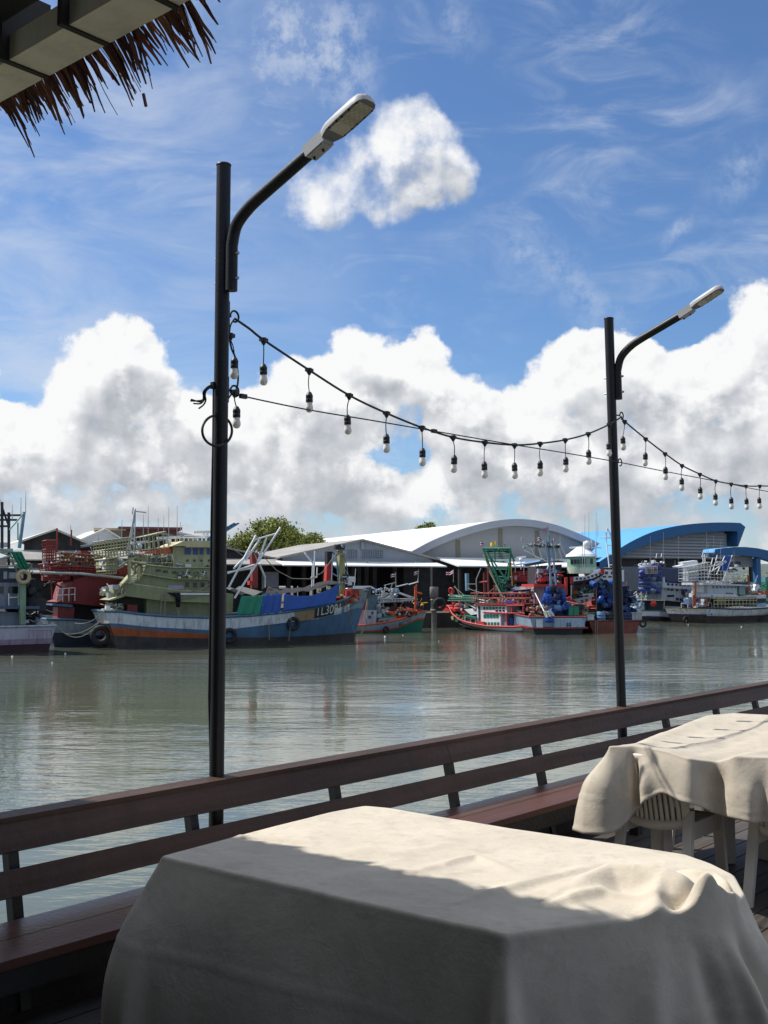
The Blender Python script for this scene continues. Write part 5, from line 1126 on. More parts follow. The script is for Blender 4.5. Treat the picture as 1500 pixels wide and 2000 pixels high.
p = b.at(590, 1570, .6); b.wall('stem_post', [(590, 1500), (640, 1500), (600, 1620), (570, 1600)], .5, 3.4, WHT); b.rails('stern_rail', [(650, 1270), (860, 1255)], .9, STLW, 3, .4, .03)
b.wall('stern_ledge', [(600, 1290), (840, 1300), (830, 1330), (600, 1310)], .5, 3.8, BLU)

# ---- khaki trawler with blue tarpaulins
b = Boat('fishing_trawler', 'khaki green wooden trawler with blue and white hull moored nearest', px(2, 300, 1545), 63, 2); T = b
b.root['category'] = 'fishing boat'
xpole = b.at(1300, 1400).x; xw0 = b.at(940, 1000, 0, 3).x; K3 = lambda pts: b.xz(pts, 0, 3)
sheer = b.xz([(292, 1147), (500, 1175), (800, 1200), (1250, 1212)]) + K3([(300, 1012), (560, 988), (740, 966), (950, 936), (1150, 892), (1300, 850), (1445, 770)])
L1 = b.xz([(250, 1405), (800, 1425), (1250, 1432)]) + K3([(80, 1226), (500, 1228), (1000, 1212), (1400, 1190)])
L2 = b.xz([(250, 1308), (600, 1345), (1250, 1386)]) + K3([(80, 1186), (400, 1165), (1000, 1130), (1440, 1040)])
L3 = b.xz([(250, 1272), (600, 1310), (1250, 1346)]) + K3([(80, 1150), (300, 1122), (700, 1076), (1000, 1046), (1440, 940)])
b.hull(4.6, (0, b.at(1310, 1280, 2.3, 3).x), (-1.0, b.at(1445, 760, 2.3, 3).x), sheer, [(L1, 0), (L2, lambda x: 1 if x < xpole else 2), (L3, 2), (None, lambda x: 3 if x < xw0 else 4)], [BOT, ORG, BLU, WHT, pnt('weathered_blue_grey', (.20, .28, .34), .25, .6, (.10, .07, .05))], stern=.86, full=2.6, mid=.5, rail=BLU, railr=.09, deck=.8)
b.wall('lower_house', [(570, 1020), (1330, 1055), (1330, 1240), (570, 1200)], .8, 4.4, KHA); b.wall('aft_shade_block', [(240, 1010), (360, 990), (575, 1020), (575, 1180), (240, 1150)], 1.6, 4.2, M('shade_green', (.05, .065, .05), .8))  # the aft block paints the shade of the open space under the overhang
b.wall('red_box', [(370, 1075), (475, 1080), (475, 1180), (370, 1160)], .9, 1.5, MARL)
b.wall('skirt', [(345, 962), (430, 862), (920, 932), (1345, 960), (1345, 1058), (900, 1036), (350, 986)], .15, 4.3, KHA); b.wall('aft_overhang', [(175, 1028), (345, 964), (352, 988), (200, 1034)], .4, 3.2, KHL)
h = b.wall('middle_house', [(430, 862), (525, 765), (880, 812), (1345, 812), (1345, 962), (920, 932)], .7, 4.5, KHA); b.wins(h, [(975, 840, 1012, 892), (1056, 845, 1096, 894), (1135, 842, 1172, 892), (1218, 838, 1250, 890)], .7, WIN); b.wall('skirt_strip', [(420, 855), (530, 750), (545, 758), (436, 868)], .6, 4.6, KHL)
MB().box((b.at(795, 872, .7).x, .655, b.at(795, 915, .7).z), (b.at(955, 872, .7).x, .695, b.at(955, 876, .7).z)).build('lavender_panel', M('lavender', (.36, .33, .42), .6), b.root)
h = b.wall('upper_house', [(530, 756), (562, 660), (850, 688), (1345, 690), (1345, 812), (880, 810)], .6, 4.6, KHA); b.wins(h, [(664, 706, 716, 730), (742, 718, 790, 742), (836, 726, 880, 750), (916, 730, 960, 752), (984, 732, 1030, 754), (1064, 734, 1112, 756), (1145, 734, 1194, 754)], .6, WIN)
b.tubes('trim_strip', [[(430, 862, .2), (920, 930, .2), (1340, 950, .2)], [(530, 756, .55), (880, 810, .55), (1340, 812, .55)], [(350, 980, .2), (780, 1036, .2), (1340, 1056, .2)], [(560, 660, .55), (850, 688, .55), (1340, 690, .55)]], .05, KHL)
h = b.wall('wheelhouse', [(848, 472), (1340, 472), (1340, 690), (848, 690)], 1.1, 4.1, KHL); b.wins(h, [(968, 482, 1032, 552), (1054, 486, 1106, 552), (1126, 486, 1164, 552), (1200, 486, 1258, 552), (1280, 486, 1330, 552)], 1.1, WINB)
m = MB()
for cx in (998, 1070, 1143, 1222):                                   # small stars on the wheelhouse side
    c = b.at(cx, 614, 1.07); pts = []
    for i in range(10): rr_ = .11 if i % 2 == 0 else .045; pts.append((c.x + rr_ * math.sin(i * math.pi / 5), c.z + rr_ * math.cos(i * math.pi / 5)))
    m.prism(pts, 1.06, 1.095)
m.build('star_emblem', M('dark_green_star', (.03, .06, .04), .6), h)
b.wall('wheelhouse_roof', [(828, 466), (960, 408), (1345, 408), (1345, 476), (985, 476), (975, 462)], .7, 4.5, CRM)
b.rails('roof_rail', [(960, 408), (1340, 408)], .35, STLW, 8, .9, .025, rows=1, dy=3.2)
b.grid('cage_frame', (130, 405), (385, 372), (385, 560), (150, 600), 8, 6, .035, KHL, .6, 3.6); b.grid('cage_frame', (150, 600), (260, 590), (250, 750), (155, 755), 4, 5, .04, KHL, .8, 3.0)
b.tubes('mast', [[(452, 75, 2.4), (360, 545, 2.0)], [(452, 75, 2.4), (440, 545, 2.0)], [(452, 75, 2.6), (390, 545, 3.4)], [(430, 60, 2.4), (420, 130, 2.4)], [(460, 100, 2.4), (565, 112, 2.4)]] + [[(452 - (75 + t * 60 - 75) * .19, 75 + t * 60, 2.4), (451 - t * .6, 105 + t * 60, 2.4)] for t in range(8)], .05, STL)
b.radar(492, 424, 170, 2.6); b.radar(800, 376, 240, 2.6); b.radar(1190, 316, 260, 3.0)
b.whips([(585, 40, 590), (690, 170, 640), (800, 60, 650), (888, 40, 470), (535, 130, 420), (310, 185, 400), (748, 140, 640), (632, 380, 640), (940, 240, 400), (922, 210, 400)])
tarp(b, 'orange_awning', 'orange red awning sheet below the wheelhouse of the khaki trawler', [(490, 540), (850, 470), (845, 540), (500, 548)], ORW, 1.4, wave=.1, cat='awning'); b.grid('roof_frame', (560, 360), (770, 310), (840, 640), (560, 640), 5, 4, .03, KHL, 1.2, 2.6)
b.wall('davit_post', [(378, 620), (408, 620), (405, 860), (385, 860)], .3, .6, KHL); b.wall('davit_post', [(478, 670), (505, 670), (500, 820), (480, 820)], .3, .6, KHL); b.tubes('davit_arm', [[(275, 680, .5), (375, 620, .5), (560, 650, .5)], [(380, 630, .5), (440, 720, .5)]], .09, KHL)
b.gear('deck_gear', (160, 580), (300, 680), 1, 3.5, 50, [KHL, STLW, STL], 21, size=.5); b.gear('stern_gear', (215, 880), (330, 980), .6, 3.8, 40, [STLW, KHL, STL], 22, size=.5); b.gear('stern_gear', (180, 1080), (330, 1160), .5, 4, 40, [STLW, KHL, BLK2], 23, size=.5); b.gear('roof_gear', (850, 655), (1240, 690), .9, 3.8, 60, [BLK2, STLW, KHA, GRY], 24, size=.4); b.gear('roof_gear', (400, 540), (840, 640), 1.5, 3.8, 70, [GRY, KHL, M('grey_green_box', (.09, .12, .11), .7), STL], 25, size=.6); b.gear('wall_gear', (900, 740), (1240, 800), .35, .6, 30, [KHL, STLW, GRY], 26, size=.25)
tarp(b, 'black_net', 'black net hung over the side of the khaki trawler', [(780, 950), (918, 950), (915, 1050), (870, 1000)], NETB, .12, wave=.2, cat='net'); tarp(b, 'black_net', 'narrow black net hanging low on the side of the khaki trawler', [(868, 1000), (918, 1030), (918, 1105), (868, 1098)], NETB, .12, wave=.2, cat='net')
b.tubes('hanging_rope', [[(730, 970), (715, 1180)], [(762, 960), (762, 1180)], [(890, 1100), (898, 1190)], [(915, 1100), (910, 1190)], [(1340, 800), (1130, 920), (930, 960)], [(1340, 850), (1100, 980), (930, 1020)]], .03, ROPE, .1)
b.tubes('boom', [[(910, 968), (1400, 968)]], .07, STLW, .1)
# forward part
k = 3
b.wall('plank_stack', [(62, 790), (130, 800), (120, 1000), (60, 1000)], .6, 4, KHA, 3)
tarp(b, 'green_tarp', 'bright green tarpaulin hung along the khaki trawler next to the blue one', [(205, 822), (418, 812), (382, 1000), (152, 1008)], TGR, .15, 3, .12); tarp(b, 'blue_tarp', 'short blue tarpaulin between green tarpaulin and longer blue one', [(420, 812), (605, 797), (580, 985), (384, 1000)], TBL, .15, 3, .14)
tarp(b, 'blue_tarp', 'long blue tarpaulin stretched up towards the bow of the khaki trawler', [(622, 797), (1172, 690), (1112, 893), (605, 972)], TBL, .15, 3, .06, 40, sag=.5)
q = [b.at(x, y, .15, 3) for x, y in ((440, 800), (620, 797), (900, 765), (1172, 688))]; rg = [b.at(x, y, 2.2, 3) for x, y in ((470, 715), (600, 745), (860, 740), (1075, 668))]
m = MB(); rows = []
for A_, f in ((q, 0), (rg, 1)): rows.append([A_[0].lerp(A_[1], min(1, u * 3 / 1)) if u < 1 / 3 else A_[1].lerp(A_[2], u * 3 - 1) if u < 2 / 3 else A_[2].lerp(A_[3], u * 3 - 2) for u in [i / 18 for i in range(19)]])
far = [Vector((p.x, 4.6, p2_.z)) for p, p2_ in zip(rows[1], rows[0])]; rows.append(far)
vs = [p + Vector((0, 0, .05 * math.sin(i * 2.1))) for r_ in rows for i, p in enumerate(r_)]; m.add(vs, [(j * 19 + i, j * 19 + i + 1, (j + 1) * 19 + i + 1, (j + 1) * 19 + i) for j in range(2) for i in range(18)], 0, True)
o = m.build('black_net_cover', NETB); o.location = b.O; o.rotation_euler = (0, 0, b.rz); tag(o, 'black net cover stretched over the blue tarpaulins of the khaki trawler', 'net')
q = [b.at(x, y, 1.0, 3) for x, y in ((170, 745), (330, 735), (440, 790), (210, 815))]; MB().grid(lambda u, v: q[0].lerp(q[1], u).lerp(q[3].lerp(q[2], u), v) + Vector((0, 2.5 * (1 - v), .1 * math.sin(u * 9))), 10, 5).build('grey_cover', M('grey_sheet', (.10, .095, .09), .8), b.root)
b.wall('mast_post', [(1166, 345), (1218, 345), (1224, 880), (1172, 880)], 2.2, 2.7, pnt('yellow_green_post', (.36, .34, .15), .15), 3); b.wall('mast_post', [(1046, 385), (1095, 385), (1092, 490), (1046, 510)], 3.0, 3.5, BLK2, 3); b.wall('mast_post', [(1046, 510), (1092, 490), (1085, 680), (1036, 680)], 3.0, 3.5, RED, 3); b.wall('mast_post', [(310, 395), (370, 395), (368, 745), (318, 745)], 3.0, 3.5, MARL, 3)
b.wall('winch_box', [(288, 670), (330, 670), (330, 712), (288, 712)], 2.8, 3.3, RED, 3)
b.gear('mast_gear', (1150, 310), (1250, 420), 2.0, 2.9, 24, [BLK2, STL, GRY], 27, 3, .4)
b.tubes('gallows', [[(82, 740, .4), (350, 228, .8)], [(140, 842, .2), (590, 150, .4)], [(335, 272, .8), (560, 208, .4)], [(70, 600, .6), (335, 515, .5)], [(70, 590, .8), (330, 545, .5)], [(390, 265, .8), (250, 470, .6)], [(455, 245, .6), (370, 480, .4)], [(130, 555, .6), (300, 380, .7)], [(380, 500, .5), (440, 640, 1)]], .075, STLW, 0, 6, 3)
b.tubes('rope', [[(330, 400, 3), (440, 640, 2), (440, 740, 1)], [(380, 390, 1), (550, 570, 1), (700, 650, 1), (880, 655, 1), (1000, 590, 1), (1180, 340, 2.4)], [(80, 330, 3), (240, 440, 3)], [(1200, 340, 2.4), (1240, 560, 2.4), (1260, 720, 2.4)]], .035, ROPE, 0, 5, 3); b.tubes('antenna_stand', [[(905, 500), (895, 730)], [(925, 380), (912, 720)], [(885, 640), (935, 640)], [(830, 400), (910, 500)], [(948, 540), (945, 640)]], .05, STLW, 1.5, 5, 3)
b.tubes('steel_lattice', [[(1100, 420), (1090, 680)], [(1130, 420), (1160, 690)], [(1100, 520), (1150, 560)], [(1095, 600), (1160, 640)], [(1145, 540), (1200, 690)]], .05, BLUL, 2.4, 5, 3)
b.gear('bow_winch', (1230, 770), (1400, 880), 1.2, 3.6, 60, [MARL, REDO, RED, ROPE], 28, 3, .5); b.gear('bow_gear', (1210, 600), (1280, 720), 2, 3, 24, [STL, BLK2, STLW], 29, 3, .5)
b.tubes('bow_rail', [[(1130, 885, .9), (1300, 840, 1.5), (1430, 770, 2.4)]], .11, ORG, 0, 6, 3)
s_ = b.wall('stem_head', [(1425, 738), (1478, 732), (1478, 765), (1440, 850), (1420, 800)], 2.35, 2.85, pnt('stem_wood', (.10, .085, .07)), 3)
b.patch('bare_planks', [(738, 972), (945, 945), (945, 1046), (742, 1076)], M('bare_wood', (.30, .21, .12), .8, .3, 4, vscale=(4, 1, .4)), 3); pt = b.patch('number_plate', [(945, 942), (1168, 890), (1165, 1000), (945, 1046)], pnt('plate_black', (.02, .022, .026), .2), 3); b.patch('dark_patch', [(1180, 890), (1355, 845), (1355, 900), (1180, 945)], pnt('patch_brown', (.085, .06, .05), .3), 3); b.patch('pale_patch', [(1165, 955), (1250, 930), (1250, 995), (1165, 1010)], WHT, 3); b.patch('pale_patch', [(1285, 920), (1350, 895), (1350, 965), (1285, 985)], WHT, 3, n=6)
b.text('TL3091', (952, 1018), .92, M('letter_white', (.70, .70, .66), .7, .2, 4), pt, lean=.10, k=3, sx=.86)
b.tyre(715, 1092, .48, 'black tyre hanging on the white band of the khaki trawler', k=3); b.tyre(90, 1210, .52, 'black tyre beside the near lamp post on the khaki trawler hull', k=3); b.tyre(85, 1395, .62, 'large black tyre hung at the stern of the khaki trawler', lat=1.0)
b.tubes('hull_rope', [[(690, 970, -.1), (690, 1060, -.1)], [(685, 1130, .05), (670, 1260, .3)], [(475, 1040, -.1), (480, 1250, .2)], [(1225, 885, .9), (1290, 1120, 1.6), (1310, 1190, 2)], [(1440, 800, 2.5), (1430, 1100, 2.5), (1380, 1190, 2.5), (1330, 1200, 2)]], .03, ROPE, 0, 5, 3)
# ---- flags
FLR, FLW, FLB, FLY = [M(n, c, .8, .05, 4) for n, c in (('flag_red', (.42, .02, .03)), ('flag_white', (.72, .72, .72)), ('flag_blue', (.03, .035, .17)), ('flag_yellow', (.75, .52, .03)))]
def flag(b, c0, c1, foot, lat, label, yellow=False, k=None):
    """c0: where the flag meets its staff (top), c1: the far lower corner, foot: the staff's foot"""
    p, q = b.at(*c0, lat, k), b.at(*c1, lat, k); f = b.at(*foot, lat, k); h = max(.35, abs(p.z - q.z) * .62); ln = q.x - p.x; dz = (q.z + h - p.z)
    root = thing('flag', label, 'flag', b.w(f), b.rz, 'flags on the boats'); rel = lambda v: v - f
    MB().tube([rel(f), rel(p + Vector((0, 0, .1)))], .025, 5).build('flag_staff', STL, root)
    m = MB(); rows = [0, 1/6, 2/6, 4/6, 5/6, 1]; mats = [0, 1, 2, 1, 0]; nu = 10; rr = random.Random(int(c0[0] * 7)); ph = rr.uniform(0, 6)
    def fn(u, v): return rel(Vector((p.x + ln * u, p.y + .09 * math.sin(u * 7 + ph) * (.3 + u), p.z + dz * u - h * v - .04 * math.sin(u * 6 + ph))))
    for r in range(5):
        v0, v1 = rows[r], rows[r + 1]; vs = [fn(i / nu, v) for i in range(nu + 1) for v in (v0, v1)]
        m.add(vs, [(2 * i, 2 * i + 1, 2 * i + 3, 2 * i + 2) for i in range(nu)], 0 if yellow else mats[r], True)
    m.build('flag_cloth', [FLY] if yellow else [FLR, FLW, FLB], root); return root

# ---- small orange boat at the pile
b = Boat('fishing_boat', 'small fishing boat with orange masts, grey topsides and green bottom', px(4, 160, 1758), 68, 4)
sheer = b.xz([(-60, 1660), (160, 1642), (500, 1606), (760, 1556), (1000, 1492), (1130, 1448)])
b.hull(3.6, (-4, b.at(1060, 1745, 1.8).x), (-4, b.at(1128, 1450, 1.8).x), sheer, [(b.xz([(-60, 1745), (500, 1738), (760, 1690), (1100, 1560)]), 0), (b.xz([(-60, 1725), (500, 1712), (760, 1664), (1100, 1535)]), 1), (None, 2)], [GRN, REDO, pnt('hull_grey', (.34, .38, .43), .1)], stern=.9, full=2.3, rail=REDO, railr=.08, deck=.35, deckm=REDO)
h = b.wall('house', [(250, 1420), (415, 1420), (405, 1625), (240, 1625)], .6, 2.8, GRYL); b.wins(h, [(335, 1440, 362, 1478), (290, 1500, 330, 1540)], .6, WIN)
b.wall('house_roof', [(-20, 1110), (40, 1068), (330, 1068), (395, 1108), (300, 1112)], .5, 3.2, WHT2); h = b.wall('upper_house', [(-40, 1112), (330, 1112), (330, 1200), (-40, 1200)], 1.0, 2.8, pnt('teal_house', (.07, .17, .19), .2)); b.wins(h, [(60, 1125, 120, 1165), (160, 1125, 220, 1165), (250, 1125, 300, 1165)], 1.0, WIN)
b.wall('stern_frame', [(280, 1200), (420, 1200), (420, 1420), (280, 1420)], 1.2, 2.6, pnt('teal_frame', (.10, .16, .18), .3)); b.wall('brown_house', [(-40, 1200), (280, 1200), (260, 1420), (-40, 1420)], 1.2, 2.8, MARL)
h = b.wall('low_cabin', [(445, 1545), (685, 1520), (690, 1600), (440, 1630)], .5, 2.4, pnt('cabin_grey', (.26, .25, .28), .1)); b.wins(h, [(455, 1575, 505, 1612), (545, 1565, 580, 1600)], .5, WIN); b.wall('hatch', [(505, 1532), (555, 1500), (640, 1498), (682, 1520), (495, 1540)], .5, 2.2, GRN)
b.wall('deck_house', [(540, 1450), (760, 1420), (950, 1400), (990, 1480), (700, 1545), (520, 1520)], 1.0, 2.7, REDO)
b.tubes('mast', [[(975, 1075), (978, 1490)]], .14, REDO, 1.6, 8); b.tubes('mast', [[(672, 1180), (675, 1480)]], .12, pnt('mast_rust', (.28, .08, .05), .2), 1.9, 8); b.tubes('mast_arm', [[(985, 1160), (1065, 1185)], [(985, 1075), (990, 1045)]], .08, REDO, 1.6)
b.tubes('boom', [[(500, 1252, 1), (1005, 1262, 1.6)], [(430, 1310, 1), (985, 1270, 1.6)], [(480, 1280, 2), (800, 1300, 2)], [(640, 1130, 2), (960, 1245, 1.6)], [(520, 1095, 2), (900, 1240, 1.6)]], .06, STL); b.tubes('boom_lattice', [[(480 + i * 42, 1255, 1), (460 + i * 42, 1305, 1)] for i in range(12)] + [[(430, 1310), (470, 1090)], [(470, 1330), (540, 1060)], [(420, 1200), (640, 1180)], [(430, 1150), (620, 1120)], [(420, 1330), (440, 1500)]], .035, STL, 1.2)
b.tubes('stay', [[(520, 1060), (690, 1020)], [(690, 1020), (690, 1180)], [(540, 1090), (660, 1140)], [(720, 1080), (1000, 1010)], [(110, 820), (90, 1060)], [(1000, 1010), (1010, 960)]], .03, STL, 1.8); b.tubes('awning_pole', [[(880, 1050), (1015, 1010)], [(700, 1080), (860, 1040)]], .05, STLW, 1.6)
b.gear('deck_gear', (560, 1380), (1000, 1480), .7, 2.8, 70, [REDO, ORG, BLK2, WHT, ROPE], 31, size=.45); b.gear('rigging', (440, 1100), (760, 1300), 1.0, 2.8, 60, [STL, STL, BLUL, GRY], 32, size=.4); b.gear('bow_gear', (1010, 1270), (1120, 1420), .9, 2.6, 22, [YEL, BLU, MARL, BLK2], 33, size=.35); b.gear('net_heap', (430, 1330), (560, 1520), .8, 2.6, 40, [M('straw_net', (.30, .25, .12), .9), GRYL], 34, size=.5)
p = b.patch('number_plate', [(772, 1600), (960, 1558), (962, 1606), (775, 1652)], pnt('plate_navy', (.012, .018, .05), .1), off=.02); b.text('TS38024', (782, 1646), .34, M('letter_white', (.7, .7, .66)), p, lean=.22, sx=.95)
b.tyre(548, 1700, .27, 'small tyre on the grey topsides of the orange masted boat'); b.tyre(890, 1480, .27, 'black tyre on the foredeck rail of the orange masted boat', lat=.6)
flag(b, (688, 890), (620, 950), (690, 1050), 1.8, 'striped flag left of the other on the orange masted boat'); flag(b, (1018, 850), (955, 920), (1010, 1000), 1.6, 'striped flag above the orange mast beside the concrete pile')

# ---- mooring pile
p = G(848, 1231, ZW); root = thing('mooring_pile', 'weathered round concrete mooring pile between the orange and the red boat', 'pile', p); s = p.y / 2150
m = MB(); m.lathe([(5.0 * s, -1), (5.0 * s, 3.0), (5.6 * s, 3.02), (5.6 * s, 3.2)], n=16); m.build('pile_shaft', CONC, root)
zt = P(848, 1146, p.y).z - ZW; m = MB(); m.lathe([(5.0 * s, 3.2), (5.2 * s, zt - 1.05), (8.2 * s, zt - 1.0), (8.4 * s, zt - .1), (7.6 * s, zt)], n=16); m.build('pile_cap', CONC, root)
m = MB(); m.torus((0, 0, zt - 1.25), 6 * s, .07, n=14); m.torus((0, 0, 1.9), 6 * s, .08, n=14); m.build('pile_rope', ROPE, root)
o = MB().torus((0, 0, 0), .48, .17, (0, 1, 0), 18, 8).build('tyre_fender', TYR); o.location = P(858.5, 1180, p.y - .6); tag(o, 'large black tyre hung beside the concrete mooring pile', 'tyre', 'tyre fenders on the hulls')

# ---- red and white boat, bow to the left
b = Boat('fishing_boat', 'red and white fishing boat with white house full of green windows', px(5, 240, 1432), 140, 5); RW = b
sheer = b.xz([(110, 1150), (170, 1235), (300, 1312), (450, 1352), (700, 1394), (1000, 1402), (1262, 1382)])
up = lambda d: [(x, z + d) for x, z in sheer]
lo1 = b.xz([(160, 1300), (300, 1388), (450, 1425), (700, 1455), (950, 1468), (1262, 1448)]); lo0 = b.xz([(160, 1310), (300, 1402), (450, 1440), (700, 1472), (950, 1490), (1262, 1470)])
lo2 = b.xz([(160, 1265), (300, 1330), (450, 1368), (700, 1410), (950, 1418), (1262, 1402)])
xg = b.at(520, 1400).x
b.hull(4.4, (0, b.at(1262, 1490).x), (b.at(160, 1235, 2.2).x, b.at(1262, 1380).x + .1), sheer, [(lo0, lambda x: 0 if x < xg else 3), (lo1, 1), (lo2, 2), (None, 1)], [GRN, RED, pnt('lavender_white', (.66, .64, .70), .06, .3, (.35, .25, .2)), BLK2], stern=.9, full=2.2, mid=.4, flip=True, rail=RED, railr=.09, deck=.45)
h = b.wall('house', [(570, 1140), (650, 1140), (935, 1140), (935, 1232), (860, 1235), (860, 1400), (655, 1395), (575, 1330)], .7, 3.7, M('house_white', (.70, .72, .72), .6, .06, 1, streak=.25, streakcol=(.3, .2, .15)))
b.wall('grey_house', [(850, 1232), (935, 1232), (935, 1400), (860, 1400)], .9, 3.6, pnt('house_grey', (.24, .25, .29), .1)); b.wall('dark_door', [(585, 1150), (608, 1150), (612, 1330), (590, 1330)], .66, .695, NAV)
b.wins(h, [(655 + i * 38, 1250, 684 + i * 38, 1292) for i in range(5)], .7, WING); b.wins(h, [(668 + i * 38, 1345, 692 + i * 38, 1382) for i in range(5)], .7, WING); b.wins(h, [(650 + i * 38, 1158, 676 + i * 38, 1190) for i in range(4)] , .7, WING); b.wins(h, [(800 + i * 42, y, 828 + i * 42, y + 18) for i in range(3) for y in (1162, 1196)], .7, WIN)
b.tubes('red_trim', [[(645, 1222, .62), (935, 1236, .62)], [(640, 1136, .62), (940, 1140, .62)], [(655, 1392, .6), (860, 1396, .6)]], .07, RED)
b.wall('red_step', [(580, 1330), (655, 1340), (655, 1390), (585, 1370)], .5, 3.8, RED)
h = b.wall('fore_cabin', [(420, 1270), (555, 1290), (560, 1370), (425, 1345)], .7, 3.0, pnt('fore_white', (.5, .53, .52))); b.wins(h, [(432, 1292, 458, 1326), (468, 1300, 484, 1332), (505, 1310, 545, 1362)], .7, WIN); b.wall('fore_roof', [(405, 1255), (560, 1285), (560, 1296), (405, 1268)], .5, 3.3, GRN); b.wall('deck_lid', [(415, 1188), (480, 1180), (570, 1245), (500, 1258)], .8, 2.2, STLW)
b.wall('bow_red', [(100, 1158), (200, 1175), (400, 1180), (395, 1215), (180, 1215), (120, 1190)], 1.6, 2.6, RED); b.tubes('bow_post', [[(270, 930), (282, 1230)], [(140, 1170), (420, 1195)]], .10, RED, 2.0)
b.rails('upper_rail', [(500, 1112), (1130, 1118)], .95, pnt('rail_red', (.34, .06, .05), .2), 14, .5, .045, dy=3.0); b.wall('upper_deck', [(545, 1112), (1130, 1118), (1130, 1136), (545, 1136)], .5, 3.8, MARL)
b.tubes('mast', [[(655, 735), (665, 1030)], [(560, 940), (570, 1020)], [(705, 660), (715, 1030)], [(785, 890), (785, 1030)], [(600, 860), (700, 850)]], .09, MARL, 2.0); b.tubes('awning_pole', [[(620, 690), (565, 820), (570, 1040)]], .05, STL, 1.8); b.tubes('white_sleeve', [[(450, 750), (455, 960)]], .2, BLUL, 2.2, 8)
b.grid('boom_net', (235, 1015), (560, 1030), (560, 1085), (225, 1080), 16, 3, .04, GRN, 1.0, 1.4); b.tubes('boom', [[(225, 1015), (700, 1085)], [(220, 1080), (900, 1120)], [(380, 1075), (560, 1180)]], .055, STL, 1.2); b.tubes('rope', [[(290, 910), (420, 1020)], [(440, 880), (560, 880)], [(460, 930), (560, 970), (700, 1000), (780, 930)], [(300, 900), (380, 1040)]], .03, ROPE, 1.6)
b.gear('fore_gear', (250, 1090), (560, 1200), .9, 3.2, 60, [WHT, BLU, RED, GRN, ROPE], 41, size=.45); b.gear('fore_gear', (240, 1250), (400, 1330), .8, 2.6, 36, [ROPE, M('straw_net', (.30, .25, .12)), GRN], 42, size=.4); b.gear('top_gear', (640, 1060), (940, 1136), .8, 3.4, 60, [WHT, GRN, RED, STL, M('olive_gear', (.25, .27, .16), .7)], 43, size=.4); b.wall('purple_sheet', [(920, 1085), (1020, 1080), (1020, 1112), (922, 1112)], .45, .5, M('violet', (.06, .03, .26), .6))
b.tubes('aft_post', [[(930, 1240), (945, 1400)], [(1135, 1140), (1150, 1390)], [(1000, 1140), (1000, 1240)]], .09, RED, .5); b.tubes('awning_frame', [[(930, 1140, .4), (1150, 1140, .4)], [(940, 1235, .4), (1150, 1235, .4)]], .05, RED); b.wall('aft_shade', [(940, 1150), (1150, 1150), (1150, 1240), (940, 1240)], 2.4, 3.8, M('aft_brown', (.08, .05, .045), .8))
b.gear('aft_gear', (1150, 1250), (1250, 1380), .6, 3.5, 36, [ROPE, BLK2, ORG, M('straw_net', (.30, .25, .12))], 44, size=.5)
b.text('ก.โชคดี', (180, 1290), .01, M('letter_navy', (.03, .03, .1)), b.hullo) if False else None
b.tyre(458, 1448, .36, 'tyre hung on the bow of the red and white boat')
flag(b, (285, 712), (205, 775), (285, 860), 2.0, 'striped flag over the foredeck of the red and white boat')
o = MB().torus((0, 0, 0), .3, .1, (0, 1, 0), 16, 6).build('life_ring', RED); o.location = b.w(b.at(260, 965, 1.5)); o.rotation_euler = (.3, 0, b.rz); tag(o, 'red and white life ring on the foredeck of the red and white boat', 'life ring')
def upright(b, x, y, lat, r, h, mat, label, group, k=None, name='barrel', cat='barrel', axis=None, lid=None):
    root_m = MB(); prof = [(r * .93, 0), (r, .03 * h), (r, .32 * h), (r * 1.03, .34 * h), (r, .36 * h), (r, .64 * h), (r * 1.03, .66 * h), (r, .68 * h), (r, .96 * h), (r * .93, h)]
    root_m.lathe(prof, n=14); root_m.lathe([(r * .93, h), (r * .88, h), (r * .86, h * .975), (0, h * .972)], n=14, mi=1)
    o = root_m.build(name, [mat, lid or mat]); o.location = b.w(b.at(x, y, lat, k))
    if axis is not None: o.rotation_euler = Vector(axis).to_track_quat('Z', 'Y').to_euler()
    return tag(o, label, cat, group)
upright(b, 1000, 1385, 1.4, .30, .75, PLB, 'blue drum left of the pale one on the red and white boat', 'drums on the red and white boat'); upright(b, 1060, 1380, 1.6, .26, .72, PLW, 'pale drum between two blue ones on the red and white boat', 'drums on the red and white boat'); upright(b, 1110, 1385, 1.8, .30, 1.5, PLB, 'tall blue tank at the stern of the red and white boat', 'drums on the red and white boat')
# ---- boat behind it with blue awning, and its green gallows
b = Boat('fishing_boat', 'red and white boat with blue awning behind the green windowed one', px(5, 950, 1440), 118, 5)
b.hull(4.8, (-5, 9), (-6.5, 10), [(-6.5, 2.4), (0, 1.6), (10, 2.2)], [([(0, .5)], 0), (None, 1)], [BLK2, pnt('hull_teal', (.10, .16, .18), .2)], stern=.9, flip=True, rail=RED, railr=.08)
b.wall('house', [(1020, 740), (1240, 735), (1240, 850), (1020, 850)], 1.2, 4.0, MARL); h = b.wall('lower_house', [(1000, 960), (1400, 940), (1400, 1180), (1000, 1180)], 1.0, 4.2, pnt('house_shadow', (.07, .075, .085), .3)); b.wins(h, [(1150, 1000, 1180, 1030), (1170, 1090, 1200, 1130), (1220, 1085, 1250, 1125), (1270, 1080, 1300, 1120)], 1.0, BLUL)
h = b.wall('bulwark', [(1010, 925), (1240, 890), (1390, 825), (1385, 880), (1250, 935), (1010, 960)], .6, .8, WHT2); b.wins(h, [(1150 + i * 34, 885 - i * 12, 1172 + i * 34, 905 - i * 12) for i in range(5)], .6, WIN)
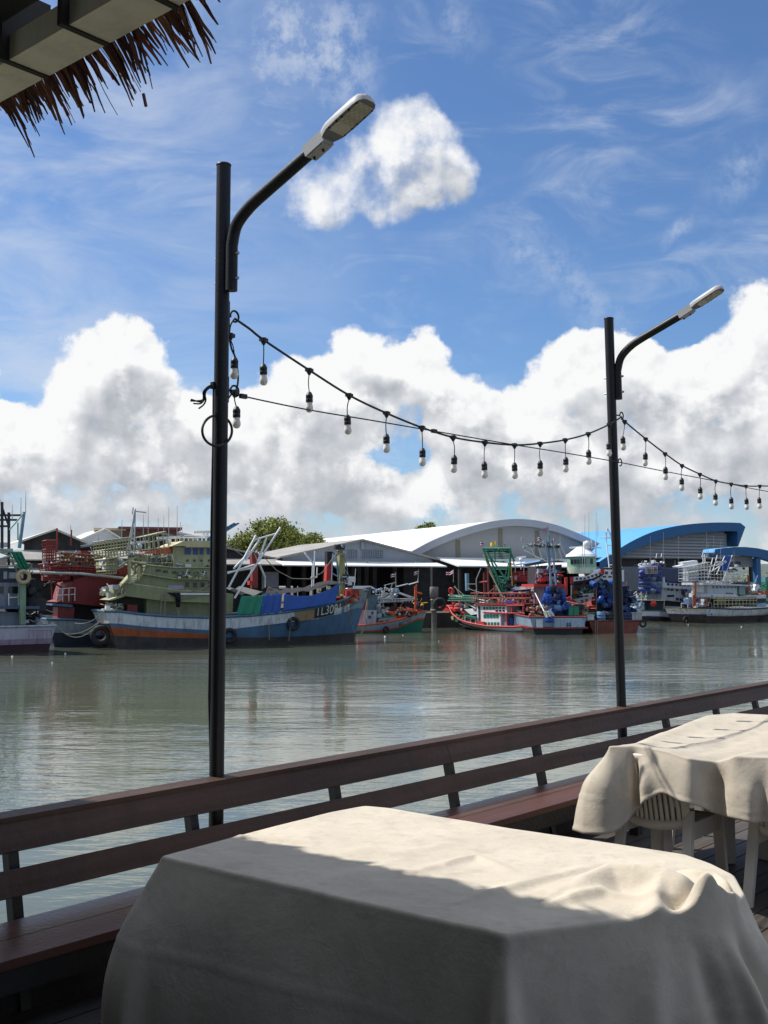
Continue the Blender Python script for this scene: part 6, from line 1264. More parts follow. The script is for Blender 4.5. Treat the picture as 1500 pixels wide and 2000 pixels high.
b.wall('bulwark_red', [(1360, 800), (1392, 795), (1390, 850), (1362, 850)], .5, .9, RED); b.wall('red_band', [(1100, 985), (1360, 960), (1360, 1005), (1100, 1010)], .7, 4.2, RED)
aw = b.at(1010, 660, .6), b.at(1330, 604, .6); m = MB(); m.grid(lambda u, v: aw[0].lerp(aw[1], u) + Vector((0, 3.6 * v, .28 * math.sin(math.pi * v))), 10, 8); o = m.build('awning', [M('awning_blue', (.10, .24, .42), .6, .1, 2)], b.root)
m = MB(); a2 = b.at(1330, 606, .6), b.at(1500, 602, .6); m.grid(lambda u, v: a2[0].lerp(a2[1], u) + Vector((0, 3.6 * v, .1 * math.sin(math.pi * v))), 8, 6); m.build('awning', [M('awning_navy', (.02, .06, .17), .6)], b.root)
b.rails('balcony', [(1020, 850), (1240, 850)], .95, RED, 8, .9, .05, dy=3.0); b.wins(b.wall('bridge', [(1090, 755), (1225, 752), (1225, 820), (1090, 822)], 1.1, 3.8, pnt('bridge_grey', (.28, .33, .35), .1)), [(1100, 765, 1140, 810), (1165, 765, 1205, 810)], 1.1, WIN); b.wall('round_sign', [(1030, 775), (1060, 775), (1060, 830), (1030, 830)], .85, .9, GRYL)
b.tubes('deck_post', [[(1145, 640), (1145, 760)], [(1320, 640), (1320, 900)], [(1040, 660), (1040, 740)]], .05, STL, .7); b.radar(1110, 552, 120, 2.2)
GL = b
m_l = [[(645, 445), (880, 1035)], [(690, 445), (900, 1000)], [(965, 445), (1030, 600)], [(985, 470), (960, 830)], [(645, 445), (980, 445)], [(650, 470), (970, 470)]]
b.tubes('green_gallows', m_l, .10, GRN, .5, 5); b.tubes('gallows_brace', [[(665, 440), (930, 840)], [(760, 580), (945, 840)], [(700, 600), (960, 620)], [(740, 700), (960, 700)], [(770, 780), (950, 800)], [(960, 620), (870, 960)], [(980, 450), (1030, 650)], [(800, 860), (930, 860)], [(790, 470), (795, 600)], [(650, 540), (760, 700)], [(720, 660), (930, 900)]], .06, GRN, .5); b.tubes('gallows_brace', [[(690, 500 + i * 34, 1.2), (975, 500 + i * 34, 1.2)] for i in range(4)], .05, GRN); b.tubes('gallows_pole', [[(690, 660, .3), (890, 1040, .3)], [(650, 520, .4), (870, 1030, .4)]], .06, CRM); b.wall('gallows_foot', [(870, 950), (930, 940), (920, 1040), (880, 1040)], .5, 1.2, GRN)
b.gear('gallows_gear', (650, 448), (960, 478), .4, 1, 40, [BLK2, GRN, BLK2], 45, size=.3); b.gear('gallows_gear', (780, 790), (960, 1010), .6, 2.2, 70, [GRN, BLK2, BLU, STL, GRN], 46, size=.6)
b.tubes('yellow_post', [[(985, 620), (1005, 900)], [(950, 620), (1020, 640)]], .07, YEL, .6); b.gear('house_gear', (950, 880), (1130, 1010), .6, 3, 60, [MARL, GRY, STL, BLU, WHT, M('violet', (.06, .03, .26))], 47, size=.45); b.gear('awning_gear', (1140, 680), (1330, 830), .9, 3.4, 60, [MARL, ORW, BLU, M('violet', (.06, .03, .26)), BLK2, GRYL], 48, size=.5); b.gear('rail_gear', (1160, 960), (1360, 1150), .5, 1, 40, [STLW, MARL, BLK2, GRYL], 49, size=.4)
b.tubes('white_brace', [[(1330, 840, .3), (1235, 965, .3)], [(1235, 965, .3), (1390, 930, .3)]], .07, STLW)
for a in (((670, 352), (610, 415), (650, 450), 'striped flag at the left end of the green gallows'), ((930, 375), (900, 418), (930, 450), 'small striped flag at the right end of the green gallows')): flag(b, a[0], a[1], a[2], .5, a[3])
flag(b, (802, 352), (730, 425), (800, 450), .5, 'plain yellow flag above the green gallows', True)

# ---- boats moored stern to, with drums
def drum(b, x, y, lat, mat, label, group, axis=None, r=.29, h=.9, k=None, lid=None): return upright(b, x, y, lat, r, h, mat, label, group, k, 'drum', 'drum', axis, lid)
b = Boat('fishing_boat', 'fishing boat with pale blue sloping stern and red frame, blue drums aboard', px(6, 90, 1497), 86, 6); ST = b
W_ = b.at(735, 1420).x - b.at(20, 1420).x; xc = (b.at(735, 1420).x + b.at(60, 1420).x) / 2
b.V0 = xc
class Shift: pass
def stern_hull(b, x0, x1, ztop, zmid, L, mats, rail):
    """a hull seen from its stern: built along local y and centred between the pixels x0 and x1"""
    a_, c_ = b.at(x0, zmid), b.at(x1, zmid); B = c_.x - a_.x; xm = (a_.x + c_.x) / 2; zt = b.at(x0, ztop).z; zm = b.at(x0, zmid).z
    b.hull(B, (0, L), (-.0, L + 1.5), [(-2, zt), (L * .5, zt + .1), (L + 2, zt + 1.6)], [([(0, zm - .06)], 0), ([(0, zm + .10)], 1), (None, 2)], mats, stern=.97, full=2.4, swap=True, rail=rail, railr=.07, deck=.3)
    for o in b.root.children:
        if o.name.split('.')[0] in ('hull', 'deck', 'gunwale'): o.location.x = xm
    return xm, B, zt
stern_hull(b, 20, 735, 1285, 1418, 15, [BLK2, RED, pnt('stern_blue', (.27, .38, .48), .12)], MARL)
pm = pnt('panel_blue', (.34, .45, .55), .1)
b.wall('stern_panel', [(330, 1295), (672, 1295), (708, 1410), (325, 1410)], -.13, -.06, pm); b.wall('stern_panel', [(105, 1310), (190, 1310), (188, 1415), (110, 1415)], -.13, -.06, M('bare_tin', (.55, .58, .60), .35, .2, 3, metal=.6))
b.tubes('stern_ladder', [[(485, 1345), (485, 1410)], [(525, 1345), (525, 1410)], [(485, 1365), (525, 1365)], [(485, 1385), (525, 1385)]], .03, BLK2, -.16); b.wall('stern_sill', [(-10, 1412), (745, 1405), (740, 1424), (-10, 1430)], -.2, -.02, MARL)
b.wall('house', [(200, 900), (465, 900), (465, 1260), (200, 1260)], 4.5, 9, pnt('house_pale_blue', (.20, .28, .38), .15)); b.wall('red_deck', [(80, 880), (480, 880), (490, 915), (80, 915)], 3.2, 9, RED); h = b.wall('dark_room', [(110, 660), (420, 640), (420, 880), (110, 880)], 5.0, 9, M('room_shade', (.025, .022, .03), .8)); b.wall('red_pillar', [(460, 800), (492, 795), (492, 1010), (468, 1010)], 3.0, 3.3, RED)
b.tubes('mast', [[(230, 350), (298, 905)], [(262, 310), (285, 905)], [(300, 360), (350, 890)], [(258, 280), (262, 320)]], .085, BLUL, 3.0, 6); b.tubes('mast_yard', [[(-30, 395), (400, 400)], [(0, 412), (390, 414)], [(230, 440), (310, 440)], [(235, 520), (320, 520)], [(245, 600), (330, 600)], [(258, 700), (335, 700)]], .05, STL, 3.0)
b.tubes('mast_stay', [[(395, 380), (465, 530)], [(-40, 470), (250, 610)], [(0, 480), (170, 590)], [(30, 420), (110, 570)], [(120, 410), (190, 590)], [(330, 420), (350, 600)], [(370, 420), (430, 600)], [(300, 560), (240, 700)]], .045, STLW, 3.0); b.grid('mast_ladder', (330, 410), (385, 412), (385, 590), (330, 590), 3, 9, .025, STL, 3.1); b.gear('mast_gear', (-30, 385), (400, 425), 2.8, 3.2, 60, [BLK2, GRY, STL], 51, size=.28); b.gear('room_gear', (140, 690), (410, 880), 3.8, 5, 60, [MARL, BLU, BLK2, RED, GRYL], 52, size=.5); b.gear('deck_gear', (0, 1150), (240, 1290), 1.0, 3.5, 50, [ROPE, M('straw_net', (.30, .25, .12)), BLK2, MARL], 53, size=.5)
b.whips([(700, 30, 700), (672, 240, 700), (400, 200, 420), (860, 130, 300)], 6)
flag(b, (255, 178), (188, 250), (258, 300), 3.0, 'striped flag at the top of the pale blue mast'); flag(b, (178, 310), (122, 355), (175, 400), 3.0, 'striped flag left on the yard of the pale blue mast'); flag(b, (340, 312), (302, 380), (338, 400), 3.0, 'striped flag right on the yard of the pale blue mast'); flag(b, (-60, 300), (-75, 360), (-60, 400), 3.0, 'small striped flag at the far left end of the pale blue mast yard')
rr = random.Random(61); G1 = 'blue drums heaped on the stern of the pale blue boat'
for i, (x, y, mt, ax) in enumerate([(262, 990, PLB, None), (320, 985, BLK2, None), (385, 1005, PLN, None), (440, 1050, PLB, None), (205, 1070, PLB, None), (268, 1090, PLB, None), (340, 1080, PLN, None), (395, 1085, PLN, None), (268, 1190, PLB, 1), (345, 1150, PLB2, None), (420, 1140, PLB2, 1), (470, 1150, PLB, 1), (510, 1120, PLB, 1), (330, 1220, PLN, 1), (400, 1215, PLN, 1), (455, 1210, PLN, 1), (500, 1190, PLB, None)]):
    a = (rr.uniform(-.4, .4), -rr.uniform(.1, .5), 1) if ax is None else (rr.uniform(-1, 1), -rr.uniform(.3, 1), rr.uniform(-.1, .3)); drum(b, x, y + 40, 2.2 + rr.uniform(-.4, .6), mt, 'plastic drum in the heap behind the pale blue sloping stern', G1, a)
drum(b, 268, 1350, -.5, PLB, 'blue drum hanging out over the pale blue sloping stern', 'drum over the stern', None, .36, .6); tarp(b, 'white_sheet', 'white sheet draped over the drum on the pale blue stern', [(195, 1210), (285, 1205), (330, 1265), (220, 1290)], M('white_sheet', (.55, .56, .48), .7), -.9, wave=.2, cat='sheet')
m = MB(); m.tube([b.at(95, 990, 1.5), b.at(205, 1215, -.9)], .05, 5); m.build('stern_pole', STLW, b.root); b.wall('red_marker', [(95, 990), (120, 1000), (150, 1120), (125, 1125)], 1.4, 1.5, RED)
for i, (x, y) in enumerate(((535, 1200), (600, 1200))):
    a, c = b.at(x - 30, y - 45, 1.4), b.at(x + 30, y + 60, 1.4); m = MB(); m.box((a.x, 1.4, c.z), (c.x, 2.0, a.z - .06)); m.box((a.x - .03, 1.37, a.z - .057), (c.x + .03, 2.03, a.z)); o = m.build('fish_bin', M('green_bin', (.015, .20, .11), .4, .1, 3)); o.location = b.O; o.rotation_euler = (0, 0, b.rz); tag(o, ['green plastic bin standing next to the blue drum heap', 'green plastic bin on the right of its twin near the drums'][i], 'bin', 'green bins')
    o['label'] = ['left one of two green plastic bins beside the blue drum heap', 'right one of two green plastic bins beside the blue drum heap'][i]

# green wheelhouse boat
b = Boat('fishing_boat', 'white fishing boat with rounded pale green wheelhouse and curved balcony', px(6, 560, 1450), 95, 6); b.O = b.O + b.b * 7
b.hull(5, (0, 15), (0, 16), [(0, 2.3), (8, 2.0), (16, 3.2)], [([(0, 1.3)], 0), (None, 1)], [BLK2, MARL], stern=.9, swap=True, rail=RED)
for o in b.root.children: o.location.x = b.at(690, 1300).x
GW = pnt('wheelhouse_green', (.22, .40, .31), .08, .2); p0, p1 = b.at(435, 760, 1), b.at(770, 760, 1); cx = (p0.x + p1.x) / 2; rx = (p1.x - p0.x) / 2; zb, zt = p0.z, b.at(600, 565, 1).z
def oval(r, y0, n=24, sq=.75): return [(cx + rx * r * math.copysign(abs(math.cos(t)) ** sq, math.cos(t)), y0 + rx * 1.1 * r * (1 + math.copysign(abs(math.sin(t)) ** sq, math.sin(t)))) for t in [2 * math.pi * i / n for i in range(n)]]
def ring(name, z0, z1, r0, r1, mat, par, y0=1.0, cap=True):
    a, c = oval(r0, y0 + rx * 1.1 * (1 - r0)), oval(r1, y0 + rx * 1.1 * (1 - r1)); n = len(a); m = MB(); vs = [(x, y, z0) for x, y in a] + [(x, y, z1) for x, y in c]; m.add(vs, [(i, (i + 1) % n, n + (i + 1) % n, n + i) for i in range(n)], 0, True)
    if cap: m.add(vs[:n], [tuple(range(n - 1, -1, -1))]); m.add(vs[n:], [tuple(range(n))])
    return m.build(name, mat, par)
h = ring('wheelhouse', zb, zt, 1, 1, GW, b.root); ring('wheelhouse_roof', zt, zt + .25, 1.12, 1.02, WHT2, b.root, cap=True); ring('roof_top', zt + .25, zt + .9, .95, .35, WHT2, b.root)
ring('wheelhouse_skirt', zb, b.at(600, 690, 1).z, 1.02, 1.02, pnt('skirt_cream', (.50, .58, .46), .06), h, .97)
for i, (x0, x1) in enumerate(((462, 490), (500, 525), (535, 560), (575, 632), (690, 718))): 
    a, c = b.at(x0, 598 if x0 < 570 else 590, 1), b.at(x1, 650, 1); m = MB(); yy = lambda x: 1 + rx * 1.1 * (1 - (max(0, 1 - abs((x - cx) / rx) ** (2 / .75))) ** (.75 / 2)) - .06; m.add([(a.x, yy(a.x), c.z), (c.x, yy(c.x), c.z), (c.x, yy(c.x), a.z), (a.x, yy(a.x), a.z)], [(0, 1, 2, 3)]); o = m.build('window', WIN, h); sd = o.modifiers.new('t', 'SOLIDIFY'); sd.thickness = .03
bw = b.xz([(480, 800), (650, 790), (800, 710), (835, 705), (835, 755), (700, 820), (500, 850)], .3); h = MB().prism(bw, .2, .45).build('balcony', WHT2, b.root); b.wins(h, [(518 + i * 44, 806 - (i > 2) * (i - 2) * 14, 545 + i * 44, 830 - (i > 2) * (i - 2) * 14) for i in range(7)], .2, WIN)
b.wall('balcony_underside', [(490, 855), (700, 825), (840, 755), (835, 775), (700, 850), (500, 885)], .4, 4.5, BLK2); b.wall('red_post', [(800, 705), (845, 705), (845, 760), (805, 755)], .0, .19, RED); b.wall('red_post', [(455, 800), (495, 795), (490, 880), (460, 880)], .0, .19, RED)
h = b.wall('middle_house', [(500, 890), (860, 880), (860, 1060), (500, 1060)], 1, 5, M('house_brown', (.12, .09, .085), .7, .2)); b.wins(h, [(560, 920, 600, 985), (640, 905, 680, 960), (690, 890, 730, 940)], 1, WIN); b.wall('white_band', [(560, 1000), (700, 985), (700, 1000), (565, 1018)], .5, .7, WHT2); h = b.wall('lower_bulwark', [(490, 1055), (700, 1015), (700, 1065), (560, 1115)], .2, .4, pnt('bulwark_pale', (.5, .5, .5), .1, .5, (.3, .06, .04))); b.wins(h, [(580, 1062, 605, 1092), (625, 1050, 650, 1080)], .2, WIN); b.wall('bow_black', [(720, 1080), (850, 1040), (862, 1150), (830, 1200), (740, 1190)], .1, 2.4, BLK2); b.wall('bow_red', [(845, 1100), (880, 1050), (885, 1200), (850, 1200)], .1, 1, RED)
b.gear('deck_gear', (500, 920), (850, 1050), .4, 1.2, 60, [MARL, BLU, GRN, WHT, BLK2, ORG], 62, size=.4); b.tubes('roof_gear', [[(655, 400), (660, 560)], [(700, 370), (700, 480)], [(750, 390), (750, 560)], [(650, 465), (820, 465)]], .06, STLW, 2); b.radar(545, 458, 200, 2.4); m = MB(); m.lathe([(.05, -.5), (.3, -.4), (.36, 0), (.3, .25), (0, .36)], b.at(645, 425, 2), 12); m.build('radome', STLW, b.root)
b.tubes('aerial_mast', [[(885, 235, 6), (870, 350, 6), (905, 690, 6)], [(885, 235, 6), (930, 350, 6), (968, 690, 6)], [(800, 348, 6), (1030, 355, 6)], [(880, 440, 6), (945, 440, 6)], [(890, 540, 6), (955, 540, 6)], [(905, 660, 6), (965, 660, 6)], [(862, 285, 6), (870, 350, 6)], [(925, 285, 6), (930, 350, 6)]], .06, STLW); b.whips([(668, 60, 560), (752, 60, 560), (610, 380, 520)], 2.2)

# rust red boat, stern to, stacked with drums
b = Boat('fishing_boat', 'fishing boat with rust red stern stacked high with blue drums', px(6, 745, 1480), 84, 6); RB = b
stern_hull(b, 745, 1392, 1330, 1440, 15, [RUST, RUST, RUST], RUST)
for c, mt in (((735, 1255, 815, 1330), PLW), ((1265, 1225, 1400, 1330), pnt('bin_grey_white', (.40, .41, .42), .1))):
    a, d = b.at(c[0], c[1], .1), b.at(c[2], c[3], .1); m = MB(); m.box((a.x, .1, d.z), (d.x, 1.1, a.z - .08)); m.box((a.x - .04, .06, a.z - .077), (d.x + .04, 1.14, a.z)); o = m.build('fish_bin', mt); o.location = b.O; o.rotation_euler = (0, 0, b.rz); tag(o, 'white fish bin at the left corner of the rust red stern' if c[0] < 800 else 'grey white bin at the right corner of the rust red stern', 'bin')
G2 = 'blue drums stacked on the rust red boat'; rr = random.Random(71)
b.wall('drum_rack', [(850, 900), (1240, 900), (1260, 1330), (850, 1330)], 2.0, 2.3, BLK2)
rows = [(870, [790, 840, 905, 960, 1005, 1050, 1100]), (925, [890, 945, 985, 1035, 1085, 1170]), (970, [905, 960, 1015, 1060, 1110, 1195]), (1025, [925, 985, 1045, 1100, 1140, 1185]), (1080, [885, 945, 1025, 1080, 1130, 1180, 1232]), (1135, [930, 995, 1050, 1105, 1155, 1208]), (1188, [985, 1040, 1095, 1145, 1192, 1240]), (1240, [930, 990, 1040, 1095, 1150])]
for y, xs in rows:
    for x in xs:
        q = rr.random(); mt, ld = (PLN, PLN) if q < .3 else (PLB, PLB) if q < .55 else (PLN, PLB2) if q < .8 else (BLK2, PLB2)
        if 1050 < x < 1160 and rr.random() < .5: continue                # hidden by the lamp post
        drum(b, x, y, 1.8, mt, 'blue drum lying end on in the tall stack over the rust red stern', G2, (rr.uniform(-.25, .25), -1, rr.uniform(-.15, .15)), .27, 1.3, lid=ld)
for x, mt, l in ((905, PLB2, 'pale blue upright drum standing on the rust red stern'), (995, BLK2, 'black upright drum standing on the rust red stern'), (1185, PLN, 'left of two navy upright drums right of the far lamp post'), (1240, PLN, 'right of two navy upright drums right of the far lamp post')): drum(b, x, 1328, .35, mt, l, 'upright drums on the rust red boat', None, .34 if x > 1000 else .42, .75 if x > 1000 else .82)
m = MB(); m.lathe([(.0, -.4), (.2, -.36), (.26, 0), (.2, .36), (0, .4)], (0, 0, 0), 12); o = m.build('float', PLB); o.location = b.w(b.at(895, 1065, .6)); o.rotation_euler = (0, .5, 0); tag(o, 'long blue float hung at the left side of the drum stack', 'float')
h = b.wall('white_house', [(800, 700), (1180, 706), (1180, 850), (820, 850)], 6, 11, WHT2); b.wins(h, [(870 + i * 75, 726, 908 + i * 75, 760) for i in range(4)], 6, WIN); b.wins(h, [(850 + i * 70, 780, 890 + i * 70, 800) for i in range(4)], 6, WIN); b.gear('deck_gear', (640, 1140), (760, 1260), .6, 3, 50, [ROPE, M('straw_net', (.30, .25, .12)), MARL, BLK2], 72, size=.5); b.tubes('stern_rope', [[(825, 1330), (832, 1545)], [(850, 1330), (858, 1545)], [(685, 1010), (740, 1210)], [(690, 1240), (820, 1230)]], .04, ROPE, -.15); b.gear('orange_gear', (1235, 930), (1300, 1060), 1.5, 3.5, 24, [ORG, WHT, M('straw_net', (.30, .25, .12))], 73, size=.5)
b.tyre(1410, 1362, .34, 'tyre at the right corner of the rust red stern', lat=.2)

# boat stacked with blue bundles
b = Boat('fishing_boat', 'fishing boat with white stern and towering stack of navy bundles', px(7, 372, 1186), 50, 7)
sheer = b.xz([(368, 1072), (620, 1095), (900, 1090)]); sheer = [(-2, sheer[0][1])] + sheer
b.hull(5.0, (0, 17), (-.5, 19), sheer, [(b.xz([(368, 1148), (620, 1172), (900, 1172)]), 0), (b.xz([(368, 1132), (620, 1160), (900, 1160)]), 1), (None, 2)], [pnt('bottom_brown', (.05, .03, .028), .3), M('royal_blue', (.02, .06, .35), .5), pnt('boat_pale', (.72, .78, .82), .05, .2)], stern=.9, rail=BLU, railr=.08)
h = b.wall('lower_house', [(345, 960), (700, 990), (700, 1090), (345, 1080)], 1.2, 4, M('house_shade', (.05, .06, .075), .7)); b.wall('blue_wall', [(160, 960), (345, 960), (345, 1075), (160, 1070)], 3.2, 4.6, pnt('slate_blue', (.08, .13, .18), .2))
h = b.wall('house', [(350, 820), (700, 840), (700, 990), (345, 955)], .6, 4.4, pnt('house_pale', (.40, .47, .52), .08)); b.wins(h, [(405, 824, 432, 852), (446, 830, 470, 856), (500, 836, 526, 860), (560, 840, 590, 866), (405, 900, 480, 920), (500, 930, 530, 958), (540, 935, 570, 962)], .6, WIN)
h = b.wall('upper_bulwark', [(360, 705), (380, 705), (385, 765), (700, 790), (700, 842), (355, 822)], .3, 4.7, pnt('bulwark_blue', (.42, .50, .58), .06)); b.wins(h, [(405 + i * 44, 772 + i * 3, 430 + i * 44, 794 + i * 3) for i in range(6)], .3, WIN)
m = MB(); q = b.xz([(305, 600), (600, 615), (600, 770), (380, 770), (370, 740), (310, 740)], .8); m.prism(q, .5, 2.8); o = m.build('tarp_covered_stack', TDB); o.location = b.O; o.rotation_euler = (0, 0, b.rz); tag(o, 'large stack of goods under navy tarpaulin on the boat beside the blue hall', 'covered stack')
bv = o.modifiers.new('b', 'BEVEL'); bv.width = .25; bv.segments = 3
rr = random.Random(81); SK = [tm('bundle_navy', (.012, .03, .13)), tm('bundle_blue', (.02, .05, .25)), tm('bundle_grey_blue', (.12, .17, .26))]
for r_ in range(7):
    for c in range(3):
        x, y = 160 + c * 58 + rr.uniform(-6, 6), 615 + r_ * 40 + rr.uniform(-6, 6); m = MB(); m.lathe([(.03, -.62), (.24, -.5), (.34, -.2), (.36, .1), (.30, .42), (.16, .56), (.03, .62)], n=12)
        o = m.build('bundle', SK[rr.choice((0, 0, 1, 2))]); o.location = b.w(b.at(x, y, .6 + .5 * c * .2)); o.rotation_euler = Vector((rr.uniform(.6, 1), rr.uniform(-.5, .3), rr.uniform(-.25, .25))).to_track_quat('Z', 'Y').to_euler(); o.scale = (1.15, 1.15, 1.25); tag(o, 'blue bundle in the stack at the stern left of the navy tarpaulin', 'bundle', 'blue bundles stacked on the stern')
b.wall('bundle_backing', [(140, 590), (310, 590), (345, 860), (340, 960), (300, 960), (300, 870), (140, 850)], 1.4, 4.4, NAV); b.grid('crate_panel', (172, 594), (300, 594), (300, 668), (172, 668), 6, 4, .05, M('panel_tan', (.42, .35, .30), .7), .1); b.wall('crate_back', [(176, 598), (296, 598), (296, 664), (176, 664)], .2, .5, M('panel_shade', (.20, .16, .15), .8))
b.rails('stern_platform', [(85, 960), (380, 965)], .06, STLW, 2, .2, .05, rows=1); [b.tubes('platform_post', [l_], .06, CRM, .3) for l_ in ([(125, 865), (130, 1050)], [(180, 860), (180, 960)], [(375, 960), (370, 1050)], [(95, 820), (140, 825)])]; b.gear('platform_gear', (85, 985), (160, 1050), .3, 2, 24, [BLUL, STLW, BLU], 82, size=.4); b.gear('platform_gear', (140, 880), (200, 955), .6, 2, 20, [BLUL, STLW, GRY], 83, size=.35)
m = MB(); m.lathe([(0, -.38), (.25, -.3), (.38, 0), (.25, .3), (.06, .4), (0, .45)], n=14); o = m.build('buoy', M('buoy_red', (.60, .04, .03), .4)); o.location = b.w(b.at(256, 992, -.2)); tag(o, 'round red orange buoy hung at the stern under the blue bundles', 'buoy')
b.gear('roof_gear', (220, 520), (410, 580), 1.2, 3.4, 50, [BLK2, NAV, STLW], 84, size=.45); b.tubes('stern_lamp', [[(285, 500), (295, 450)], [(340, 490), (350, 450)]], .05, STLW, 1.5); b.whips([(222, 260, 560), (365, 215, 540), (376, 500, 560), (528, 260, 600), (490, 520, 600)], 2.0)
b.gear('side_gear', (560, 830), (690, 1000), .2, .8, 40, [BLUL, PLB, WHT, BLK2], 85, size=.4)

CAGE = M('cage_steel', (.46, .47, .47), .5, .15, 3)
# white boat with cages at far right
b = Boat('fishing_boat', 'white fishing boat with steel cage frames on deck at far right', px(7, 893, 1206), 50, 7)
sheer = b.xz([(890, 1042), (1100, 1052), (1300, 1052), (1500, 1040), (1700, 1000)]); sheer = [(-2, sheer[0][1])] + sheer
b.hull(6.2, (0, 19), (-.6, 21), sheer, [(b.xz([(890, 1128), (1100, 1132), (1500, 1120), (1700, 1090)]), 0), (None, 1)], [pnt('bottom_rust', (.045, .036, .032), .4, .8, (.14, .05, .03)), pnt('hull_white_stained', (.70, .70, .66), .08, .8, (.16, .10, .06))], stern=.92, rail=NAV, railr=.09)
b.tubes('stern_trim', [[(885, 1112, -.05), (892, 1112, -.05)]], .1, M('royal_blue', (.02, .06, .35)))
x0, z0, hb0 = b.station(0, 1, 0); m = MB(); m.box((x0 - .06, b.B / 2 - hb0, z0), (x0 + .02, b.B / 2 + hb0, z0 + .32)); m.build('stern_band', M('royal_blue', (.02, .06, .35)), b.root)
h = b.wall('house', [(845, 785), (1165, 810), (1165, 895), (850, 880)], .7, 2.8, pnt('house_offwhite', (.46, .50, .52), .06, .4)); b.wins(h, [(895 + i * 40, 798, 917 + i * 40, 826) for i in range(7)], .7, WIN); b.wall('aft_wall', [(800, 780), (850, 785), (850, 880), (800, 876)], 1.2, 2.8, WHT2); b.wall('upper_deck', [(790, 765), (850, 770), (1290, 790), (1290, 806), (790, 790)], .4, 3.2, WHT)
h = b.wall('lower_house', [(845, 882), (1160, 896), (1200, 936), (845, 925)], .5, 3.0, WHT); b.wins(h, [(1050, 876, 1066, 892), (1078, 876, 1094, 892), (1105, 878, 1120, 894)], .66, WIN); b.wall('cabin', [(1190, 800), (1255, 800), (1255, 900), (1190, 896)], .6, 3, pnt('cabin_teal', (.20, .30, .32), .1)); b.wall('dark_cabin', [(1168, 770), (1310, 755), (1310, 785), (1170, 800)], .5, 4, NAV)
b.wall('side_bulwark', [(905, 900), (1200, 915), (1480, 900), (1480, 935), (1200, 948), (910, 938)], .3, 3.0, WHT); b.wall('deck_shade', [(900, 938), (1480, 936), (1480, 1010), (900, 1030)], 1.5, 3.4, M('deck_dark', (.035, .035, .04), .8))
b.tubes('rust_post', [[(712, 760), (705, 1020)], [(838, 930), (835, 1020)], [(690, 900), (690, 1030)], [(1288, 690), (1282, 890)]], .13, ORG, .5); b.rails('side_rail', [(915, 1040), (1380, 1035)], 1.25, CRM, 12, .2, .05, rows=3)
b.grid('cage_frame', (605, 600), (880, 545), (880, 740), (605, 755), 8, 5, .030, CAGE, 1.0, .9); b.grid('cage_frame', (880, 640), (1240, 640), (1240, 760), (880, 745), 10, 3, .026, CAGE, .8, .9); b.grid('cage_frame', (730, 560), (875, 545), (875, 620), (730, 640), 4, 3, .028, CAGE, .6)
b.wall('white_cabin_roof', [(505, 590), (580, 575), (730, 560), (735, 600), (520, 605)], 2.2, 2.8, WHT2); h = b.wall('white_bridge', [(570, 545), (730, 525), (745, 560), (580, 578)], 2.4, 3.0, WHT2); b.wins(h, [(600, 545, 630, 560), (650, 540, 690, 556)], 3.2, WIN); b.wall('white_wall', [(640, 610), (740, 605), (740, 750), (640, 752)], 2.4, 3.2, GRYL); 
b.tubes('derrick', [[(1112, 470), (1015, 740)], [(1050, 540), (880, 650)], [(1030, 480), (940, 680)], [(960, 560), (1040, 530)], [(860, 590), (985, 570)], [(780, 480), (840, 490)], [(795, 440), (798, 560)], [(815, 460), (818, 560)], [(900, 500), (850, 720)], [(950, 470), (900, 640)]], .065, STLW, 1.6); b.whips([(835, 215, 480), (910, 255, 500), (985, 290, 520), (850, 330, 480), (1130, 420, 600)], 2.2)
tarp(b, 'navy_sheet', 'navy sheet hoisted on the derrick of the white boat at far right', [(1010, 465), (1100, 475), (1060, 640), (985, 640)], TBL, 1.8, wave=.3); tarp(b, 'navy_sheet', 'small navy sheet left of the hoisted one on the white boat', [(850, 455), (985, 460), (930, 490), (855, 490)], TDB, 2.2, wave=.2)
b.gear('deck_gear', (760, 740), (1250, 790), .8, 2.8, 120, [STLW, WHT, GRYL, STL, ORG], 91, size=.4); b.gear('deck_gear', (720, 930), (860, 1030), .6, 2.6, 60, [BLK2, WHT, PLB, GRYL, MARL], 92, size=.5); b.gear('deck_gear', (1130, 520), (1270, 640), 1.5, 4, 40, [STL, BLK2, NAV], 93, size=.5); b.gear('fore_gear', (1260, 760), (1480, 910), 1, 4, 80, [BLK2, RED, GRN, WHT, STL, ORG], 94, size=.6); tarp(b, 'yellow_net', 'yellow brown net slung along the deck of the white boat at far right', [(925, 940), (1050, 935), (1030, 985), (930, 990)], M('yellow_net', (.26, .19, .05), .9), .4, wave=.2, cat='net')
b.wall('blue_box', [(640, 945), (680, 945), (682, 1000), (642, 1000)], -.3, .3, PLB2); b.wall('white_float', [(1370, 785), (1400, 785), (1385, 860), (1352, 855)], .4, .9, PLW); b.wall('sheet_pale_blue', [(1380, 1000), (1480, 985), (1480, 1030), (1375, 1030)], .3, 2, M('tin_blue', (.25, .42, .52), .5))
b.tubes('rope', [[(540, 1050, 0), (420, 1065, 0)], [(890, 900, .2), (850, 1020, .2)], [(1190, 940, .3), (1140, 1010, .3)], [(620, 1100, -.1), (440, 1060, -.1)]], .04, ROPE); b.tyre(605, 1172, .40, 'tyre between the two white sterned boats at the right', lat=3.0)
b.rails('bow_rail', [(560, 1040), (890, 1035)], .5, STLW, 5, 1.2, .04, rows=1)
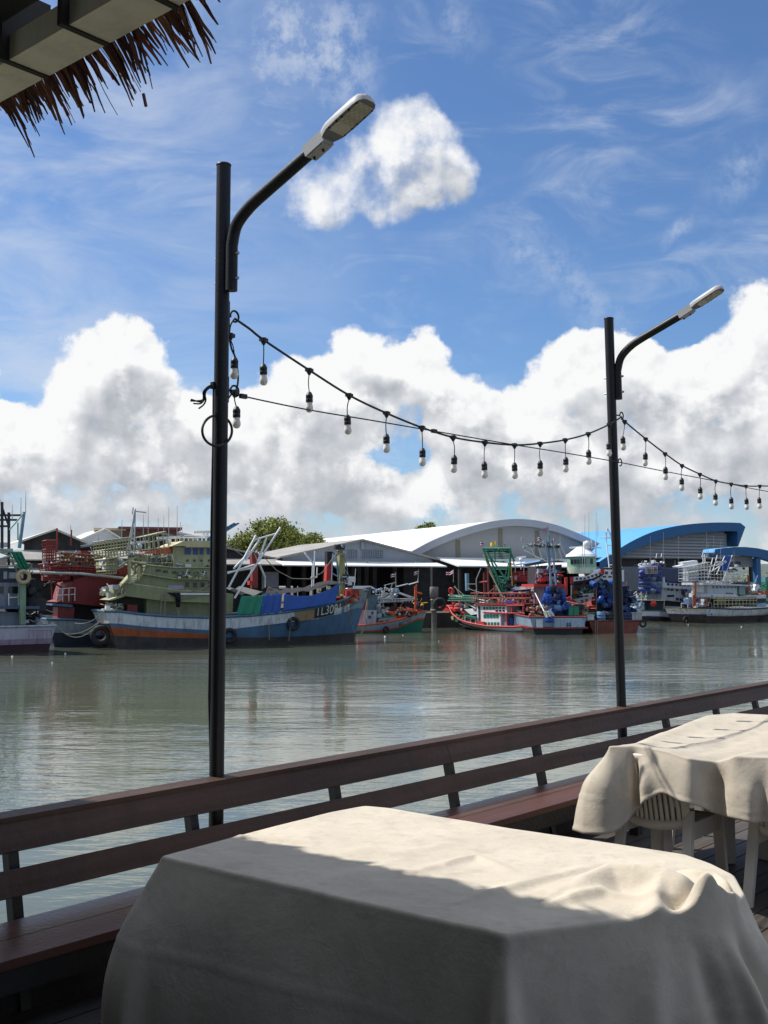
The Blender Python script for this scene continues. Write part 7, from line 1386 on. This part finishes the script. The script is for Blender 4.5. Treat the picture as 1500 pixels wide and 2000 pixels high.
# next boat along, only its green end in view
b = Boat('fishing_boat', 'green and teal boat end cut off by the right edge', px(7, 1478, 1150), 50, 7)
b.hull(4.5, (0, 12), (-.5, 13), [(-2, 2.3), (6, 1.9), (13, 3)], [([(0, .6)], 0), (None, 1)], [BOT, pnt('pale_green_hull', (.20, .36, .22), .1)], stern=.9, rail=GRN)
b.wall('house', [(1480, 760), (1620, 760), (1620, 930), (1480, 930)], .8, 3.8, GRN); b.wall('stack', [(1472, 705), (1520, 705), (1520, 760), (1472, 760)], 1.2, 2, pnt('teal_stack', (.10, .30, .33), .1)); b.wall('lower_house', [(1476, 935), (1620, 935), (1620, 1030), (1476, 1030)], .6, 4, pnt('pale_green_house', (.26, .42, .26), .1))

# ---- mooring ropes across the boats, floats in the river
def mooring(label, a, c, sag=.4, r=.026):
    m = MB(); rope(m, a, c, sag, r); tag(m.build('mooring_rope', ROPE), label, 'rope', 'mooring ropes')
mooring('upper mooring rope between the dark red boat and the khaki trawler', P(195, 1213, 73), P(127, 1238, 73), .3); mooring('lower mooring rope between the dark red boat and the khaki trawler', P(207, 1190, 73), P(146, 1217, 74), .35)
mooring('slack rope from the stern of the khaki trawler to the far left boat', P(195, 1213, 72), P(110, 1222, 72), .9); mooring('rope from the far left boat to the dark red stern', P(77, 1181, 71), P(106, 1196, 74), .1)
mooring('rope hung from the bow of the khaki trawler to the water', P(717, 1170, 82), P(705, 1240, 81), .1)
for i, (x, y, r) in enumerate(((24, 1283, 3.2), (127.5, 1277, 3.0), (102, 1295, 2.4), (752, 1244, 3), (787, 1241, 1.5), (1344, 1220, 1.6), (1448, 1224, 1.8), (857, 1252, 1.2))):
    p = G(x, y, ZW); s = p.y / 2150 * r * .75; m = MB(); m.lathe([(0, -s * .8), (s * .7, -s * .6), (s, 0), (s * .8, s * .5), (s * .3, s * .9), (0, s)], n=10); o = m.build('float', M('foam_white', (.60, .60, .56), .8)); o.location = p
    tag(o, ['white foam float off the lilac hull at far left', 'white foam float in front of the dark red boat', 'pale float on the water below the gap between the two left boats', 'round white float below the orange masted boat', 'tiny white float under the number plate of the orange masted boat', 'tiny white float by the tyre of the white sterned boats', 'small white float before the boat at far right', 'speck of foam on the water right of the mooring pile'][i], 'float', 'floats on the river')
